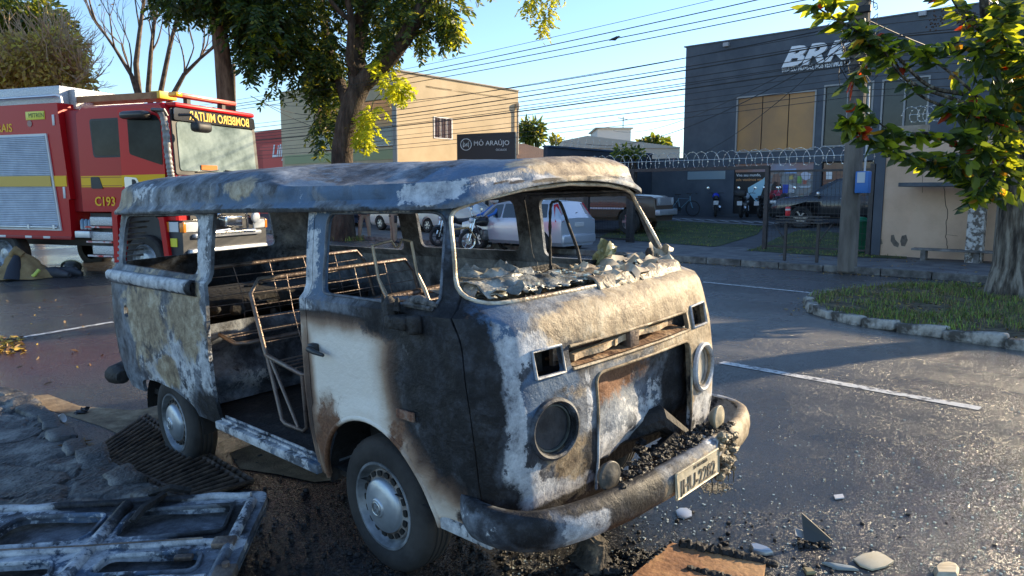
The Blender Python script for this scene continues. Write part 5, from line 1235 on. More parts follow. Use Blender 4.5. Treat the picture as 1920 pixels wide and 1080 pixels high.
mb=MB(); p_=PM_+nb*am*.5+nnb*.12; mb.tube([(p_.x,p_.y,0),(p_.x,p_.y,zm0)],.08,8); child(mb,'post',IRON,mo)
# low street-side block behind the van: columns and brown roller shutters, dark blue fascia on top
tw_=to_st(*onplane(1216,330,st(SB,0),ES).xy)[1]
tL,tR=to_st(*onplane(540,400,st(SF+3.2,0),ES).xy)[1],tw_+.05
gb=thing('garage_block','low white and pink garage block with brown roller shutters and dark blue fascia','building',tuple(st(SF+3.5,(tL+tR)/2)))
PG=st(SF+3.2,tL); LG=tL-tR; zfa=3.55; print('garage top',zfa,LG)
a1s=fcoord(928,400,PG)[0]; a2s=fcoord(962,400,PG)[0]; a3=fcoord(1000,400,PG)[0]
holes=[(a1s,LG-.3,.16,2.25)]
mb=MB(); wallholes(mb,PG,RT_,LG,.0,2.45,.3,holes,inward=ES); child(mb,'wall',mk('pale_pinkish_wall',(.50,.42,.38),(.58,.50,.45),1,.85),gb)
mb=MB(); obox(mb,PG,RT_,0,a1s-.05,-.02,-.003,.1,.75,ES); child(mb,'base_band',mk('pink_band',(.42,.18,.15),rough=.8),gb)
mb=MB(); obox(mb,PG,RT_,a1s+.01,LG-.31,.15,.18,.16,2.25,ES); z=.2
while z<2.2: obox(mb,PG,RT_,a1s+.02,LG-.32,.115,.149,z,z+.05,ES); z+=.085
child(mb,'roller_shutter',mk('brown_shutter',(.06,.03,.02),rough=.5),gb)
mb=MB(); obox(mb,PG,RT_,a1s-.22,a1s-.02,-.10,-.004,.1,2.44,ES); child(mb,'column',mk('grey_column',(.35,.36,.37)),gb)
mb=MB(); obox(mb,PG,RT_,-.1,LG,-.1,.25,2.452,2.95,ES); child(mb,'fascia',mk('fascia_blue_black',(.022,.035,.055),rough=.6),gb)
bw_=thing('yard_boundary_wall','long dark blue wall running back along the left side of the yard','wall',tuple(st((SF+SB)/2,tw_)))
mb=MB(); obox(mb,st(SF+2.2,tw_),ES,0,SB-SF-2.25,-.2,.0,.1,zfa,ET); child(mb,'wall',mk('boundary_blue',(.030,.042,.062),(.042,.055,.08),2,.7),bw_); mb=MB(); obox(mb,st(SF+2.2,tw_),ES,0,SB-SF-2.25,-.26,.06,zfa+.002,zfa+.07,ET); child(mb,'coping',mk('coping_blue',(.02,.07,.16),(.05,.06,.07),1,.5),bw_)
mb=MB(); obox(mb,PG,RT_,0,LG,.31,8,.1,2.44,ES); child(mb,'rear_block',CREAM,gb)
razor('razor_wire_coil','coil of silver razor wire on the dark blue yard boundary wall',tw_,SF+2.4,SB-.4,zfa+.25,.22,.5,.007,swap=True)
# distant houses
def far_block(name,label,px0,px1,ytop,ybot,dist,mat,parts=()):
    a=atd(px0,ytop,dist); b=atd(px1,ytop,dist); c=(a+b)/2; z0=0
    o=thing(name,label,'house',(c.x,c.y,0)); mb=MB(); mb.box((c.x,c.y+3,a.z/2),(b.x-a.x,6,a.z)); w_=child(mb,'wall',mat,o); return o,a,b
WCR=mk('white_far_wall',(.55,.51,.42),rough=.85)
o,a,b=far_block('pale_house','long pale flat roofed house far behind the garage block',1055,1275,278,300,60,WCR)
mb=MB(); vs=[(a.x,a.y-.1,a.z),(b.x,a.y-.1,a.z),(b.x,a.y-.1,a.z+.1),(a.x+2,a.y-.1,a.z+1.0),(a.x,a.y-.1,a.z+.6)]; mb.add(vs+[(x,y+5.9,z) for x,y,z in vs],[(0,1,2,3,4),(9,8,7,6,5)]+[(i,(i+1)%5,5+(i+1)%5,5+i) for i in range(5)]); child(mb,'roof',mk('pale_roof',(.50,.46,.38)),o)
o,a,b=far_block('water_tank_house','small white rooftop tank house with an antenna',1120,1183,241,270,70,mk('white_tank_wall',(.62,.60,.56),rough=.8))
mb=MB(); mb.box(((a.x+b.x)/2,a.y+3,a.z+.03),(b.x-a.x+.4,6.4,.12)); child(mb,'roof_slab',WCR,o); mb=MB(); mb.tube([(b.x-.6,a.y+1,a.z),(b.x-.6,a.y+1,a.z+1.2)],.04,5); mb.tube([(b.x-1.1,a.y+1,a.z+1.1),(b.x-.1,a.y+1,a.z+.9)],.03,5); child(mb,'antenna',IRON,o)
a=atd(972,266,44);b=atd(1062,277,44); o=thing('tiled_house','low house with a brown clay tile roof behind the dark sign','house',(a.x,a.y,0))
mb=MB(); mb.add([(a.x-4,a.y,a.z-.9),(b.x+1,a.y,b.z-.7),(b.x-2.5,a.y+3,a.z+.1),(a.x-4,a.y+3,a.z+.2),(a.x-4,a.y+6,a.z-.9),(b.x+1,a.y+6,b.z-.7)],[(0,1,2,3),(3,2,5,4),(1,5,2)]); child(mb,'roof',mk('clay_tile',(.14,.08,.055),(.28,.19,.14),12,.9,stretch=(4,1,1),bump=.6),o)
mb=MB(); mb.box(((a.x+b.x)/2-1.5,a.y+3,1.5),(b.x-a.x+4,5,3)); child(mb,'wall',WCR,o)
# --- wires
WIRE=mk('cable_black',(.015,.015,.016),rough=.6)
sp_=to_st(pp.x,pp.y)[0]; tp=to_st(pp.x,pp.y)[1]
def wire(ypx,soff,r,thick=False,x=1110,sag=.5,lab=None):
    q=onplane(x,ypx,st(sp_+soff,0),ES); tq=to_st(q.x,q.y)[1]; span=42
    u=(tq-tp)/span; sg=sag*4*u*(1-u); z0=q.z+sg   # height at the poles
    P=[]
    for k in range(-1,3):
        for i in range(16):
            v=i/16; t=tp+span*(k+v); P.append(st(sp_+soff,t,z0-sag*4*v*(1-v)))
    mb=MB(); mb.tube(P,r*.78,5,cap=False); o=mb.build('overhead_cable',WIRE,fixn=False)
    tag(o,'thin black overhead cable running along the street past the concrete utility pole','cable','overhead cables along the street')
for y,so,r in((53,-1.0,.009),(68,-.9,.016),(81,-.1,.016),(93,.9,.016),(139,-.3,.010),(153,-.3,.014),(161,-.25,.020),(172,-.3,.013),(181,-.2,.012),(186,-.35,.012),(191,-.3,.022),(200,-.25,.010),(212,-.3,.008),(221,-.3,.012),(233,-.2,.010),(242,-.3,.009)): wire(y,so,r,sag=.35+.02*(y%9))
def drop(p,q,r,sag,lab):
    p=Vector(p);q=Vector(q); P=[p+(q-p)*i/14-Vector((0,0,sag*4*(i/14)*(1-i/14))) for i in range(15)]; mb=MB(); mb.tube(P,r,5,cap=False); o=mb.build('drop_cable',WIRE,fixn=False); tag(o,lab,'cable','drop cables crossing the street')
ptop=Vector((pp.x,pp.y,0))
lab='slack black drop cable crossing the sky at an angle to the straight street cables'
drop(ptop+Vector((0,0,5.3)),atd(480,195,45),.012,.7,lab); drop(ptop+Vector((0,0,5.2)),atd(1278,300,38),.010,.5,lab)
drop(ptop+Vector((0,0,7.0)),atd(1180,-20,12),.010,.3,lab); drop(ptop+Vector((0,0,6.9)),atd(1300,-20,12),.010,.3,lab); drop(ptop+Vector((0,0,5.0)),atd(1100,270,40),.012,.8,lab); drop(ptop+Vector((0,0,5.1)),atd(1150,245,60),.012,.8,lab)
drop(ptop+Vector((0,0,4.9)),onplane(1750,180,PB,ES),.012,.2,lab); drop(atd(480,185,30),atd(590,238,40),.012,.1,lab); drop(atd(470,180,28),atd(585,215,40),.014,.2,lab)
drop(ptop+Vector((0,0,5.4)),atd(1980,150,20),.014,.2,lab)
# bird on the wire
q=atd(1151,73,16); bd=thing('bird','small dark bird perched by the upper cables','bird',tuple(q))
mb=MB(); mb.tube([(-.10,0,-.03),(-.05,0,-.01),(.02,0,.0),(.07,0,.035),(.10,0,.045)],[.008,.022,.038,.028,.012],8); mb.build('body',mk('bird_dark',(.03,.028,.03)),bd,60)
mb=MB(); mb.tube([(.09,0,.05),(.115,0,.05),(.14,0,.045)],[.018,.014,.002],7); mb.build('head',mk('bird_dark',(.03,.028,.03)),bd,60)
# ============================================================ FIRE TRUCK
FT_=Matrix.Translation(tuple(atd(336,480,14.4).xy)+(-.10,))@Matrix.Rotation(R(-20),4,'Z')@Matrix.Translation((0,1.25,0))
truck=thing('fire_truck','red fire truck with yellow stripe and silver roller shutter, parked behind the burnt van','fire truck',M=FT_)
RED=mk('truck_red',(.46,.006,.010),rough=.38,spec=.25,coat=.08); DRED=mk('truck_red_trim',(.30,.01,.012),rough=.5)
YEL=mk('truck_yellow',(.85,.48,.008),rough=.45,spec=.3); BLK=mk('black_plastic',(.018,.018,.02),(.03,.03,.032),4,.55); TG=mk('truck_glass',(.010,.012,.015),(.03,.035,.035),2.2,.12,spec=.12)
ALU=mk('brushed_aluminium',(.42,.45,.50),(.56,.59,.63),3,.38,.5); CHEQ=mk('chequer_plate',(.30,.31,.33),(.60,.61,.63),40,.35,.8,bump=.5)
CHR=mk('bright_chrome',(.62,.62,.62),(.8,.8,.8),3,.16,1.0)
mb=MB()
side=[(-2.5,1.46),(-2.5,3.50),(-2.35,3.60),(-.25,3.60),(-.08,3.42),(-.02,2.30),(0,1.95),(0,1.30),(-.28,1.30),(-.38,1.62),(-.62,1.74),(-1.30,1.74),(-1.52,1.62),(-1.66,1.46)]
vs=[];ring=[(-1.25,0),(1.25,0)]
n=len(side)
for y,sc in((-1.25,.985),(-1.20,1.0),(1.20,1.0),(1.25,.985)):
    for x,z in side: vs.append((x*1.0-(.03 if abs(y)>1.22 and x>-.3 else 0),y,z-(.04 if abs(y)>1.22 and z>3.3 else 0)))
mb.add(vs,[tuple(range(n-1,-1,-1)),tuple(range(3*n,4*n))]+[(k*n+i,k*n+(i+1)%n,(k+1)*n+(i+1)%n,(k+1)*n+i) for k in range(3) for i in range(n)])
cab=mb.build('cab',RED,truck,smooth=30)
def tbox(name,c,d,mat,par,bev=.01,M=None): mb=MB(); mb.box(c,d,bev=bev,M=M); return mb.build(name,mat,par,40)
def tpoly(name,P,y0,y1,mat,par,plane='XZ'): mb=MB(); mb.prism(P,y0,y1,plane); return mb.build(name,mat,par,40)
# crew window, stripes, door seams
tpoly('crew_window',rpoly([(-2.05,2.60),(-1.32,2.60),(-1.32,3.30),(-2.10,3.30)],.06,4),-1.262,-1.24,TG,truck)
w_=tpoly('window_surround',rpoly([(-2.09,2.56),(-1.28,2.56),(-1.28,3.34),(-2.14,3.34)],.08,4),-1.257,-1.24,BLK,truck)
for z0,z1 in((1.96,2.19),): tpoly('yellow_stripe',[(-2.48,z0),(-1.16,z0),(-1.16,z1),(-2.48,z1)],-1.258,-1.24,YEL,truck)
tpoly('thin_line',[(-2.48,2.155),(-1.16,2.155),(-1.16,2.165),(-2.48,2.165)],-1.262,-1.24,DRED,truck); tpoly('thin_line',[(-2.48,1.985),(-1.16,1.985),(-1.16,1.995),(-2.48,1.995)],-1.262,-1.24,DRED,truck)
tpoly('handle_recess',rpoly([(-2.20,1.93),(-1.88,1.93),(-1.97,2.17),(-2.20,2.17)],.03,3),-1.268,-1.24,BLK,truck)
tpoly('door_seam',[(-1.185,1.60),(-1.165,1.60),(-1.165,3.42),(-1.185,3.42)],-1.259,-1.24,DRED,truck)
# front door (slightly ajar) with its sunlight painted in as a brighter red
DM=Matrix.Translation((-.20,-1.255,0))@Matrix.Rotation(R(13),4,'Z')
DP=rpoly([(-.92,1.86),(-.60,1.80),(.0,1.95),(.0,3.30),(-.12,3.48),(-.92,3.48)],[.04,.1,.05,.05,.1,.05],4)
fd=MB(); fd.prism(DP,-.04,.0,M=DM); fd=fd.build('front_door',mk('truck_red_sunlit',(.60,.008,.010),rough=.35,spec=.3,coat=.1),truck,40)
mb=MB(); mb.prism(rpoly([(-.72,2.60),(-.03,2.38),(-.03,3.22),(-.12,3.36),(-.72,3.36)],[.06,.05,.05,.1,.06],4),-.05,-.01,M=DM); mb.build('door_window',TG,fd,40)
mb=MB(); mb.prism([(-.92,1.97),(.0,2.03),(0,2.21),(-.92,2.19)],-.046,-.01,M=DM); mb.build('yellow_stripe',YEL,fd)
mb=MB(); mb.prism(rpoly([(-.86,1.92),(-.50,1.92),(-.60,2.14),(-.86,2.16)],.03,3),-.055,-.01,M=DM); mb.build('handle_recess',mk('silver_trim',(.5,.5,.5),rough=.3,metal=.6),fd)
mb=MB(); mb.prism(rpoly([(-.70,1.95),(-.56,1.95),(-.64,2.11),(-.70,2.11)],.02,3),-.062,-.01,M=DM); mb.build('handle',BLK,fd)
# lettering
text('emergency_number','C193',.26,.004,YEL,truck,Matrix.Translation((-1.85,-1.262,1.66))@frame((0,0,0),(1,0,0)),off=.004)
# windscreen and front
FRN=lambda y,z,x: (x,y,z)
def fpl(name,P,x0,x1,mat,par=truck,tilt=0): mb=MB(); mb.prism(P,x0,x1,'YZ'); return mb.build(name,mat,par,40)
mb=MB(); P=rpoly([(-1.12,2.28),(1.12,2.28),(1.10,3.24),(-1.10,3.24)],.08,4); T=Matrix.Translation((.015,0,2.3))@Matrix.Rotation(R(-3.4),4,'Y')@Matrix.Translation((0,0,-2.3)); mb.prism(P,-.02,.02,'YZ',M=T); mb.build('windscreen',mk('windscreen_glass',(.12,.16,.155),(.36,.43,.41),1.6,.04,spec=.8,c3=(.24,.30,.29)),truck,40)  # pale mottled tones painted in for reflections on the glass
mb=MB(); T2=Matrix.Translation((.005,0,2.3))@Matrix.Rotation(R(-3.4),4,'Y')@Matrix.Translation((0,0,-2.3)); mb.prism(rpoly([(-1.22,2.20),(1.22,2.20),(1.20,3.50),(-1.20,3.50)],.06,4),-.02,.015,'YZ',M=T2); mb.build('windscreen_surround',BLK,truck,40)
mb=MB(); mb.prism(rpoly([(-1.18,3.26),(1.18,3.26),(1.16,3.50),(-1.16,3.50)],.05,4),-.05,.06,'YZ',M=T2); vz=mb.build('visor_strip',mk('visor_black',(.012,.012,.014),rough=.12,spec=1),truck,40)
text('visor_text','BOMBEIRO MILITAR',.25,.003,YEL,vz,T2@Matrix.Translation((.064,.10,3.375))@frame((0,0,0),(0,1,0))@Matrix.Scale(.80,4,(1,0,0)),mirror=True,off=.003)
tbox('roof_front',(-.12,0,3.56),(.3,2.3,.10),RED,truck,.04)
fpl('white_panel',rpoly([(-1.18,1.80),(1.18,1.80),(1.18,2.18),(-1.18,2.18)],.04,3),-.02,.03,mk('panel_white',(.62,.62,.60),rough=.3))
mb=MB(); 
for s in(-1,1): mb.tube([(.05,s*.7,2.27),(.06,s*.1,2.32)],.012,5)
mb.build('wiper',BLK,truck)
fpl('grille',rpoly([(-.95,1.05),(.95,1.05),(.95,1.76),(-.95,1.76)],.05,3),-.05,.05,BLK)
mb=MB()
for k in range(4): mb.box((.055,0,1.15+k*.16),(.02,1.8,.03))
mb.build('grille_bars',CHR,truck)
mb=MB(); mb.prism(rpoly([(-1.25,.55),(1.25,.55),(1.25,1.30),(-1.25,1.30)],.08,4),-.35,.12,'YZ'); mb.build('front_bumper',mk('bumper_dark_blue',(.020,.024,.032),rough=.5),truck,40)
for s in(-1,1):
    hb=tbox('headlight',(.10,s*1.02,1.16),(.10,.40,.20),mk('lamp_clear',(.55,.58,.6),rough=.1,spec=1),truck,.03)
    mb=MB(); mb.box((.105,s*1.22,1.16),(.11,.08,.20),bev=.02); mb.build('indicator',mk('lamp_orange',(.75,.22,.02),rough=.2),hb,40)
mb=MB(); mb.box((-.1,-1.258,1.17),(.26,.02,.20),bev=.005); mb.build('side_lamp',mk('lamp_clear',(.5,.5,.5)),truck)
mb=MB(); mb.box((-.23,-1.26,1.17),(.07,.03,.20),bev=.005); mb.build('side_indicator',mk('lamp_orange',(.7,.2,.02)),truck)
mb=MB(); mb.box((-.10,-1.262,.86),(.16,.02,.17)); mb.build('yellow_tag',mk('yellow_tag',(.72,.68,.05),rough=.5),truck)
tbox('silver_lower_bar',(.16,0,.66),(.18,2.3,.13),ALU,truck,.05); tbox('silver_lower_bar',(.14,0,.98),(.14,2.0,.09),ALU,truck,.03)
mb=MB(); 
for s in(-1,1):
    mb.tube([(.20,s*.55,1.05),(.26,s*.45,1.40),(.26,s*.12,1.48)],.028,7); mb.tube([(.20,s*.55,1.05),(.28,s*.1,1.08)],.028,7)
mb.tube([(.26,-.12,1.48),(.26,.12,1.48)],.028,7); mb.box((.22,0,1.25),(.22,.5,.22),bev=.03); mb.tube([(.2,-.75,1.02),(.2,.75,1.02)],.05,9)
mb.build('winch_guard',CHR,truck,50)
mb=MB(); mb.lathe([(.12,0),(.12,.05),(.09,.07),(.001,.07)],'X',20,c=(.15,.85,1.30)); mb.build('fog_lamp',mk('lamp_clear',(.5,.5,.5)),truck,50)
# arches and wheels
mb=MB(); AR=[(-1.64,.42),(-1.62,1.45),(-1.50,1.64),(-1.30,1.70),(-.55,1.70),(-.36,1.60),(-.26,1.38),(-.18,.60)]; IR=[(-.30,.58),(-.38,1.30),(-.48,1.46),(-.62,1.54),(-1.25,1.54),(-1.40,1.46),(-1.48,1.36),(-1.50,.42)]
mb.prism(AR+IR,-1.33,-1.10); mb.build('front_arch',RED,truck,30)
tbox('arch_lining',(-.95,-.6,1.25),(1.15,1.0,.75),BLK,truck,0)
def bigwheel(x,y,r=.50,w=.30):
    e=bpy.data.objects.new('wheel',None); COL.objects.link(e); e.parent=truck; e.location=(x,y,r); s=-1 if y<0 else 1
    mb=MB(); mb.lathe([(.30,s*(w/2-.02)),(.36,s*w/2),(.46,s*w/2),(.49,s*(w/2-.03)),(r,s*(w/2-.06)),(r,-s*(w/2-.06)),(.47,-s*w/2),(.30,-s*w/2)],'Y',40,cap=False); mb.build('tyre',RUB,e,40)
    mb=MB(); mb.lathe([(.31,s*(w/2-.02)),(.29,s*(w/2+.01)),(.27,s*(w/2-.05)),(.18,s*(w/2-.10)),(.12,s*(w/2-.02)),(.001,s*(w/2+.0))],'Y',32,cap=False); mb.build('rim',RIM,e,40)
for x in(-.92,-5.0): bigwheel(x,-1.10); bigwheel(x,1.10)
# steps with chequer plate
for k,(x,z,w) in enumerate(((-2.02,1.26,.62),(-2.02,.95,.60),(-2.02,.66,.58))):
    st_=tbox('step',(x,-1.12,z),(w,.26,.18),CHEQ,truck,.01); mb=MB(); mb.box((x-.04,-1.27,z-.12),(w+.12,.05,.035)); mb.build('step_edge',mk('step_red_white',(.55,.05,.04),(.60,.55,.55),3,.5,thr=(.45,.5)),st_)
tbox('step_back',(-2.1,-.9,.95),(.9,.3,.95),BLK,truck); tbox('chassis',(-3.2,0,.85),(5.6,1.2,.35),BLK,truck)
mb=MB()
for k in range(3): mb.lathe([(.0001,0),(.05,0),(.05,.18),(.02,.22),(.0001,.22)],'Z',12,c=(-2.62+.11*k,-1.18,1.08))
mb.build('bottles',mk('bluish_bottle',(.18,.26,.34),rough=.1),truck,50); tbox('bottle_shelf',(-2.52,-1.15,.98),(.42,.3,.14),ALU,truck)
# rear body with roller shutter
def bd_(name,x0,x1,y0,y1,z0,z1,mat,bev=.02): return tbox(name,((x0+x1)/2,(y0+y1)/2,(z0+z1)/2),(x1-x0,y1-y0,z1-z0),mat,truck,bev)
mb=MB(); mb.box((-2.72,0,2.50),(.44,2.3,2.1),bev=.02); mb.build('gap_panel',mk('truck_red_dark',(.30,.008,.012),rough=.5),truck,40)
body_=MB(); body_.prism([(-8.2,.92),(-2.85,.92),(-2.85,1.70),(-2.80,1.72),(-2.98,3.70),(-8.2,3.70)],-1.28,1.28); tb=body_.build('equipment_body',RED,truck,30)
sh_=MB(); sh_.prism([(-8.0,1.05),(-3.10,1.05),(-3.32,3.08),(-8.0,3.08)],-1.31,-1.27); sf=sh_.build('shutter_frame',mk('pale_frame_white',(.62,.62,.62),rough=.4),truck,30)
mb=MB(); z=1.14
while z<3.02:
    x1=-3.15-(z-1.05)*.108; mb.add([(-7.95,-1.312,z),(x1,-1.312,z),(x1,-1.322,z+.018),(-7.95,-1.322,z+.018),(x1,-1.312,z+.036),(-7.95,-1.312,z+.036)],[(0,1,2,3),(3,2,4,5)]); z+=.038
mb.build('roller_shutter',ALU,truck)
mb=MB(); mb.prism([(-7.95,1.98),(-3.26,1.98),(-3.28,2.20),(-7.95,2.20)],-1.330,-1.312); mb.build('yellow_stripe',mk('faded_yellow',(.62,.40,.06),rough=.5),truck)
mb=MB(); mb.prism([(-3.20,1.98),(-2.86,1.98),(-2.86,2.20),(-3.22,2.20)],-1.292,-1.27); mb.build('yellow_stripe',YEL,truck)
mb=MB(); mb.tube([(-7.9,-1.34,1.12),(-3.16,-1.34,1.12)],.022,7)
for x in(-3.25,-4.0,-5): mb.box((x,-1.34,1.13),(.06,.05,.08))
mb.build('shutter_handle',ALU,truck,50)
bd_('lower_trim',-8.2,-2.85,-1.30,-1.2,.86,.93,DRED,.005)
for x in(-3.55,-4.1,-4.9): tbox('reflector',(x,-1.302,.90),(.20,.01,.05),mk('reflector_white',(.6,.6,.6),rough=.3),truck,.002)
tbox('reflector',(-2.95,-1.285,1.85),(.06,.02,.24),mk('reflector_white',(.6,.6,.6)),truck,.002); tbox('reflector',(-3.10,-1.285,3.35),(.06,.02,.22),mk('reflector_white',(.6,.6,.6)),truck,.002)
text('body_text','GERAIS',.24,.003,YEL,truck,Matrix.Translation((-4.72,-1.284,3.22))@frame((0,0,0),(1,0,0)),off=.003)
stk=tbox('yellow_sticker',(-3.62,-1.286,3.46),(.55,.012,.17),mk('sticker_yellow',(.72,.66,.06),rough=.4),truck,.002); text('sticker_text','MITREN',.13,.002,mk('sticker_ink',(.05,.09,.03)),stk,Matrix.Translation((-3.58,-1.294,3.46))@frame((0,0,0),(1,0,0)))
mb=MB(); mb.lathe([(.07,0),(.07,.03),(.001,.05)],'Y',14,c=(-3.80,-1.29,3.30)); mb.build('side_marker_lamp',mk('lamp_dark_red',(.16,.01,.03),rough=.2),truck,50)
bd_('roof_chest',-7.5,-3.10,-1.1,1.1,3.70,4.08,CHEQ,.02); bd_('roof_chest_end',-3.10,-2.9,-.9,.9,3.60,4.02,CHEQ,.02)
mb=MB(); mb.tube([(-7.9,-1.2,3.86),(-3.05,-1.2,3.86),(-2.95,-1.2,3.82),(-2.93,-1.2,3.70)],.028,7); mb.build('roof_rail',ALU,truck,50)
mb=MB(); 
for y in(-.85,-.45): mb.box((-1.85,y,3.80),(2.3,.05,.13))
for k in range(8): mb.box((-2.9+k*.3,-.65,3.80),(.03,.36,.03))
mb.build('wooden_ladder',mk('ladder_orange_wood',(.26,.12,.05),(.36,.19,.09),6,.7),truck)
tbox('ladder_end',(-.75,-.65,3.81),(.25,.45,.15),mk('ladder_yellow',(.75,.50,.03),rough=.5),truck)
mb=MB(); mb.box((-.30,0,3.80),(.22,1.7,.09),bev=.03); lb=mb.build('light_bar',mk('light_bar_red',(.60,.10,.06),(.70,.30,.22),2,.25),truck,40)
for y in(-.5,.5): mb=MB(); mb.box((-.30,y,3.68),(.1,.1,.16)); mb.build('light_bar_foot',BLK,lb)
mb=MB(); mb.box((-.30,-.80,3.80),(.23,.18,.095),bev=.03); mb.build('amber_lens',mk('amber_lens',(.9,.45,.02),rough=.2),lb,40)
# mirrors and intake pipe
mb=MB(); mb.box((-.62,-1.52,3.34),(.62,.26,.15),bev=.07); mb.tube([(-.3,-1.3,3.42),(-.15,-1.55,3.42),(.15,-1.55,3.40),(.15,-1.5,3.3)],.035,8); mb.build('side_mirror',mk('mirror_housing',(.05,.045,.04),rough=.3),truck,50)
mb=MB(); mb.box((.45,-.95,3.12),(.22,.42,.20),bev=.07); mb.tube([(.1,-1.15,3.35),(.35,-1.1,3.35),(.45,-1.0,3.2)],.03,7); mb.build('front_mirror',BLK,truck,50)
P=csp([(-.12,-1.40,3.42),(-.02,-1.42,3.3),(.02,-1.42,3.0),(.04,-1.42,2.6),(.06,-1.41,2.3),(.05,-1.38,2.15)],12); mb=MB(); mb.tube(P,[.06+.010*((i//2)%2) for i in range(len(P))],9); mb.build('intake_pipe',mk('grey_ribbed_pipe',(.16,.15,.14),(.34,.33,.31),6,.4),truck,60)
mb=MB(); mb.box((.045,-.35,2.36),(.02,.45,.10),bev=.005); mb.build('orange_cloth_on_dash',mk('orange_cloth',(.70,.20,.04),rough=.8),truck)
mb=MB(); mb.box((-.1,-.45,2.36),(.3,.4,.06),bev=.02); mb.box((-.12,.1,2.34),(.2,.3,.06),bev=.02); 
# ============================================================ CARS
def car(name,label,cat,M,L,W,stations,paint,wheels,wr,glass,ws=None,rws=None,z0=.22,group=None,rimmat=None):
    """stations: (x, beltline z, roof z, roof half width factor) from rear to front"""
    o=thing(name,label,cat,M=M,group=group); w=W/2; mb=MB(); vs=[]
    half=lambda zb,zr,rw:[(0,z0),(w*.86,z0),(w*.97,z0+.10),(w,z0+.28),(w,zb-.12),(w*.965,zb),(w*rw,zr-.07),(w*rw*.93,zr-.02),(w*rw*.6,zr),(0,zr+.012)]
    n=0
    for (x,zb,zr,rw,wf) in stations:
        h=half(zb,zr,rw); r=[(y*wf,z) for y,z in h]+[(-y*wf,z) for y,z in h[-2:0:-1]]; n=len(r); vs+=[(x,y,z) for y,z in r]
    m=len(stations); mb.add(vs,[(i*n+j,i*n+(j+1)%n,(i+1)*n+(j+1)%n,(i+1)*n+j) for i in range(m-1) for j in range(n)]+[tuple(range(n)),tuple((m-1)*n+j for j in range(n-1,-1,-1))])
    b=mb.build('tmp',paint); c=MB()
    for x in wheels:
        for s in(-1,1): c.lathe([(.0001,s*(w-.28)),(wr*1.17,s*(w-.28)),(wr*1.17,s*(w+.2)),(.0001,s*(w+.2))],'Y',28,c=(x,0,wr))
    c=c.build('cut',paint); boolean(b,c,'DIFFERENCE'); me=evalmesh(b,'body'); bpy.data.objects.remove(b); bpy.data.objects.remove(c)
    me.name='body'; me.materials.clear(); me.materials.append(paint); me.polygons.foreach_set('use_smooth',[True]*len(me.polygons)); me.set_sharp_from_angle(angle=R(28))
    b=bpy.data.objects.new('body',me); COL.objects.link(b); b.parent=o
    def st_at(x):
        S_=stations
        for i in range(len(S_)-1):
            if S_[i][0]<=x<=S_[i+1][0]:
                t=(x-S_[i][0])/(S_[i+1][0]-S_[i][0]); return [S_[i][k]+(S_[i+1][k]-S_[i][k])*t for k in range(5)]
        return S_[-1] if x>S_[-1][0] else S_[0]
    def ys(x,z):
        _,zb,zr,rw,wf=st_at(x); t=(z-zb)/max(.01,(zr-.07-zb)); return (w*.965+(w*rw-w*.965)*t)*wf if z>zb else w*wf
    for P in glass:
        for s in(-1,1):
            P2=rpoly(P,.04,3); mb=MB(); n=len(P2); vs=[(x,s*(ys(x,z)+.006),z) for x,z in P2]+[(x,s*(ys(x,z)-.03),z) for x,z in P2]
            mb.add(vs,[tuple(range(n)),tuple(range(2*n-1,n-1,-1))]+[(i,(i+1)%n,n+(i+1)%n,n+i) for i in range(n)]); mb.build('side_window',CGL,o)
    for nm,q in(('windscreen',ws),('rear_window',rws)):
        if q:
            (xb,zb,xt,zt)=q; d=.012 if xb>xt else -.012; wb,wt=ys(xb,zb)*.90,ys(xt,zt)*.88
            mb=MB(); v=[(xb+d,-wb,zb+.01),(xb+d,wb,zb+.01),(xt+d,wt,zt),(xt+d,-wt,zt)]; mb.add(v+[(x-d*2,y,z-.01) for x,y,z in v],[(0,1,2,3),(7,6,5,4),(0,4,5,1),(1,5,6,2),(2,6,7,3),(3,7,4,0)]); mb.build(nm,CGL,o)
    for x in wheels:
        for s in(-1,1):
            e=bpy.data.objects.new('wheel',None); COL.objects.link(e); e.parent=o; e.location=(x,s*(w-.11),wr)
            mb=MB(); mb.lathe([(wr*.62,s*.10),(wr*.9,s*.11),(wr,s*.07),(wr,-s*.09),(wr*.62,-s*.10)],'Y',30,cap=False); mb.build('tyre',RUB,e,40)
            mb=MB(); mb.lathe([(wr*.64,s*.085),(wr*.60,s*.10),(wr*.55,s*.05),(wr*.5,s*.0),(.0001,-s*.0)],'Y',24,cap=False)
            for k in range(6):
                a=2*PI*k/6; T=Matrix.Rotation(a,4,'Y'); mb.prism([(.03,-.02),(wr*.58,-.035),(wr*.58,.035),(.03,.02)],s*.05,s*.085,'XZ',M=T)
            mb.lathe([(.07,s*.05),(.06,s*.095),(.0001,s*.10)],'Y',12); mb.build('rim',rimmat or RIM2,e,40)
    return o,b,ys
CGL=mk('car_glass',(.015,.02,.024),(.03,.036,.04),1.5,.06,spec=1.0); RIM2=mk('alloy_rim',(.42,.43,.45),rough=.3,metal=.8)
def place(px,py,f,az,dz=0,fwd=0):
    p=atg(px,py,f); T=Matrix.Translation((p.x,p.y,p.z+dz))@Matrix.Rotation(R(90-az),4,'Z'); return T
def cpart(name,c,d,mat,o,bev=.01): mb=MB(); mb.box(c,d,bev=bev); return mb.build(name,mat,o,40)
SIL=mk('silver_car_paint',(.50,.54,.60),rough=.3,metal=.35,coat=.5); 
p=at(1052,475,.08); T=Matrix.Translation((p.x,p.y,.04))@Matrix.Rotation(R(90+48),4,'Z')
T=T@Matrix.Translation((0,-.82,0))
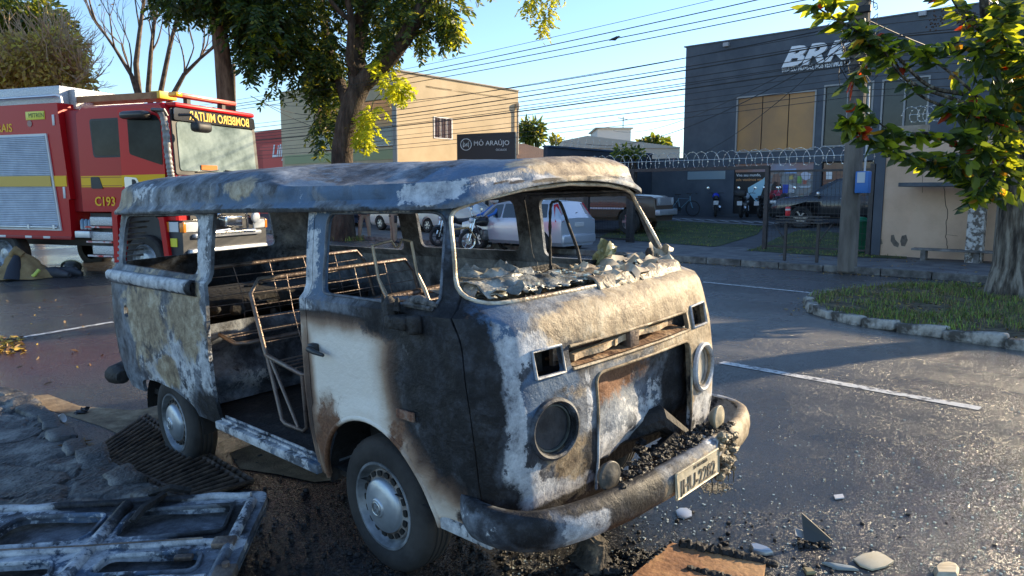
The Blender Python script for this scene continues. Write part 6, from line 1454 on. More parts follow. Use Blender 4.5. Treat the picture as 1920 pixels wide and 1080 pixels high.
hb,_,_y=car('silver_hatchback','silver hatchback with tall red tail lamps parked facing away behind the van windscreen','car',T,4.2,1.70,
 [(0,.80,.86,.9,.90),(.02,.95,1.0,.9,.95),(.12,1.0,1.12,.9,.97),(.36,1.0,1.46,.74,1),(.8,.98,1.50,.74,1),(2.2,.95,1.49,.74,1),(2.75,.93,1.40,.74,1),(3.35,.92,.98,.85,.98),(4.0,.80,.84,.85,.92),(4.18,.6,.66,.85,.80)],SIL,(.75,3.25),.31,
 [[(.52,1.02),(1.35,1.0),(1.35,1.40),(.62,1.40)],[(1.42,1.0),(2.25,.98),(2.25,1.40),(1.42,1.40)],[(2.32,.98),(3.1,.97),(2.62,1.36),(2.32,1.38)]],ws=(3.3,.98,2.78,1.38),rws=(.125,1.10,.35,1.42))
for s in(-1,1): 
    mb=MB(); q=[(.0,.775,.92),(.20,.845,.90),(.40,.665,1.38),(.30,.60,1.42),(.0,.70,.92)]; vs=[(x,s*y,z) for x,y,z in q]; mb.add(vs+[(x+.05,s*(abs(y)-.05),z) for x,y,z in vs],[(0,1,2,3,4),(9,8,7,6,5)]+[(i,(i+1)%5,5+(i+1)%5,5+i) for i in range(5)]); mb.build('tail_lamp',mk('tail_red',(.45,.02,.03),rough=.2),hb,30)
cpart('number_plate',(-.01,0,.82),(.02,.42,.13),mk('plate_white',(.6,.6,.6),rough=.5),hb); cpart('bumper',(.02,0,.42),(.16,1.55,.26),SIL,hb,.06); mb=MB(); mb.tube([(.12,.0,1.14),(.19,-.25,1.18)],.012,5); mb.build('rear_wiper',BLK,hb)
cpart('roof_antenna',(.5,0,1.54),(.02,.02,.1),BLK,hb)
BRN=mk('brown_offroad_paint',(.085,.055,.035),(.12,.08,.05),1,.35,coat=.3); 
T=place(1178,440,lotz,122); T=T@Matrix.Diagonal((1.12,1.1,1.30,1))@Matrix.Translation((-3.35,.85,0))
sv_,_,_y=car('brown_offroader','old brown boxy off-road car with dark roof and orange window sticker behind the fence','car',T,4.3,1.75,
 [(0,.9,1.0,.95,.96),(.04,1.05,1.70,.90,.98),(.12,1.06,1.76,.88,1),(1.0,1.06,1.78,.88,1),(2.4,1.05,1.75,.88,1),(2.85,1.04,1.14,.9,1),(4.05,1.02,1.08,.92,.98),(4.2,.98,1.02,.92,.96),(4.25,.7,.8,.92,.95)],BRN,(.75,3.35),.36,
 [[(.25,1.12),(1.15,1.12),(1.15,1.64),(.28,1.64)],[(1.24,1.12),(1.9,1.12),(1.9,1.63),(1.24,1.63)],[(1.98,1.12),(2.72,1.12),(2.46,1.60),(1.98,1.62)]],ws=(2.84,1.15,2.46,1.68),z0=.38)
mb=MB(); mb.box((.95,-.842,1.30),(1.3,.02,.14)); mb.build('orange_sticker',mk('sticker_orange',(.65,.28,.04),rough=.5),sv_)
cpart('roof_panel',(1.25,0,1.79),(2.2,1.35,.04),BLK,sv_); cpart('front_grille',(4.26,0,.92),(.04,1.5,.22),mk('grey_grille',(.3,.3,.32),rough=.4),sv_); cpart('front_bumper',(4.32,0,.62),(.16,1.7,.16),ALU,sv_,.03)
for s in(-1,1): mb=MB(); mb.lathe([(.10,0),(.10,.03),(.001,.05)],'X',16,c=(4.27,s*.62,.92)); mb.build('headlight',mk('lamp_clear',(.5,.5,.5)),sv_,50)
cpart('side_moulding',(2.1,-.885,.72),(2.2,.02,.05),ALU,sv_)
PKP=mk('graphite_paint',(.045,.045,.05),rough=.22,metal=.4,coat=.6)
T=place(1500,428,lotz,-64); T=T@Matrix.Translation((-4.2,-.90,0))
pk,_,_y=car('grey_pickup','dark graphite pickup truck parked nose to the left behind the mesh fence','pickup truck',T,5.3,1.86,
 [(0,1.05,1.1,.95,.95),(.05,1.12,1.16,.95,.98),(1.6,1.12,1.16,.95,1),(1.68,1.12,1.70,.80,1),(1.95,1.10,1.78,.80,1),(3.0,1.09,1.77,.80,1),(3.5,1.08,1.55,.80,1),(4.0,1.08,1.18,.85,1),(4.95,1.0,1.08,.88,.96),(5.2,.85,.95,.9,.90),(5.28,.6,.7,.9,.84)],PKP,(1.1,4.2),.40,
 [[(1.85,1.17),(2.75,1.15),(2.75,1.66),(2.02,1.66)],[(2.83,1.15),(3.82,1.14),(3.45,1.52),(3.05,1.65),(2.83,1.65)]],ws=(3.98,1.19,3.08,1.74),z0=.40,rimmat=mk('machined_rim',(.28,.28,.30),rough=.3,metal=.8))
for s in(-1,1): cpart('mirror',(3.65,s*1.02,1.22),(.12,.18,.16),mk('mirror_chrome',(.55,.55,.56),rough=.2,metal=.7),pk,.04); cpart('headlight',(5.16,s*.72,.93),(.22,.28,.12),mk('lamp_clear',(.5,.5,.5)),pk,.03)
cpart('door_handle',(2.85,.945,1.06),(.16,.03,.03),CHR,pk); cpart('door_handle',(1.95,.945,1.06),(.16,.03,.03),CHR,pk); cpart('grille',(5.22,0,.84),(.08,.9,.2),BLK,pk,.02)
CWH=mk('white_car_paint',(.66,.66,.64),rough=.3,coat=.5); CDK=mk('navy_car_paint',(.05,.07,.11),rough=.25,coat=.5)
ST=[(0,.70,.80,.9,.92),(.1,.95,1.02,.9,.95),(.45,.96,1.38,.74,1),(.9,.95,1.46,.74,1),(2.0,.93,1.45,.74,1),(2.5,.92,1.32,.74,1),(3.1,.90,.97,.85,.98),(3.85,.78,.83,.85,.92),(4.0,.55,.62,.85,.80)]
GLS=[[(.55,.99),(1.3,.97),(1.3,1.36),(.72,1.36)],[(1.38,.97),(2.0,.96),(2.0,1.37),(1.38,1.37)],[(2.06,.96),(2.85,.94),(2.42,1.30),(2.06,1.36)]]
SC=SF-.35
def tS(px,s): return to_st(*onplane(px,400,st(s,0),ES).xy)[1]
for px,to_,lab,pt_ in((902,3.9,'white hatchback parked behind the trail motorcycle at the far kerb',CWH),(704,.5,'white hatchback parked behind the two officers at the far kerb',mk('warm_white_car_paint',(.68,.60,.56),rough=.3,coat=.5)),(636,3.9,'dark blue car parked furthest along the kerb beyond the big tree',CDK)):
    t=tS(px,SC)+to_; q=st(SC+.85,t); c_,_,_=car('parked_car',lab,'car',Matrix.Translation((q.x,q.y,.14))@Matrix.Rotation(R(90-132),4,'Z'),4.0,1.68,ST,pt_,(.75,3.15),.30,GLS,ws=(3.05,.98,2.52,1.32),rws=(.12,1.02,.45,1.36))
    for s in(-1,1): cpart('headlight',(3.85,s*.62,.70),(.2,.26,.12),mk('lamp_clear',(.5,.5,.5)),c_,.03)
    cpart('grille',(3.98,0,.50),(.04,.8,.14),BLK,c_)
    mb=MB(); mb.lathe([(.07,0),(.07,.006),(.001,.008)],'Y',16,c=(2.3,-.852,.75),M=None); mb.build('door_badge',mk('badge_black',(.03,.03,.03)),c_) if px==902 else None
# ============================================================ MOTORCYCLES, BICYCLES, PEOPLE
def moto(label,M,tank,front=CHR,group='motorcycles in the yard',box=False,plate=True,name='motorcycle',rim=BLK,shield=False,cat='motorcycle'):
    o=thing(name,label,cat,M=M,group=group)
    for x,nm,r in((0,'rear_wheel',.31),(1.32,'front_wheel',.32)):
        e=bpy.data.objects.new('wheel',None); COL.objects.link(e); e.parent=o; e.location=(x,0,r)
        mb=MB(); mb.lathe([(r-.075,.05),(r-.03,.055),(r,.02),(r,-.02),(r-.03,-.055),(r-.075,-.05)],'Y',28,close=True); mb.build('tyre',RUB,e,50)
        mb=MB(); mb.lathe([(r-.07,.03),(r-.10,.025),(r-.10,-.025),(r-.07,-.03)],'Y',28,close=True)
        for k in range(6): a=PI/3*k; mb.tube([(.03*math.cos(a),0,.03*math.sin(a)),((r-.09)*math.cos(a),0,(r-.09)*math.sin(a))],.012,5)
        mb.lathe([(.05,-.06),(.05,.06)],'Y',12); mb.lathe([(.11,.05),(.11,.056),(.06,.056)],'Y',18); mb.build('rim',rim,e,50)
    mb=MB(); mb.tube([(1.32,-.08,.32),(1.12,-.08,.98)],.024,7); mb.tube([(1.32,.08,.32),(1.12,.08,.98)],.024,7); mb.build('fork',CHR,o,50)
    mb=MB(); mb.tube([(1.50,0,.60),(1.36,0,.67),(1.18,0,.66),(1.05,0,.58)],[.03,.05,.05,.03],6); mb.build('front_mudguard',tank,o,50)
    mb=MB(); mb.lathe([(.0001,-.10),(.06,-.08),(.09,0),(.08,.03),(.0001,.05)],'X',16,c=(1.22,0,.93)); mb.build('headlight',mk('lamp_clear',(.5,.5,.5)),o,50)
    mb=MB(); mb.tube([(1.10,0,.96),(1.06,-.16,1.04),(.98,-.37,1.03)],.014,6); mb.tube([(1.10,0,.96),(1.06,.16,1.04),(.98,.37,1.03)],.014,6); mb.build('handlebar',BLK,o,50)
    for s in(-1,1):
        mb=MB(); mb.tube([(1.04,s*.24,1.04),(1.04,s*.33,1.22)],.008,5); mb.lathe([(.0001,-.015),(.06,-.01),(.065,.005),(.0001,.01)],'X',12,c=(1.03,s*.34,1.25)); mb.build('mirror',mk('mirror_glass',(.5,.55,.6),rough=.1,metal=.8),o,50)
    mb=MB(); mb.tube([(.55,0,.82),(.70,0,.88),(.90,0,.90),(1.08,0,.86)],[.08,.15,.16,.07],9); mb.build('tank',tank,o,60)
    mb=MB(); mb.tube([(-.25,0,.88),(-.05,0,.83),(.25,0,.78),(.58,0,.82)],[.05,.11,.13,.09],8); mb.build('seat',BLK,o,60)
    mb=MB(); mb.box((.68,0,.48),(.36,.26,.34),bev=.05); mb.tube([(.0,.09,.31),(.42,.10,.36),(.52,.10,.6)],.025,6); mb.tube([(0,-.09,.31),(.42,-.10,.36)],.025,6); mb.tube([(1.08,0,.82),(.85,0,.40),(.5,0,.30)],.028,6); mb.build('engine',mk('engine_grey',(.07,.07,.075),(.2,.2,.2),10,.45,.5),o,50)
    mb=MB(); mb.tube([(.80,-.14,.5),(.75,-.16,.28),(.3,-.17,.28),(-.15,-.17,.45)],[.022,.024,.035,.05],8); mb.build('exhaust',CHR,o,50)
    mb=MB(); mb.tube([(-.42,0,.62),(-.30,0,.70),(.05,0,.70)],[.03,.05,.06],6); mb.box((-.36,0,.80),(.08,.16,.07),bev=.02); mb.build('rear_mudguard',BLK,o,50)
    if plate: mb=MB(); mb.box((-.44,0,.62),(.02,.20,.17),M=None); mb.build('number_plate',mk('plate_white',(.6,.6,.6)),o)
    if box: mb=MB(); mb.box((-.32,0,1.02),(.38,.46,.26),bev=.06); mb.build('top_box',BLK,o,50)
    if shield: mb=MB(); mb.prism(rpoly([(-.17,1.02),(.17,1.02),(.12,1.38),(-.12,1.38)],.06,4),1.16,1.18,'YZ'); mb.build('windshield',mk('smoked_shield',(.10,.12,.13),rough=.1),o)
    return o
def mp(px,py,f,az,back=.66): return place(px,py,f,az)@Matrix.Translation((-back,0,0))
BLU=mk('moto_blue',(.02,.05,.55),rough=.25,coat=.5); MW_=mk('moto_white',(.60,.64,.68),rough=.3,coat=.4); MR=mk('moto_red',(.35,.015,.02),rough=.3,coat=.4); MK_=mk('moto_black',(.02,.02,.022),rough=.3,coat=.4)
moto('blue motorcycle parked upright beside the bicycles with a white plate',mp(1341,406,lotz,15),BLU)
moto('white tanked motorcycle with a black top box in front of the dark poster',mp(1395,408,lotz,28),MW_,box=True)
moto('small red motorcycle parked just right of the white tanked one',mp(1438,409,lotz,42),MR)
moto('dark motorcycle half hidden behind the wide gate post',mp(1466,410,lotz,36),MK_)
fz0=lambda x,y:gz(x,y)
moto('black trail motorcycle with pale windshield parked facing left at the far kerb',mp(852,460,fz0,-128),MK_,group=None,shield=True,plate=False)
RMM=mp(914,470,fz0,-120); rb_=moto('dark motorcycle ridden by the person in the blue jacket',RMM,MK_,group=None,plate=False,rim=CHR)
def bicycle(label,M,col):
    o=thing('bicycle',label,'bicycle',M=M,group='bicycles by the shop wall')
    for x in(0,1.05):
        mb=MB(); r=.34; mb.lathe([(r,.02),(r+.015,0),(r,-.02),(r-.03,-.018),(r-.03,.018)],'Y',28,close=True,c=(x,0,.35))
        for k in range(12): a=PI/6*k; mb.tube([(x,0,.35),(x+r*.92*math.cos(a),0,.35+r*.92*math.sin(a))],.002,3)
        mb.lathe([(.02,-.05),(.02,.05)],'Y',8,c=(x,0,.35)); mb.build('wheel',RUB,o,50)
    mb=MB()
    for P in ([(0,0,.35),(.42,0,.32),(.92,0,.78),(.33,0,.80),(.42,0,.32)],[(0,0,.35),(.35,0,.76)],[(.92,0,.62),(.90,0,.90)],[(1.05,0,.35),(.93,0,.66)]): mb.tube(P,.02,6)
    mb.build('frame',col,o,50); mb=MB(); mb.tube([(.33,0,.8),(.31,0,.95)],.014,5); mb.box((.30,0,.97),(.26,.13,.05),bev=.02); mb.build('saddle',BLK,o,50)
    mb=MB(); mb.tube([(.86,-.30,1.02),(.90,-.1,1.0),(.90,.1,1.0),(.86,.30,1.02)],.014,6); mb.tube([(.90,0,.88),(.90,0,1.0)],.016,6); mb.build('handlebar',BLK,o,50)
    mb=MB(); mb.lathe([(.10,-.05),(.10,-.045),(.02,-.045)],'Y',18,c=(.42,0,.32)); mb.tube([(.42,-.09,.32),(.5,-.09,.18)],.012,5); mb.box((.5,-.13,.18),(.09,.08,.02)); mb.build('crank',BLK,o,50)
    return o
bicycle('pale blue framed bicycle leaning on the dark wall, nearer of the two',place(1266,405,lotz,-50)@Matrix.Rotation(PI,4,'Z')@Matrix.Translation((-.2,0,0)),mk('bike_teal',(.15,.30,.38),rough=.3))
bicycle('dark bicycle behind the pale blue one against the dark wall',place(1282,404,lotz,-50)@Matrix.Rotation(PI,4,'Z')@Matrix.Translation((-.2,.1,0)),mk('bike_dark',(.04,.04,.05),rough=.4))
def person(name,label,M,J,mats,extra=None):
    """J: joints; edges implied; mats by bone group"""
    o=thing(name,label,'person',M=M)
    E=[('pel','chest'),('chest','neck'),('neck','head'),('head','top')]
    for s in 'LR': E+=[('chest','sh'+s),('sh'+s,'el'+s),('el'+s,'wr'+s),('pel','hip'+s),('hip'+s,'kn'+s),('kn'+s,'an'+s),('an'+s,'toe'+s),('wr'+s,'hd'+s)]
    Rr={'pel':(.14,.11),'chest':(.17,.12),'neck':(.06,.06),'head':(.085,.10),'top':(.07,.08),'sh':(.075,.075),'el':(.05,.05),'wr':(.034,.03),'hd':(.035,.02),'hip':(.115,.115),'kn':(.085,.085),'an':(.066,.066),'toe':(.045,.035)}
    names=list(J); me=bpy.data.meshes.new('b'); me.from_pydata([J[k] for k in names],[(names.index(a),names.index(b)) for a,b in E],[])
    b=bpy.data.objects.new('b',me); COL.objects.link(b); sk=b.modifiers.new('s','SKIN'); sk.use_smooth_shade=True; b.modifiers.new('u','SUBSURF').levels=2
    for i,k in enumerate(names):
        r=Rr.get(k) or Rr[k[:-1]]; me.skin_vertices[0].data[i].radius=r; me.skin_vertices[0].data[i].use_root=(k=='pel')
    m2=evalmesh(b,'body'); bpy.data.objects.remove(b); m2.name='body'; m2.materials.clear()
    for m in mats: m2.materials.append(m)
    grp={'torso':0,'leg':1,'foot':2,'skin':3}
    segs=[(J[a],J[c],(3 if a in('neck','head') or a.startswith('wr') else (2 if a.startswith('an') else (1 if a[:3] in('hip','kn'+a[-1:]) or a.startswith('kn') or c.startswith('hip') else 0)))) for a,c in E]
    for f_ in m2.polygons:
        c=f_.center; best=9;g=0
        for a,bb,gg in segs:
            a=Vector(a);bb=Vector(bb); d=bb-a; t=max(0,min(1,(c-a).dot(d)/max(1e-6,d.length_squared))); dd=(c-a-d*t).length
            if dd<best: best=dd;g=gg
        f_.material_index=g; f_.use_smooth=True
    b=bpy.data.objects.new('body',m2); COL.objects.link(b); b.parent=o
    # simple hands: fingers
    for s in 'LR':
        w_=Vector(J['wr'+s]);h=Vector(J['hd'+s]); d=(h-w_).normalized(); a=d.orthogonal().normalized()
    return o
SKIN=mk('skin_brown',(.30,.16,.10),rough=.6)
KH=mk('khaki_trousers',(.32,.24,.16),(.38,.29,.20),6,.85,bump=.3); BOOT=mk('dark_boots',(.03,.035,.045),rough=.5)
KS=mk('khaki_shirt',(.30,.23,.15),rough=.85)
def standing(tw=0,arm=.25): return {'pel':(0,0,.95),'chest':(.0,0,1.30),'neck':(0,0,1.50),'head':(.01,0,1.60),'top':(.0,0,1.72),'shL':(0,.19,1.42),'shR':(0,-.19,1.42),'elL':(-.02,.27,1.14),'elR':(-.02,-.27,1.14),'wrL':(.12,.22,.98),'wrR':(.12,-.22,.98),'hdL':(.19,.19,.93),'hdR':(.19,-.19,.93),'hipL':(0,.10,.90),'hipR':(0,-.10,.90),'knL':(.02,.12+tw,.50),'knR':(.02,-.12-tw,.50),'anL':(0,.14+tw,.09),'anR':(0,-.15-tw,.09),'toeL':(.15,.17+tw,.04),'toeR':(.15,-.18-tw,.04)}
for px,py,az,lab,tw in((684,449,170,'standing officer in khaki uniform with a black holster on the belt, seen through the van',.04),(738,457,60,'standing officer in khaki trousers and dark boots, right of the other officer',.0)):
    o=person('person',lab,place(px,py,fz0,az),standing(tw),[KS,KH,BOOT,SKIN])
    mb=MB(); mb.lathe([(.115,1.62),(.118,1.70),(.09,1.78),(.0001,1.80)],'Z',18,c=(0,0,0)); mb.box((.13,0,1.665),(.12,.16,.02),bev=.008); mb.build('cap',mk('cap_dark',(.04,.04,.045),rough=.8),o,50)
    mb=MB(); mb.lathe([(.155,.94),(.158,.99)],'Z',20); mb.box((.02,-.19,.86),(.12,.07,.26),bev=.03); mb.build('belt_holster',BLK,o,50)
    mb=MB()
    for s in(-1,1):
        for k in range(4): mb.tube([(.18,s*(.185-.012*k),.935),(.23,s*(.185-.016*k),.905-.005*k)],.009,5)
    mb.build('fingers',SKIN,o,60)
RJ={'pel':(.12,0,.92),'chest':(.28,0,1.26),'neck':(.36,0,1.43),'head':(.42,0,1.52),'top':(.42,0,1.62),'shL':(.32,.20,1.36),'shR':(.32,-.20,1.36),'elL':(.58,.32,1.14),'elR':(.58,-.32,1.14),'wrL':(.86,.36,1.05),'wrR':(.86,-.36,1.05),'hdL':(.95,.36,1.04),'hdR':(.95,-.36,1.04),'hipL':(.14,.11,.88),'hipR':(.14,-.11,.88),'knL':(.56,.22,.70),'knR':(.58,-.24,.66),'anL':(.40,.20,.32),'anR':(.42,-.24,.14),'toeL':(.54,.21,.27),'toeR':(.57,-.27,.10)}
o=person('person','motorcycle rider in a bright blue jacket, dark trousers and pale sneakers with a white helmet',RMM,RJ,[mk('blue_jacket',(.035,.15,.50),rough=.7,bump=.3,c2=(.05,.19,.58)),mk('navy_trousers',(.03,.035,.05),rough=.8),mk('pale_sneaker',(.55,.50,.46),rough=.6),SKIN])
mb=MB(); mb.lathe([(.10,-.13),(.135,-.08),(.145,.02),(.12,.11),(.06,.155),(.0001,.165)],'Z',20,c=(.42,0,1.58)); mb.build('helmet',mk('helmet_white',(.60,.56,.50),rough=.25),o,60)
mb=MB(); mb.prism([(.50,1.55),(.575,1.56),(.565,1.64),(.50,1.66)],-.10,.10); mb.build('visor',mk('visor_black',(.01,.01,.01)),o,60)
mb=MB(); mb.tube([(.15,.02,1.2),(.10,-.16,1.05),(.20,-.2,.98)],[.02,.07,.06],8); mb.build('hip_bag',BLK,o,60)
mb=MB()
for s in(-1,1):
    for k in range(4): mb.tube([(.94,s*(.345+.022*k),1.055),(.985,s*(.35+.022*k),1.05),(.985,s*(.35+.022*k),1.015)],.010,5)
mb.build('glove_fingers',BLK,o,60)
# ============================================================ TREES
def leafmesh(name,pts,mats,wts,parent,L,W,seed,droop=.5,curl=.25,kind=None,up=None):
    """pts: list of (pos, dir) ; each becomes a folded leaf of six vertices"""
    rg=random.Random(seed); mb=MB()
    for p,d in pts:
        d=Vector(d)+Vector((rg.uniform(-.5,.5),rg.uniform(-.5,.5),rg.uniform(-.6,.3)-droop)); d.normalize(); s=d.cross(Vector((rg.uniform(-1,1),rg.uniform(-1,1),rg.uniform(-.2,1.2)))); 
        if s.length<.01: continue
        s.normalize(); n=d.cross(s); l=L*rg.uniform(.55,1.25); w=W*rg.uniform(.7,1.2); p=Vector(p)
        a=p+d*l*.35+n*curl*w*.5; 
        mb.add([p,p+d*l*.3+s*w*.5,p+d*l*.7+s*w*.42-n*curl*l*.25,p+d*l-n*curl*l*.5,p+d*l*.7-s*w*.42-n*curl*l*.25,p+d*l*.3-s*w*.5,p+d*l*.5-n*curl*w*.4],[(0,1,2,6),(6,2,3),(6,3,4),(0,6,4,5)],rg.choices(range(len(mats)),wts)[0])
    o=mb.build(name,mats,parent,fixn=False)
    return o
def leafmat(name,c,c2=None,tr=.5,rough=.45):
    if name in MATS: return MATS[name]
    m=mk(name,c,c2,9,rough); N=m.node_tree.nodes; L=m.node_tree.links; b=N['Principled BSDF']; t=N.new('ShaderNodeBsdfTranslucent'); mx=N.new('ShaderNodeMixShader'); mx.inputs[0].default_value=tr
    k=2.6; t.inputs[0].default_value=(min(.9,c[0]*k*1.4+.02),min(.9,c[1]*k+.02),c[2]*k*.5,1)
    L.new(b.outputs[0],mx.inputs[1]); L.new(t.outputs[0],mx.inputs[2]); L.new(mx.outputs[0],N['Material Output'].inputs[0]); return m
BARK=mk('dark_bark',(.035,.025,.018),(.12,.09,.065),6,.95,bump=1.0,bscale=20,stretch=(1,1,.25),c3=(.07,.05,.035))
BARKW=mk('grey_bark',(.035,.028,.023),(.34,.30,.25),9,.9,bump=1,bscale=26,stretch=(1,1,.16),c3=(.15,.125,.10),thr=(.4,.62))
for m_ in(BARKW,BARK):
    for n_ in m_.node_tree.nodes:
        if n_.type=='BUMP': n_.inputs['Distance'].default_value=.09
def grow(mb,p,d,r,l,depth,rg,tips,spread=.6,up=.15,kmin=2,kmax=3,shrink=.72,allp=None,grav=0):
    P=[p];n=5;rs=[r]
    for i in range(n):
        d=(d+Vector((rg.uniform(-1,1),rg.uniform(-1,1),rg.uniform(-.6,1)))*.14+Vector((0,0,up*.2-grav))).normalized(); p=p+d*l/n; P.append(p); rs.append(r*(1-.35*(i+1)/n))
        if allp is not None and depth<=1: allp.append((p,d))
    mb.tube(P,rs,6 if r>.05 else 4,cap=False)
    if depth==0: tips.append((p,d)); return
    for k in range(rg.randint(kmin,kmax)):
        nd=(d+Vector((rg.uniform(-1,1),rg.uniform(-1,1),rg.uniform(-.5,.9)))*spread).normalized(); grow(mb,p,nd,rs[-1]*rg.uniform(.6,.85),l*shrink*rg.uniform(.7,1.15),depth-1,rg,tips,spread,up,kmin,kmax,shrink,allp,grav)
# --- big street tree on the far side of the road
d0=at(643,447,.05); bt_=thing('street_tree','large dark trunked street tree with forked limbs and drooping feathery foliage','tree',tuple(d0.xy)+(.03,)); D=d0.y
bp_=lambda px,py,dd=0: atd(px,py,D+dd)
mb=MB()
mb.tube([tuple(d0+Vector((0,0,-.1))),bp_(642,400),bp_(641,330),bp_(642,280),bp_(650,235),bp_(662,190),bp_(680,150)],[.52,.42,.40,.40,.41,.40,.38],14)
mb.tube([bp_(676,158),bp_(720,120,-.3),bp_(760,70,-.8),bp_(795,10,-1.2),bp_(815,-60,-1.6),bp_(850,-150,-2)],[.40,.34,.29,.25,.2,.12],10)
mb.tube([bp_(672,160),bp_(668,110,.3),bp_(675,50,.6),bp_(688,-10,.9),bp_(690,-120,1)],[.36,.33,.30,.27,.18],10)
mb.tube([bp_(652,200),bp_(636,150,.8),bp_(618,100,1.4),bp_(600,0,2),bp_(590,-80,2.2)],[.22,.19,.17,.13,.08],8)
mb.tube([bp_(672,150),bp_(655,110,-.6),bp_(660,40,-1),bp_(640,-60,-1.4)],[.18,.15,.13,.08],8)
rg=random.Random(31); tips=[];allp=[]
for a,b_ in ((bp_(795,10,-1.2),(.6,-.2,.5)),(bp_(815,-60,-1.6),(.4,-.3,.6)),(bp_(688,-10,.9),(.2,.3,1)),(bp_(690,-90,1),(-.3,.2,1)),(bp_(600,0,2),(-.7,.3,.5)),(bp_(618,90,1.4),(-.8,.2,.4)),(bp_(660,40,-1),(-.7,-.6,.4)),(bp_(640,-40,-1.4),(-.9,-.4,.2)),(bp_(760,70,-.8),(.8,.4,.2)),(bp_(640,150,.8),(-.7,.4,.1))):
    grow(mb,Vector(a),Vector(b_).normalized(),.10,1.5,3,rg,tips,.8,.1,2,3,.75,allp)
tk=child(mb,'trunk',BARK,bt_,60)
def cluster(px,py,rx,ry,n,rz,dd=0):
    c=bp_(px,py,dd); k=D/1359; out=[]
    for _ in range(n):
        u=Vector((rg.gauss(0,1),rg.gauss(0,1),rg.gauss(0,1))); u=u.normalized()*rg.random()**.4
        out.append((c+Vector((u.x*rx*k,u.y*rz,u.z*ry*k)),u))
    return out
LG_=[leafmat('leaf_dark',(.028,.058,.018),tr=.3),leafmat('leaf_mid',(.060,.105,.022),tr=.45),leafmat('leaf_olive',(.14,.17,.03),tr=.5)]
def feather(c,out,rg,n=12,l=.55):
    """a drooping frond: many small leaflets along a hanging stem"""
    p,u=c; d=Vector((u[0]*.6+rg.uniform(-.5,.5),u[1]*.6+rg.uniform(-.5,.5),-.15-rg.random()*.5)).normalized()
    for i in range(n):
        t=i/n; q=p+d*l*t+Vector((0,0,-l*.5*t*t)); s=d.cross(Vector((0,0,1))); s=s.normalized() if s.length>.01 else Vector((1,0,0))
        for sg in(-1,1): out.append((q,s*sg*.9+d*.5))
fr=[];
for px,py,rx,ry,nn,rz,dd in ((500,40,80,55,100,2,0),(560,30,60,70,110,1.6,.5),(480,90,40,35,30,1,0),(590,120,45,50,70,1.2,.8),(625,90,50,60,60,1.5,1),(640,215,45,35,26,1,1),(608,180,26,50,24,.8,1.2),(603,240,18,30,12,.6,1),(700,25,60,40,60,1.5,.6),(770,30,60,50,70,1.6,-.6),(835,25,32,40,40,.9,-1),(720,80,35,30,22,1,0),(560,-40,160,50,160,2.5,0),(760,-40,120,45,110,2.2,0),(540,85,50,45,55,1.2,.5),(845,55,16,22,14,.5,-1),(520,160,16,30,5,.5,.5),(700,-90,260,70,240,3.5,0),(455,20,30,40,30,1,0),(615,150,35,60,55,.8,1.5)):
    for c in cluster(px,py,rx,ry,nn,rz,dd): feather(c,fr,rg,10,.62)
rg=random.Random(5); half=len(fr)
cr1=leafmesh('crown',fr,LG_,(.5,.35,.15),None,.26,.085,77,.25); cr1.parent=bt_; bpy.context.view_layer.update(); cr1.matrix_parent_inverse=bt_.matrix_world.inverted()
fr2=[]
for px,py,rx,ry,nn,rz,dd in ((735,150,26,26,20,.5,-.6),(700,205,20,20,12,.4,-.6),(690,245,16,24,16,.4,-.6),(672,255,14,16,7,.3,-.5),(745,165,14,14,10,.3,-.7),(705,130,16,24,8,.3,-.5),(500,75,30,30,14,.8,-.8),(845,40,20,25,16,.5,-1.3)):
    for c in cluster(px,py,rx,ry,nn,rz,dd): feather(c,fr2,rg,8,.45)
yl=leafmesh('yellow_shoots',fr2,[leafmat('leaf_yellow',(.42,.42,.03),tr=.5),leafmat('leaf_lime',(.22,.30,.03),tr=.5)],(.6,.4),None,.24,.09,78,.3); yl.parent=bt_; yl.matrix_parent_inverse=bt_.matrix_world.inverted()
mb=MB()
for P in ([bp_(682,285,-.5),bp_(688,240,-.6),bp_(700,190,-.6),bp_(735,150,-.6)],[bp_(655,240,-.3),bp_(675,230,-.5),bp_(690,250,-.6)]): mb.tube(P,[.03,.025,.02,.01][:len(P)],5)
child(mb,'thin_shoots',mk('shoot_green',(.2,.2,.06)),bt_,60)
P=[d0+Vector((x,y,0)) for x,y in((-.9,-.9),(.9,-.9),(.9,.6),(-.9,.6))]; blades(P,500,fz0,.06,.22,'grass',seed=15,w0=.008)
# loose hanging branch at the top of the frame
hb_=atd(1010,-60,D-2); hbt=thing('overhanging_branch','small yellow green leafy branch tip hanging in from above against the sky','branch',tuple(hb_)); mb=MB(); mb.tube([atd(1000,-200,D-2),atd(1015,-60,D-2),atd(1012,-10,D-2),atd(1020,40,D-2)],[.05,.03,.02,.006],5); mb.tube([atd(1014,-30,D-2),atd(985,0,D-2.2),atd(980,15,D-2.2)],[.02,.012,.005],4); child(mb,'stem',BARK,hbt)
fr3=[];D_=D; D=D-2
for px,py,rx,ry,nn in((995,5,20,16,22),(1020,45,13,12,14),(1025,15,14,20,14),(1035,-25,40,20,24)):
    for c in cluster(px,py,rx,ry,nn,.4): feather(c,fr3,rg,7,.35)
D=D_
l_=leafmesh('leaves',fr3,[leafmat('leaf_yellow',(.42,.42,.03)),LG_[2],leafmat('leaf_lime',(.22,.30,.03))],(.3,.4,.3),None,.16,.06,79,.3); l_.parent=hbt; bpy.context.view_layer.update(); l_.matrix_parent_inverse=hbt.matrix_world.inverted()
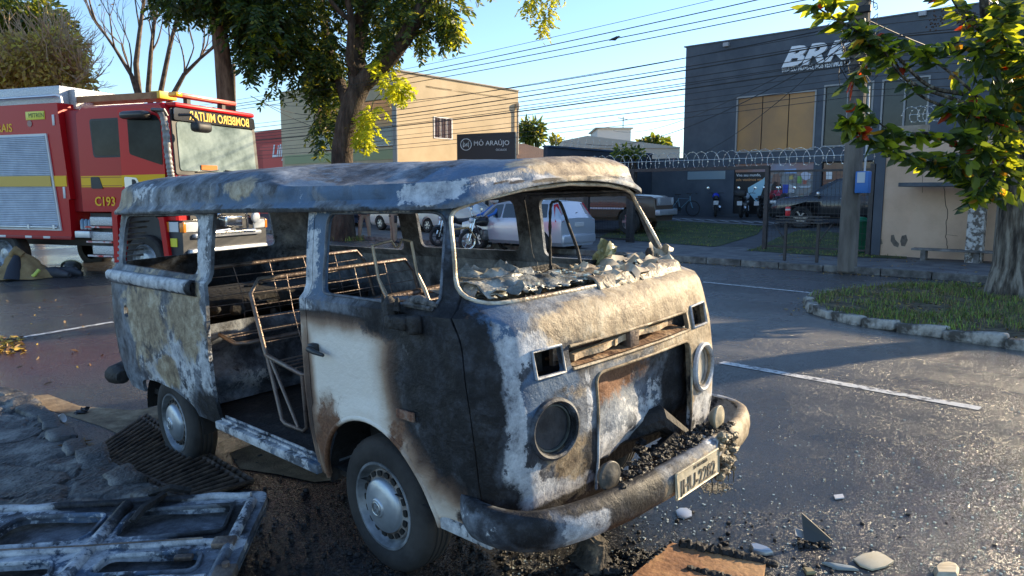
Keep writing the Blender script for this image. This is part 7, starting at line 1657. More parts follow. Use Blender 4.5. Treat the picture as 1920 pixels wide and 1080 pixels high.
# --- tall bare trunk behind the truck, with crown above
D2=27; q=atd(425,400,D2); q.z=0; tt=thing('tall_trunk_tree','tall straight brown trunk standing behind the fire truck roof','tree',tuple(q)); e_=lambda px,py,dd=0: atd(px,py,D2+dd)
mb=MB(); mb.tube([tuple(q),e_(428,300),e_(424,190),e_(417,100),e_(408,20),e_(400,-60),e_(390,-150)],[.34,.33,.31,.28,.25,.22,.15],12); tips=[];
for a,b_ in((e_(405,0),(-.7,0,.4)),(e_(404,-10),(.8,.1,.3)),(e_(395,-100),(.2,.3,1))): grow(mb,Vector(a),Vector(b_).normalized(),.08,1.4,2,rg,tips,.7)
child(mb,'trunk',mk('reddish_bark',(.075,.040,.022),(.24,.15,.09),6,.95,bump=1,bscale=18,stretch=(1,1,.25)),tt,60)
fr4=[];D=D2
for px,py,rx,ry,nn,rz in((350,-5,50,22,60,1.5),(420,-10,50,20,60,1.5),(480,60,36,60,50,1.2),(460,10,50,40,70,1.5),(400,-60,120,50,120,3)):
    for c in cluster(px,py,rx,ry,nn,rz): feather(c,fr4,rg,9,.7)
cr2=leafmesh('crown',fr4,LG_,(.65,.28,.07),None,.30,.10,80,.25); cr2.parent=tt; bpy.context.view_layer.update(); cr2.matrix_parent_inverse=tt.matrix_world.inverted()
mb=MB(); p_=e_(440,400,3); mb.tube([(p_.x,p_.y,0),tuple(e_(437,120,3))],[.11,.09],8); o=mb.build('wooden_pole',mk('weathered_wood',(.1,.08,.05)),smooth=60); tag(o,'thin brown wooden pole just right of the tall straight trunk','pole')
# --- bare branching tree
D3=30; q=atd(305,400,D3); q.z=0; bare=thing('bare_tree','leafless spreading tree with many thin grey branches behind the fire truck','tree',tuple(q)); e3=lambda px,py,dd=0: atd(px,py,D3+dd); mb=MB(); rg=random.Random(12); tips=[];al=[]
mb.tube([tuple(q),e3(300,300),e3(292,240)],[.28,.25,.22],9)
for P in ([e3(292,245),e3(262,190),e3(246,140),(e3(215,90)),e3(180,40)],[e3(292,245),e3(278,170),e3(283,100),e3(290,40),e3(300,-10)],[e3(295,240),e3(318,190),e3(345,140),e3(375,110),e3(400,90)],[e3(292,245),e3(300,180),e3(318,90),e3(335,20)],[e3(262,190),e3(255,120),e3(262,60),e3(270,0)]):
    P=[Vector(p) for p in P]; mb.tube(P,[.13,.11,.085,.06,.04][:len(P)],7)
    for k in range(2,len(P)):
        for j in range(3): grow(mb,P[k],(P[k]-P[k-1]).normalized()+Vector((rg.uniform(-1,1),rg.uniform(-1,1),rg.uniform(-.2,.9)))*.8,.038,1.2,3,rg,tips,.75,.15,2,3,.78)
child(mb,'branches',mk('bare_branch_grey',(.085,.06,.045),(.22,.17,.13),6,.9),bare,60)
pts=[(Vector(p),d) for p,d in tips if rg.random()<.35]
o=leafmesh('sparse_leaves',pts,[leafmat('leaf_tan',(.22,.16,.07)),LG_[2]],(.7,.3),None,.14,.07,81,.5); o.parent=bare; bpy.context.view_layer.update(); o.matrix_parent_inverse=bare.matrix_world.inverted()
# --- dry shrubby tree at the far left and a green crown above it
D=26
def mass(name,label,px,py,blobs,mats,w,seed,L=.22,W=.1,trunk=True,bark=BARK,cat='tree',twigs=0):
    global rg
    rg=random.Random(seed); q=bp_(px,py); g0=Vector((q.x,q.y,0)); o=thing(name,label,cat,tuple(g0)); pts=[]
    mb=MB()
    for (bx,by,rx,ry,nn,rz,dd) in blobs:
        cl=cluster(bx,by,rx,ry,nn,rz,dd); pts+=cl
        c=bp_(bx,by,dd); a=g0+Vector((0,0,1.0)); mb.tube([g0,a,a+(c-a)*.5+Vector((rg.uniform(-.3,.3),0,.3)),c],[.18,.14,.08,.03],6)
        for k in range(twigs): 
            t_=cl[rg.randrange(len(cl))]; grow(mb,c+(t_[0]-c)*.3,(t_[0]-c+Vector((0,0,.3))).normalized(),.03,(t_[0]-c).length*.5+.3,2,rg,[], .6)
    child(mb,'trunk',bark,o,60); l=leafmesh('crown',pts,mats,w,None,L,W,seed+1,.3); l.parent=o; bpy.context.view_layer.update(); l.matrix_parent_inverse=o.matrix_world.inverted(); return o
bp_=lambda px,py,dd=0: atd(px,py,D+dd)
mass('green_tree','dense sunlit green tree at the top left corner behind the fire truck','x' and 20,300,[(30,20,75,45,2600,2,1),(95,50,40,35,900,1.2,1),(20,80,60,30,1200,1.5,1),(-60,60,80,80,2500,2,1)],[leafmat('leaf_g1',(.05,.09,.015)),leafmat('leaf_g2',(.13,.17,.03)),LG_[0]],(.4,.3,.3),41,.22,.10)
mass('dry_shrub_tree','tangled dry brown and yellow shrubby tree behind the fire truck box',60,300,[(60,120,90,50,3300,1.4,-1),(110,95,45,40,900,1,-1),(20,150,70,40,1500,1.2,-1),(120,160,45,30,900,1,-1),(150,135,25,30,120,.6,-1),(-50,140,80,70,2000,1.5,-1)],[leafmat('leaf_dry1',(.42,.28,.13),tr=.4),leafmat('leaf_dry2',(.55,.42,.12),tr=.4),leafmat('leaf_dry3',(.20,.17,.06),tr=.4)],(.4,.25,.35),43,.20,.09,bark=mk('dry_twig',(.3,.2,.12),(.5,.37,.25),5,.9),twigs=40)
D=70; bp_=lambda px,py,dd=0: atd(px,py,D+dd)
mass('palm_like_tree','small dark green tree beyond the brown tiled roof',997,300,[(985,245,12,16,260,1,0),(1003,240,14,12,240,1,0),(1000,258,18,12,220,1,0)],LG_,(.4,.4,.2),51,.7,.22)
mass('round_tree','rounded dark green tree beyond the white tank house',1228,300,[(1228,270,30,9,420,1,0),(1210,273,14,7,120,1,0)],LG_,(.3,.4,.3),52,.6,.4)
mass('small_far_tree','small pale bush on the roofline left of the white house',1040,300,[(1042,262,9,7,90,1,0)],[LG_[2]],(1,),53,.5,.3)
D=30; 
mass('thin_leafed_shrub','thin leafed green shrub showing above the dark blue fascia','x' and 1180,330,[(1165,284,16,9,100,.5,0),(1190,286,18,8,110,.5,0),(1178,290,22,6,80,.5,0)],LG_,(.2,.5,.3),54,.22,.09,cat='shrub')
# --- unseen tree inferred from its road shadow; crown omitted so the van stays lit
sp0=at(1560,692,0); bq=sp0+Vector((math.sin(SUN_AZ),math.cos(SUN_AZ),0))*8.6
pt=thing('unseen_shadow_tree','crownless trunk out of view on the median, added to cast the road shadow','tree',(bq.x,bq.y,.1)); mb=MB(); mb.tube([(0,0,-.2),(.05,0,1.2),(0,.1,2.6),(.1,.1,4.3)],[.40,.33,.31,.30],14)
for a in range(5): mb.tube([(.1,.1,4.1),(.1+.5*math.cos(a*1.3),.1+.5*math.sin(a*1.3),4.9)],[.16,.09],8)
mb.build('trunk',BARKW,pt,60)
# --- near right tree (median) with individual leaves
NB=atg(1893,552,medz); nt_=thing('leafy_tree','thick grey trunked tree on the median with large glossy green and red leaves','tree',tuple(NB)); D4=NB.y
n4=lambda px,py,dd=0: atd(px,py,D4+dd); mb=MB()
mb.tube([tuple(NB-Vector((0,0,.15))),n4(1906,500),n4(1910,420),n4(1916,330),n4(1918,250),n4(1925,180)],[.40,.34,.315,.30,.30,.27],22)
mb.tube([n4(1910,230),n4(1960,120),n4(2010,0),n4(2060,-150)],[.25,.2,.15,.08],10); mb.tube([n4(1905,220),n4(1880,140,-.2),n4(1850,60,-.5),n4(1840,-60,-.8)],[.16,.11,.08,.05],9)
br=[]
def limb(P,r0,r1,leaf=1,start=.25):
    P=csp3([Vector(p) for p in P],6); n=len(P); mb.tube(P,[r0+(r1-r0)*i/(n-1) for i in range(n)],6,cap=False); br.append((P,leaf,start))
def csp3(P,k):
    out=[]
    for i in range(len(P)-1):
        p0=P[max(i-1,0)];p1=P[i];p2=P[i+1];p3=P[min(i+2,len(P)-1)]
        for j in range(k):
            t=j/k; out.append(.5*((2*p1)+(p2-p0)*t+(2*p0-5*p1+4*p2-p3)*t*t+(3*p1-p0-3*p2+p3)*t**3))
    out.append(P[-1]); return out
limb([n4(1885,215,-.2),n4(1820,180,-.8),n4(1740,160,-1.2),n4(1660,85,-1.7),n4(1600,55,-2),n4(1525,10,-2.2)],.04,.010,1,.55)
limb([n4(1880,225,-.2),n4(1800,190,-1),n4(1700,150,-1.4),n4(1640,70,-1.9),n4(1560,-5,-2.2)],.035,.010,1,.6)
limb([n4(1880,240,-.2),n4(1800,210,-.8),n4(1720,175,-1.2),n4(1660,100,-1.5),n4(1600,150,-1.7)],.03,.007,.8,.5)
limb([n4(1875,300,-.2),n4(1800,275,-1),n4(1740,250,-1.5),n4(1680,250,-1.8),n4(1610,200,-2.0)],.035,.008,1,.35)
limb([n4(1870,330,-.3),n4(1800,310,-1),n4(1730,300,-1.4),n4(1660,270,-1.8),n4(1605,240,-2),n4(1590,225,-2)],.035,.007,1.3,.2)
limb([n4(1880,250,-.2),n4(1830,180,-1),n4(1760,120,-1.3),n4(1690,80,-1.5),n4(1620,80,-1.7)],.03,.007,1,.5)
limb([n4(1880,340,-.3),n4(1830,330,-.8),n4(1790,320,-1.1),n4(1750,300,-1.3)],.03,.008,1.2,.1)
limb([n4(1870,370,-.3),n4(1840,360,-.5),n4(1810,330,-.8),n4(1780,290,-1)],.025,.008,1,.1)
limb([n4(1840,60,-.5),n4(1800,20,-.9),n4(1770,-30,-1.2)],.035,.012,1,.1)
limb([n4(1850,90,-.4),n4(1870,20,-.8),n4(1900,-30,-1)],.035,.012,1.3,.1)
limb([n4(1875,160,-.3),n4(1850,100,-.9),n4(1800,80,-1.3),n4(1740,90,-1.5)],.03,.008,1,.2)
limb([n4(1905,200,-.2),n4(1900,120,-1),n4(1880,60,-1.4),n4(1890,10,-1.6)],.03,.01,1.5,.1)
limb([n4(1900,260,-.2),n4(1860,220,-1),n4(1830,200,-1.3),n4(1780,200,-1.5)],.03,.008,1.4,.1)
limb([n4(1900,280,-.2),n4(1880,270,-1),n4(1850,280,-1.3),n4(1810,250,-1.5)],.03,.008,1.4,.1)
limb([n4(1905,230,-.2),n4(1925,200,-1),n4(1930,150,-1.3),n4(1915,100,-1.5)],.03,.008,1.5,.1)
limb([n4(1905,330,-.3),n4(1890,300,-.9),n4(1860,330,-1.2),n4(1830,370,-1.3)],.03,.008,1.3,.1)
child(mb,'trunk',BARKW,nt_,60)
rg=random.Random(77); pts=[];
for P,lf,st0 in br:
    n=len(P)
    for i in range(int(n*st0),n):
        for j in range(int(5*lf)+ (1 if rg.random()<.7 else 0)):
            d=(P[i]-P[i-1]).normalized() if i else Vector((-1,0,0)); s=d.cross(Vector((0,0,1))).normalized()*(1 if j%2 else -1); pts.append((P[i]+(P[i]-P[i-1])*rg.random()+Vector((rg.uniform(-.04,.04),rg.uniform(-.04,.04),rg.uniform(-.03,.03))),d*.4+s*.9+Vector((0,0,.15))))
for (px,py,rx,ry,nn,dd) in ((1865,230,50,60,110,-1.0),(1890,140,45,50,75,-1.0),(1840,310,45,40,60,-.9),(1915,50,55,45,60,-.8),(1800,200,35,40,45,-1.2),(1775,300,45,14,36,-1.2),(1960,200,60,100,70,-.6),(1830,120,35,35,45,-1.1),(1880,350,30,20,20,-.8)):
    c=n4(px,py,dd); k=(D4-1)/1359
    for _ in range(nn):
        u=Vector((rg.gauss(0,1),rg.gauss(0,1),rg.gauss(0,1))).normalized()*rg.random()**.45; pts.append((c+Vector((u.x*rx*k,u.y*.5,u.z*ry*k)),u*.8))
LR=[leafmat('big_leaf_dark',(.020,.045,.016),(.03,.06,.02),tr=.35,rough=.35),leafmat('big_leaf_green',(.045,.085,.018),tr=.5,rough=.35),leafmat('big_leaf_lime',(.16,.23,.02),tr=.55,rough=.4),leafmat('big_leaf_red',(.30,.03,.012),tr=.45),leafmat('big_leaf_orange',(.38,.16,.02),tr=.5)]
o=leafmesh('crown',pts,LR,(.30,.38,.28,.016,.03),None,.25,.10,90,.55,.34); o.parent=nt_; bpy.context.view_layer.update(); o.matrix_parent_inverse=nt_.matrix_world.inverted()
mb=MB()
for px,py in((1752,45),(1765,30),(1810,50),(1822,35),(1805,30),(1850,210),(1835,215)):
    c=n4(px,py,-1.3)
    for k in range(16): 
        q=c+Vector((rg.gauss(0,.045),rg.gauss(0,.05),rg.uniform(-.13,.10))); mb.lathe([(.0001,-.013),(.011,-.007),(.013,.003),(.006,.012),(.0001,.014)],'Z',7,c=q)
child(mb,'seed_clusters',mk('seed_brown',(.06,.03,.02),rough=.6),nt_)
# ============================================================ SMALL THINGS
# fallen sliding door lying on the pavement edge
DZ=.125
A_=[at(-14,962,DZ+.02),at(488,932,DZ+.05),at(528,1085,DZ+.02)]
ux=(A_[1]-A_[0]); LX=ux.length*1.07; ux.normalize(); nz=Vector((0,0,1)); uy=nz.cross(ux)
WY=1.02
DMx=Matrix((ux,uy,ux.cross(uy))).transposed().to_4x4(); DMx.translation=A_[0]+Vector((-.02*ux.x,0,0))
DMx=DMx@Matrix.Rotation(R(3.5),4,'X')@Matrix.Translation((0,-WY,0))
fdoor=thing('fallen_sliding_door','burnt inner frame of a van sliding door lying flat on the pavement beside the drain','door',M=DMx)
x1=LX
mb=MB(); vs=[]
out=rpoly([(-.05,0),(x1,0),(x1-.02,WY-.0),(.02,WY)],[.05,.08,.09,.09],6)
holes_=[rpoly([(.16,.60),(x1*.50-.05,.60),(x1*.50-.05,.86),(.22,.88)],[.07,.10,.06,.08],5),rpoly([(x1*.50+.06,.60),(x1-.14,.62),(x1-.16,.88),(x1*.50+.05,.88)],[.08,.05,.05,.09],5),
 rpoly([(.14,.30),(x1*.46,.32),(x1*.46-.05,.46),(.16,.46)],[.06,.05,.06,.06],5),rpoly([(x1*.56,.32),(x1-.16,.30),(x1-.18,.46),(x1*.58,.47)],[.05,.06,.06,.05],5),rpoly([(.03,.03),(x1-.10,.03),(x1-.10,.17),(.03,.17)],[.04]*4,5)]
def plate_with_holes(outer,holes,nx,ny,thick):
    b=MB(); b.prism(outer,0,thick,'XY'); o=b.build('t',BURNT)
    bm=bmesh.new(); bm.from_mesh(o.data)
    for ax,n,a,c in((0,nx,-.1,x1+.1),(1,ny,-.05,WY+.05)):
        for i in range(1,n):
            p=[0,0,0]; p[ax]=a+(c-a)*i/n; nn=[0,0,0]; nn[ax]=1; bmesh.ops.bisect_plane(bm,geom=bm.verts[:]+bm.edges[:]+bm.faces[:],plane_co=p,plane_no=nn)
    bm.to_mesh(o.data); bm.free()
    c=MB()
    for h in holes: c.prism(h,-.2,.3,'XY')
    c=c.build('c',BURNT); boolean(o,c,'DIFFERENCE'); me=evalmesh(o,'frame'); bpy.data.objects.remove(o); bpy.data.objects.remove(c); return me
me=plate_with_holes(out,holes_,40,26,.035)
DB={'a_pale':[((.3,.5,0),(.5,.5,1),.75),((x1*.5,.5,0),(.5,.3,1),.75),((x1*.85,.95,0),(.5,.12,1),.85),((.5,.97,0),(.6,.08,1),.9),((x1*.4,.22,0),(1.3,.06,1),.8),((x1*.8,.52,0),(.4,.06,1),.8)],'a_soot':[((x1*.5,.97,0),(.35,.10,1),1.1),((x1-.15,.75,0),(.14,.2,1),.9),((0,.4,0),(.14,.12,1),1),((.1,.15,0),(.25,.08,1),.8),((x1*.85,.60,0),(.3,.05,1),.8)],'a_blue':[((x1*.5,.5,0),(2,1,1),.55)],'a_tan':[((x1*.25,.12,0),(.4,.1,1),.6),((x1*.9,.1,0),(.2,.2,1),.5)]}
for v in me.vertices: v.co.z+=.010*ns3(v.co.x,v.co.y,0,3)+.004*ns3(v.co.x,v.co.y,3,11)
frm=finish(me,'inner_frame',fdoor,35,[BURNT],DB)
# pressed ribs raised round openings, and the skin underneath
mb=MB()
for h in holes_[:4]: mb.tube([(x,y,.036) for x,y in h]+[(h[0][0],h[0][1],.036)],.012,6,cap=False)
o=mb.build('pressed_rim',BURNT,frm,60); paint_attrs(o.data,DB)
mb=MB()
for y,r in((.965,.020),(.53,.018),(.235,.024),(.205,.012)):
    mb.tube([(.05+ (x1-.15)*i/24,y+.006*math.sin(i),.040+.003*math.sin(i*1.3)) for i in range(25)],r,7)
mb.tube([(x1*.51,.24,.04),(x1*.51,.92,.045)],.03,8); mb.tube([(.09,.05,.035),(.08,.9,.04)],.03,8); mb.tube([(x1-.07,.05,.035),(x1-.08,.9,.04)],.026,8)
o=mb.build('stiffening_ribs',BURNT,frm,60); paint_attrs(o.data,DB)
mb=MB(); mb.prism(rpoly([(-.03,.19),(x1-.02,.19),(x1-.03,WY-.02),(.03,WY-.02)],[.05]*4,4),-.045,-.038,'XY'); o=mb.build('outer_skin',BURNT,fdoor,40); paint_attrs(o.data,{'a_soot':[((x1*.75,.7,0),(.5,.3,1),.8),((x1*.5,.4,0),(1,.15,1),.7)],'a_pale':[((.5,.74,0),(.35,.15,1),.9),((x1*.8,.4,0),(.2,.1,1),.7),((x1*.7,.75,0),(.1,.1,1),.8)]})
mb=MB(); mb.box((x1-.10,.50,.05),(.10,.07,.03),bev=.01); mb.box((x1-.24,.40,.045),(.08,.03,.025),bev=.008); mb.lathe([(.016,0),(.016,.03)],'Z',8,c=(x1-.03,.28,.05)); mb.box((x1-.03,.22,.04),(.09,.16,.05),bev=.01); mb.build('latch',STEEL,fdoor,40)
mb=MB(); mb.tube([(-.05,.55,.06),(x1*.5,.50,.075),(x1-.2,.53,.06)],.004,5); mb.build('lock_rod',STEEL,fdoor,60)
mb=MB(); mb.tube([(x1*.62,.98,.06),(x1*.60,.80,.085),(x1*.58,.74,.05)],.02,6); mb.tube([(x1*.56,1.02,.05),(x1*.64,1.0,.09),(x1*.70,1.03,.05)],.018,6); mb.build('hinge_arm',CHAR,fdoor,50)
# drain grate
G=[at(150,835,-.02),at(300,778,-.06),at(500,905,-.02),at(300,930,-.01)]
ga=at(165,845,-.03); gb_=at(275,778,-.06); gc=at(475,912,-.03); gd=at(345,950,-.03)
gt=thing('drain_grate','rusty steel drain grate of parallel bars under the flat rear wheel','drain grate',tuple((ga+gc)/2))
mb=MB(); N_=26
bars=[]
for i in range(N_+1):
    t=i/N_; p=ga+(gd-ga)*t; q_=gb_+(gc-gb_)*t; zz=lambda v:gz(v.x,v.y)+.03+.006*mnoise.noise(v*3)
    p=Vector((p.x,p.y,zz(p))); q_=Vector((q_.x,q_.y,zz(q_)))
    mb=MB(); mb.tube([p,(p+q_)/2,q_],.0165,7); b=child(mb,'bar',mk('rusty_bar',(.045,.032,.025),(.20,.14,.095),10,.7,.3,bump=.5,bscale=60),gt,60)
mb=MB()
for a,b_ in((ga,gd),(gb_,gc)):
    for o_ in(0,.05): 
        d=(gd-ga).cross(Vector((0,0,1))).normalized()*(-o_ if a is ga else o_); P=[a+(b_-a)*i/6+d for i in range(7)]; mb.tube([(v.x,v.y,gz(v.x,v.y)+.028) for v in P],.016,5)
child(mb,'frame',mk('rusty_frame',(.04,.03,.025),(.16,.11,.08),10,.8,bump=.5),gt,60)
mb=MB(); pts_=[ga,gd,gc,gb_]; mb.add([(v.x,v.y,gz(v.x,v.y)+.006) for v in pts_],[(0,1,2,3)]); child(mb,'pit',mk('pit_black',(.006,.006,.006),rough=.9),gt)
# shattered windscreen on the ledge
GLM=mk('sooty_safety_glass',(.05,.05,.045),(.46,.45,.40),11,.3,spec=.7,c3=(.20,.20,.18),bump=.5,bscale=50); GLM2=mk('dusty_glass',(.36,.30,.22),(.58,.50,.38),10,.5,c3=(.46,.39,.29))
GC=VM@Vector((2.98,0,1.28)); gl=thing('shattered_windscreen','collapsed crumpled windscreen glass lying in sheets on the van dashboard','windscreen glass',tuple(GC)); IVM=VM
def sheet(x,y,z,lx,ly,rz,rx,ry,seed,mat,amp=.03):
    mb=MB(); A,B=9,7; vs=[]; T=Matrix.Translation((x,y,z))@Matrix.Rotation(rz,4,'Z')@Matrix.Rotation(ry,4,'Y')@Matrix.Rotation(rx,4,'X')
    for i in range(A+1):
        for j in range(B+1):
            u=(i/A-.5);v=(j/B-.5); k=1+.35*mnoise.noise(Vector((math.atan2(v,u)*1.5+seed,seed,2)))
            vs.append(VM@(T@Vector((u*lx*k,v*ly*k,amp*mnoise.noise(Vector((u*4+seed*3,v*4,seed)))*1.6+amp*.5*mnoise.noise(Vector((u*11+seed*3,v*11,seed)))))))
    mb.add(vs,[(i*(B+1)+j,(i+1)*(B+1)+j,(i+1)*(B+1)+j+1,i*(B+1)+j+1) for i in range(A) for j in range(B)]); return mb
rg=random.Random(19)
for i in range(9):
    y=-.62+1.24*(i/8)+rg.uniform(-.05,.05); x=front_x(min(.73,abs(y)),1.28)-.10-.20*rg.random(); dusty=False
    if y>.05: continue
    s=rg.uniform(.12,.30)
    mb=sheet(x,y,1.292+.0010*i*(.3 if i%2 else 1),s,s*rg.uniform(.6,1.2),rg.uniform(0,3.1),rg.uniform(-.07,.10),rg.uniform(-.05,.14),i,None,.007)
    o=child(mb,'glass_sheet',GLM2 if dusty else GLM,gl,40); 
for (x,y,z,lx,ly,rz,rx,ry,m) in((2.86,-.52,1.33,.30,.20,.3,.3,.15,GLM),(2.96,-.58,1.315,.24,.16,.8,.2,-.15,GLM),(2.90,-.35,1.32,.30,.18,.2,.2,.2,GLM),(2.95,.64,1.325,.12,.13,.2,.7,.1,GLM2),(2.95,.52,1.31,.22,.24,.1,.1,.1,GLM2),(2.99,.28,1.305,.26,.30,.2,.05,.0,GLM2),(2.80,.38,1.35,.10,.14,.3,1.2,.3,mk('melted_yellow_glass',(.40,.36,.18),rough=.2)),(3.00,.02,1.30,.22,.24,.2,.1,.0,GLM2)):
    mb=sheet(x,y,z,lx,ly,rz,rx,ry,x*31+y*7,None,.04); o=child(mb,'glass_sheet',m,gl,40)
mb=MB(); A,B=60,22; vs=[]
for i in range(A+1):
    for j in range(B+1):
        y=-.66+.80*i/A; u=j/B; yy=max(-.72,min(.72,y)); fx=front_x(yy,1.27)-.035
        x=fx-.30*(1-u)*(1+.35*mnoise.noise(Vector((i*.12,1,0)))); w_=mnoise.noise(Vector((x*5,y*9,2)))
        z=1.290+.022*abs(w_)+.016*abs(mnoise.noise(Vector((x*14,y*20,5))))+.05*sm(.0,.35,1-u)*sm(.1,-.5,y)+.006*mnoise.noise(Vector((x*60,y*60,1)))
        vs.append(VM@Vector((x,y,z)))
fs=[(i*(B+1)+j,(i+1)*(B+1)+j,(i+1)*(B+1)+j+1,i*(B+1)+j+1) for i in range(A) for j in range(B) if not((j<5 or j>B-3) and mnoise.noise(Vector((i*.35,j*.5,8)))>.02)]
mb.add(vs,fs); ds_=child(mb,'sagging_glass_sheet',GLM,gl,28); ds_.modifiers.new('s','SOLIDIFY').thickness=.004
mb=MB(); A,B=40,18; vs=[]
for i in range(A+1):
    for j in range(B+1):
        y=-.12+.80*i/A; u=j/B; yy=max(-.72,min(.72,y)); ed=.05*mnoise.noise(Vector((i*.17,0,j>9)))+.015*mnoise.noise(Vector((i*.6,3,j>9)))
        fx=front_x(yy,1.27); x=fx-.34*(1-u)**1.0+.030*u*u+ed*(2*u-1)*1.2; over=max(0,x-(fx-.015))
        z=1.302+.022*math.sin(y*11+u*3)*(1-u)+.020*ns3(x,y,0,9)*(1-u*.6)-1.3*over**1.15*2.0*(1 if over<.09 else 1)+.010*ns3(x,y,4,22)
        vs.append(VM@Vector((x,y,z)))
fs=[]
for i in range(A):
    for j in range(B):
        if (j<3 and mnoise.noise(Vector((i*.4,2.2,0)))>.1): continue
        fs.append((i*(B+1)+j,(i+1)*(B+1)+j,(i+1)*(B+1)+j+1,i*(B+1)+j+1))
mb.add(vs,fs); ds_=child(mb,'draped_sheet',mk('dusty_draped_sheet',(.10,.08,.06),(.40,.34,.25),6,.5,bump=.5,bscale=40,c3=(.26,.21,.145)),gl,50); ds_.modifiers.new('s','SOLIDIFY').thickness=.004
mb=MB()
for i in range(260):
    y=rg.uniform(-.66,.66); x=front_x(min(.73,abs(y)),1.28)-.05-.28*rg.random(); c=VM@Vector((x,y,1.29+.03*rg.random())); s=.006+.009*rg.random(); mb.box(c,(s,s*1.4,s*.8),rz=rg.random()*3)
child(mb,'glass_crumbs',mk('glass_crumb',(.45,.50,.46),rough=.1,spec=1),gl)
# debris on the road
def gthing(name,label,cat,px,py,dz=0): p=atg(px,py,gz); return thing(name,label,cat,(p.x,p.y,p.z+dz+.003)),p
# charred board
bc=atg(1320,1078,gz); q0=atg(1262,1030,gz); q1=atg(1452,1062,gz); 
o=thing('charred_board','scorched orange brown board with a charred black edge lying in front of the van','board',(bc.x,bc.y,bc.z))
P=[atg(1258,1028,gz),atg(1436,1068,gz),atg(1400,1240,gz),atg(1120,1160,gz)]
mb=MB(); n=4; mb.add([Vector((p.x,p.y,.03+gz(p.x,p.y)+.01*i)) for i,p in enumerate(P)]+[Vector((p.x,p.y,.012+gz(p.x,p.y))) for p in P],[(0,1,2,3),(7,6,5,4)]+[(i,(i+1)%4,4+(i+1)%4,4+i) for i in range(4)])
child(mb,'panel',mk('scorched_wood',(.10,.04,.02),(.48,.27,.12),3.5,.7,c3=(.34,.17,.08),bump=.4,bscale=30,thr=(.32,.6)),o)
mb=MB(); rg=random.Random(2)
def edge_lumps(a,b,n,r): 
    for i in range(n):
        c=a+(b-a)*(i+rg.random())/n; lump(mb,(c.x,c.y,gz(c.x,c.y)+.035),r*rg.uniform(.6,1.3),8,5,.6,seed=i)
edge_lumps(P[0]+(P[1]-P[0])*.12,P[1]+(P[1]-P[0])*.08,34,.026); edge_lumps(P[3],P[0],22,.012); edge_lumps(P[0]+(P[2]-P[0])*.30,P[0]+(P[2]-P[0])*.30+(P[1]-P[0])*.45,14,.022)
child(mb,'charred_edge',CHAR,o,50)
def lumps(name,label,cat,px,py,n,spread,r,mat=CHAR,tall=1,seed=1):
    o,p=gthing(name,label,cat,px,py); rg=random.Random(seed); mb=MB()
    for i in range(n):
        a=rg.uniform(0,6.28); d=spread*rg.random()**.7; rr=r*rg.uniform(.4,1.2)*(1.2-d/spread*.7)
        x,y=p.x+d*math.cos(a),p.y+d*math.sin(a)*.7; lump(mb,(x,y,gz(x,y)+rr*.4*tall),rr,12,8,.9,seed=i+seed*100,sq=.6*tall)
    child(mb,'lumps',mat,o,50); return o,p
o,p=lumps('charred_heap','heap of burnt debris with a rounded charred stump in front of the bumper','debris',1110,1062,26,.17,.04,seed=4)
bm=bmesh.new(); bmesh.ops.create_cone(bm,segments=26,radius1=.085,radius2=.055,depth=.15,cap_ends=True); bmesh.ops.bevel(bm,geom=[x for x in bm.edges if abs(x.verts[0].co.z-x.verts[1].co.z)<.01],offset=.012,segments=2,affect='EDGES'); bmesh.ops.subdivide_edges(bm,edges=bm.edges[:],cuts=3,use_grid_fill=True)
for v in bm.verts: v.co+=v.co.normalized()*(.022*mnoise.noise(v.co*12)+.012*mnoise.noise(v.co*40)); v.co=Matrix.Rotation(.35,3,'Y')@v.co+p+Vector((0,0,.075))
mb=MB(); bm.verts.index_update(); mb.add([v.co.copy() for v in bm.verts],[tuple(v.index for v in q.verts) for q in bm.faces]); bm.free(); child(mb,'burnt_stump',mk('burnt_stump',(.018,.016,.014),(.24,.18,.12),9,.85,c3=(.06,.05,.04),bump=1,bscale=45,thr=(.42,.7)),o,35)
lumps('wet_debris_pile','low pile of wet black debris between the stump and the board','debris',1205,1052,60,.17,.024,mk('wet_char',(.01,.01,.01)),seed=6)
lumps('wet_debris_pile','scattered black debris flakes under the bumper corner','debris',960,1060,70,.34,.014,mk('wet_char',(.01,.01,.01)),seed=7)
lumps('debris_lump','small black crumpled lump between the plate and the orange board','debris',1358,1020,4,.02,.016,seed=8)
# black plastic shard standing up
o,p=gthing('plastic_shard','pointed black triangular plastic shard standing on the wet road','debris',1532,1018)
k=p.length/1359*1.0; kk=(p-Vector((0,0,CAMH))).length/1359
def scr(px,py,dy=0): return onplane(px,py,p+Vector((0,dy,0)),Vector((0,1,0)))
vs=[scr(1503,962,.02),scr(1560,1013,.0),scr(1538,1020,-.02),scr(1508,1012,-.03),scr(1505,985,.0)]; vs2=[v+Vector((.004,.010,.0)) for v in vs]; n=5
mb=MB(); mb.add(vs+vs2,[tuple(range(n)),tuple(range(2*n-1,n-1,-1))]+[(i,(i+1)%n,n+(i+1)%n,n+i) for i in range(n)]); child(mb,'blade',mk('black_shiny_plastic',(.010,.010,.011),rough=.3),o)
mb=MB(); vs=[scr(1490,990,.01),scr(1508,996,0),scr(1506,1010,-.02),scr(1492,1004,-.02)]; mb.add(vs+[v+Vector((0,.006,0)) for v in vs],[(0,1,2,3),(7,6,5,4),(0,4,5,1),(1,5,6,2),(2,6,7,3),(3,7,4,0)]); child(mb,'grey_piece',mk('grey_shard',(.25,.26,.27),rough=.4),o)
mb=MB(); 
for i in range(26): x=p.x+rg.uniform(-.10,.09); y=p.y+rg.uniform(-.05,.05); lump(mb,(x,y,gz(x,y)+.008),.006+.012*rg.random(),7,4,.6,seed=i)
child(mb,'crumbs',CHAR,o)
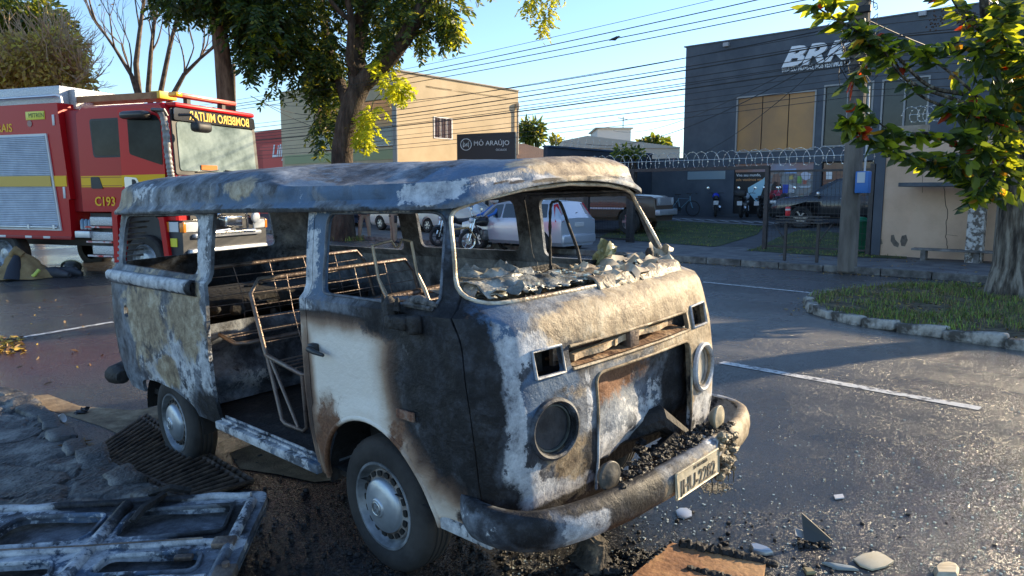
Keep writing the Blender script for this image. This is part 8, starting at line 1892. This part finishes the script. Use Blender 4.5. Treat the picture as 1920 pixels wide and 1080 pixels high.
def flat(name,label,cat,pts,mat,h=.006,dz=.004,dome=0):
    P=[atg(x,y,gz) for x,y in pts]; c=sum(P,Vector())/len(P); o=thing(name,label,cat,(c.x,c.y,c.z)); mb=MB(); n=len(P)
    top=[Vector((p.x,p.y,p.z+dz+h)) for p in P]; bot=[Vector((p.x,p.y,p.z+dz)) for p in P]; m=[c+(t-c)*.8+Vector((0,0,dome+dz+h)) for t in P]; m=[Vector((v.x,v.y,c.z+dz+h+dome)) for v in m]
    mb.add(top+bot+m,[(i,(i+1)%n,n+(i+1)%n,n+i) for i in range(n)]+[tuple(range(2*n-1,n-1,-1)),tuple(range(2*n,3*n))]+[(i,(i+1)%n,2*n+(i+1)%n,2*n+i) for i in range(n)]); child(mb,'piece',mat,o,40); return o
flat('cream_plate','cream diamond shaped plate fragment on the wet road','debris',[(1600,1052),(1618,1042),(1645,1038),(1660,1045),(1676,1056),(1660,1066),(1635,1072),(1612,1064)],mk('cream_ceramic',(.50,.44,.30),(.62,.56,.42),6,.3),.008,.004,.004)
flat('metal_disc','small pale metal disc lying on the road below the plate','debris',[(1267,960),(1275,955),(1288,955),(1297,961),(1297,970),(1285,974),(1271,972)],mk('pale_metal',(.45,.48,.52),rough=.3,metal=.4),.006,.003,.004)
flat('pale_fragment','small white glassy fragment out on the open road','debris',[(1563,931),(1580,929),(1583,936),(1566,938)],mk('white_frag',(.6,.6,.6),rough=.3))
flat('cloth_piece','pale striped round piece at the bottom edge of the road','debris',[(1750,1075),(1758,1067),(1775,1063),(1792,1066),(1798,1074),(1795,1090),(1755,1090)],mk('striped_cloth',(.36,.30,.20),(.60,.52,.38),14,.6,stretch=(1,6,1)),.02,.002,.012)
flat('silver_fragment','bent silver fragment beside the board corner','debris',[(1404,1028),(1415,1026),(1440,1034),(1450,1042),(1436,1044),(1410,1040)],mk('silver_frag',(.35,.36,.38),rough=.25,metal=.6),.012,.004,.012)
flat('glass_fragment','long clear glass splinter right of the shard','debris',[(1540,1058),(1560,1060),(1600,1066),(1610,1072),(1570,1070)],mk('glass_frag',(.3,.32,.30),rough=.1),.008,.003,.004)
flat('glass_fragment','bronze tinted glass splinter below the shard','debris',[(1505,1068),(1522,1070),(1530,1078),(1512,1080)],mk('bronze_frag',(.30,.24,.12),rough=.15),.008,.003,.006)
# glittering crumbs of glass (uncountable)
mb=MB(); rg=random.Random(91)
for i in range(900):
    px=rg.uniform(960,1920); py=rg.uniform(760,1079) if px>1340 else rg.uniform(930,1079); p_=atg(px,py,gz); s=.003+.006*rg.random()**3; mb.box((p_.x,p_.y,p_.z+s*.3),(s,s*1.5,s*.8),rz=rg.random()*3)
tag(mb.build('glass_grit',mk('glass_crumb',(.45,.5,.46)),fixn=False),kind='stuff')
mb=MB()
for i in range(420):
    px=rg.gauss(1150,260); py=rg.uniform(960,1079); p_=atg(px,py,gz); s=.003+.010*rg.random()**3; lump(mb,(p_.x,p_.y,p_.z+s*.3),s,6,4,.6,seed=i)
for i in range(260):
    px=rg.uniform(430,760); py=rg.uniform(850,1079); p_=atg(px,py,gz); s=.004+.012*rg.random()**3; lump(mb,(p_.x,p_.y,p_.z+s*.3),s,6,4,.6,seed=i)
tag(mb.build('soot_crumbs',CHAR,fixn=False),kind='stuff')
mb=MB(); rg=random.Random(6)
for i in range(500): p_=atg(rg.gauss(1340,13),rg.gauss(915,4.5),gz); s=.002+.003*rg.random(); mb.box((p_.x,p_.y,p_.z+s*.4),(s*1.5,s,s),rz=i)
tag(mb.build('sand_grit',mk('tan_grit',(.20,.17,.12),(.45,.38,.26),60,.8),fixn=False),kind='stuff')
# left side litter
o,p=gthing('plastic_cup','small white crushed plastic cup on the gutter sand','cup',112,793); mb=MB(); T=Matrix.Translation((p.x,p.y,p.z+.03))@Matrix.Rotation(1.2,4,'Y'); mb.lathe([(.0001,-.04),(.026,-.04),(.036,.03),(.038,.034),(.033,.03),(.024,-.036),(.0001,-.036)],'Z',18,M=T.to_3x3().to_4x4(),c=T.translation); child(mb,'cup',mk('white_plastic',(.75,.75,.75),rough=.4),o,60)
flat('red_wrapper','crumpled dull red wrapper at the pavement edge','wrapper',[(86,822),(92,812),(104,824),(128,832),(118,838),(92,836)],mk('dull_red',(.30,.05,.04),rough=.6),.008,.004,.02)
o,p=lumps('black_scrap','crumpled black plastic scrap on the left road edge','debris',155,775,6,.06,.035,mk('black_film',(.015,.015,.018),rough=.25),seed=12)
P=[atg(x,y,gz) for x,y in((20,762),(75,765),(80,790),(25,785))]; leaves_on(P,60,gz,.045,'dead_leaves',31,(.1,.3,.6))
P=[atg(x,y,gz) for x,y in((90,828),(165,838),(180,878),(120,868))]; leaves_on(P,150,lambda x,y:gz(x,y)+.02,.05,'dead_leaves',32,(.3,.6,.1))
P=[atg(x,y,gz) for x,y in((-80,628),(40,632),(50,665),(-60,668))]; leaves_on(P,260,gz,.05,'dead_leaves',33,(.15,.25,.6))
P=[atg(x,y,gz) for x,y in((-50,560),(230,560),(250,760),(-50,760))]; leaves_on(P,50,gz,.035,'dead_leaves',34)
# firefighter kit on the road
o,p=gthing('firefighter_jacket','tan firefighter jacket with yellow reflective bands slumped on the road','jacket',45,522)
JK=mk('tan_turnout',(.22,.14,.06),(.34,.23,.11),5,.9,bump=.5,bscale=18); 
mb=MB(); A,B=26,16; vs=[]
for i in range(A+1):
    a=2*PI*i/A
    for j in range(B+1):
        t=j/B; r=(.62*(1-t)**.8+.07)*(1+.30*mnoise.noise(Vector((math.cos(a)*1.8,math.sin(a)*1.8,t*3)))); z=.52*t*(1+.12*mnoise.noise(Vector((math.cos(a)*2,math.sin(a)*2,5)))); vs.append((p.x+r*math.cos(a)*.95-.05*t,p.y+r*math.sin(a)*.6,p.z+z*1.0+.02))
mb.add(vs,[(i*(B+1)+j,(i+1)*(B+1)+j,(i+1)*(B+1)+j+1,i*(B+1)+j+1) for i in range(A) for j in range(B)]); child(mb,'coat',JK,o,70)
mb=MB(); mb.tube([(p.x-.12,p.y-.12,p.z+.50),(p.x-.02,p.y-.15,p.z+.60),(p.x+.10,p.y-.12,p.z+.50)],[.07,.09,.07],10); child(mb,'collar',JK,o,60)
mb=MB(); mb.tube([(p.x,p.y-.33,p.z+.0),(p.x+.0,p.y-.26,p.z+.25),(p.x,p.y-.16,p.z+.48)],[.17,.13,.06],10); child(mb,'dark_lining',mk('lining_dark',(.03,.035,.05),rough=.9),o,60)
YB=mk('reflective_yellow',(.60,.66,.12),rough=.4)
for P_,nm in (([(p.x-.55,p.y-.22,p.z+.22),(p.x-.45,p.y-.32,p.z+.14),(p.x-.38,p.y-.36,p.z+.08)],1),([(p.x+.32,p.y-.30,p.z+.05),(p.x+.42,p.y-.30,p.z+.10),(p.x+.46,p.y-.2,p.z+.2)],2),([(p.x-.62,p.y-.1,p.z+.05),(p.x-.6,p.y-.25,p.z+.04)],3)):
    mb=MB(); mb.tube(P_,.035,6); child(mb,'reflective_band',YB,o,60)
mb=MB(); mb.tube([(p.x+.25,p.y+.1,p.z+.08),(p.x+.6,p.y+.1,p.z+.11),(p.x+.95,p.y+.0,p.z+.07)],[.12,.13,.05],10)
o2=thing('rubber_boots','pair of dark firefighter boots lying behind the jacket','boots',(p.x+.6,p.y+.1,p.z)); child(mb,'boot',mk('boot_rubber',(.035,.037,.045),rough=.6,bump=.3,c2=(.06,.06,.07)),o2,60)
mb=MB(); mb.tube([(p.x+.3,p.y+.35,p.z+.08),(p.x+.8,p.y+.38,p.z+.10),(p.x+1.0,p.y+.36,p.z+.05)],[.11,.12,.05],10); child(mb,'boot',mk('boot_rubber',(.03,.03,.03)),o2,60)
o,p=gthing('fire_helmet','black fire helmet with a pale chin band lying upside down on the road','helmet',135,515)
mb=MB(); T=Matrix.Rotation(2.3,4,'X')@Matrix.Rotation(.3,4,'Y'); mb.lathe([(.20,-.02),(.17,.0),(.155,.05),(.13,.12),(.07,.17),(.0001,.185)],'Z',24,c=(p.x,p.y,p.z+.16),M=T); child(mb,'shell',mk('helmet_black',(.02,.02,.02),(.05,.05,.045),4,.3),o,60)
mb=MB(); mb.lathe([(.205,-.03),(.212,-.015),(.205,0)],'Z',24,c=(p.x,p.y,p.z+.16),M=T,close=True); child(mb,'brim_band',mk('band_pale',(.50,.45,.26),rough=.5),o,60)
mb=MB(); mb.box((p.x+.12,p.y-.12,p.z+.12),(.14,.05,.10),bev=.02); child(mb,'visor',mk('visor_silver',(.5,.5,.52),rough=.2,metal=.6),o,50)
# roadside rack with a red can, green bin
rs=SK+.75; tA=tS(1466,rs); tB=tS(1546,rs); c=st(rs,(tA+tB)/2); zr2=onplane(1500,418,st(rs,0),ES).z; print('rack',zr2)
rk=thing('waste_rack','black steel waste rack on two legs standing on the pavement','waste rack',(c.x,c.y,.13))
def sbox(mb,t0,t1,d0,d1,z0,z1): obox(mb,st(rs,t0),RT_,0,t0-t1,d0,d1,z0,z1,ES)
tl_,tr2=tS(1462,rs),tS(1550,rs)
for t in(tS(1475,rs),tS(1536,rs)):
    mb=MB(); sbox(mb,t+.03,t-.03,-.03,.03,.13,zr2); mb.tube([tuple(st(rs,t,zr2-.45)),tuple(st(rs,t+(.3 if t>(tA+tB)/2 else -.3),zr2-.02))],.016,5); child(mb,'leg',IRON,rk)
mb=MB()
for d in(-.22,.22):
    for z in(zr2,zr2+.07,zr2+.14): sbox(mb,tl_,tr2,d-.012,d+.012,z,z+.025)
for i in range(6): t=tl_+(tr2-tl_)*i/5; sbox(mb,t+.012,t-.012,-.22,.22,zr2+.001,zr2+.02)
child(mb,'basket',IRON,rk)
q=st(rs,tS(1477,rs)); o=thing('drink_can','red and white drink can standing on the waste rack','can',(q.x,q.y,zr2+.16)); mb=MB(); mb.lathe([(.05,0),(.058,.01),(.058,.20),(.048,.22),(.0001,.22)],'Z',16); mb.build('can_body',mk('can_red',(.60,.04,.05),rough=.3),o,50); mb=MB(); mb.lathe([(.0595,.13),(.0595,.17)],'Z',16); mb.build('can_band',mk('can_white',(.6,.55,.55)),o)
q=st(SF+.25,tS(1606,SF+.3)); o=thing('green_bin','green plastic wheeled bin half hidden behind the utility pole','bin',(q.x,q.y,.15)); mb=MB()
mb.add([(a*.24*k,b*.24*k,z) for z,k in((0,.78),(.85,1.0)) for a,b in((-1,-1),(1,-1),(1,1),(-1,1))],[(3,2,1,0),(4,5,6,7),(0,1,5,4),(1,2,6,5),(2,3,7,6),(3,0,4,7)]); mb.build('tub',mk('bin_green',(.02,.14,.07),rough=.5),o); mb=MB(); mb.prism([(-.27,.853),(.27,.853),(.25,.93),(.1,.97),(-.24,.95)],-.27,.27); mb.build('lid',mk('bin_lid_green',(.03,.28,.18),rough=.4),o,30)
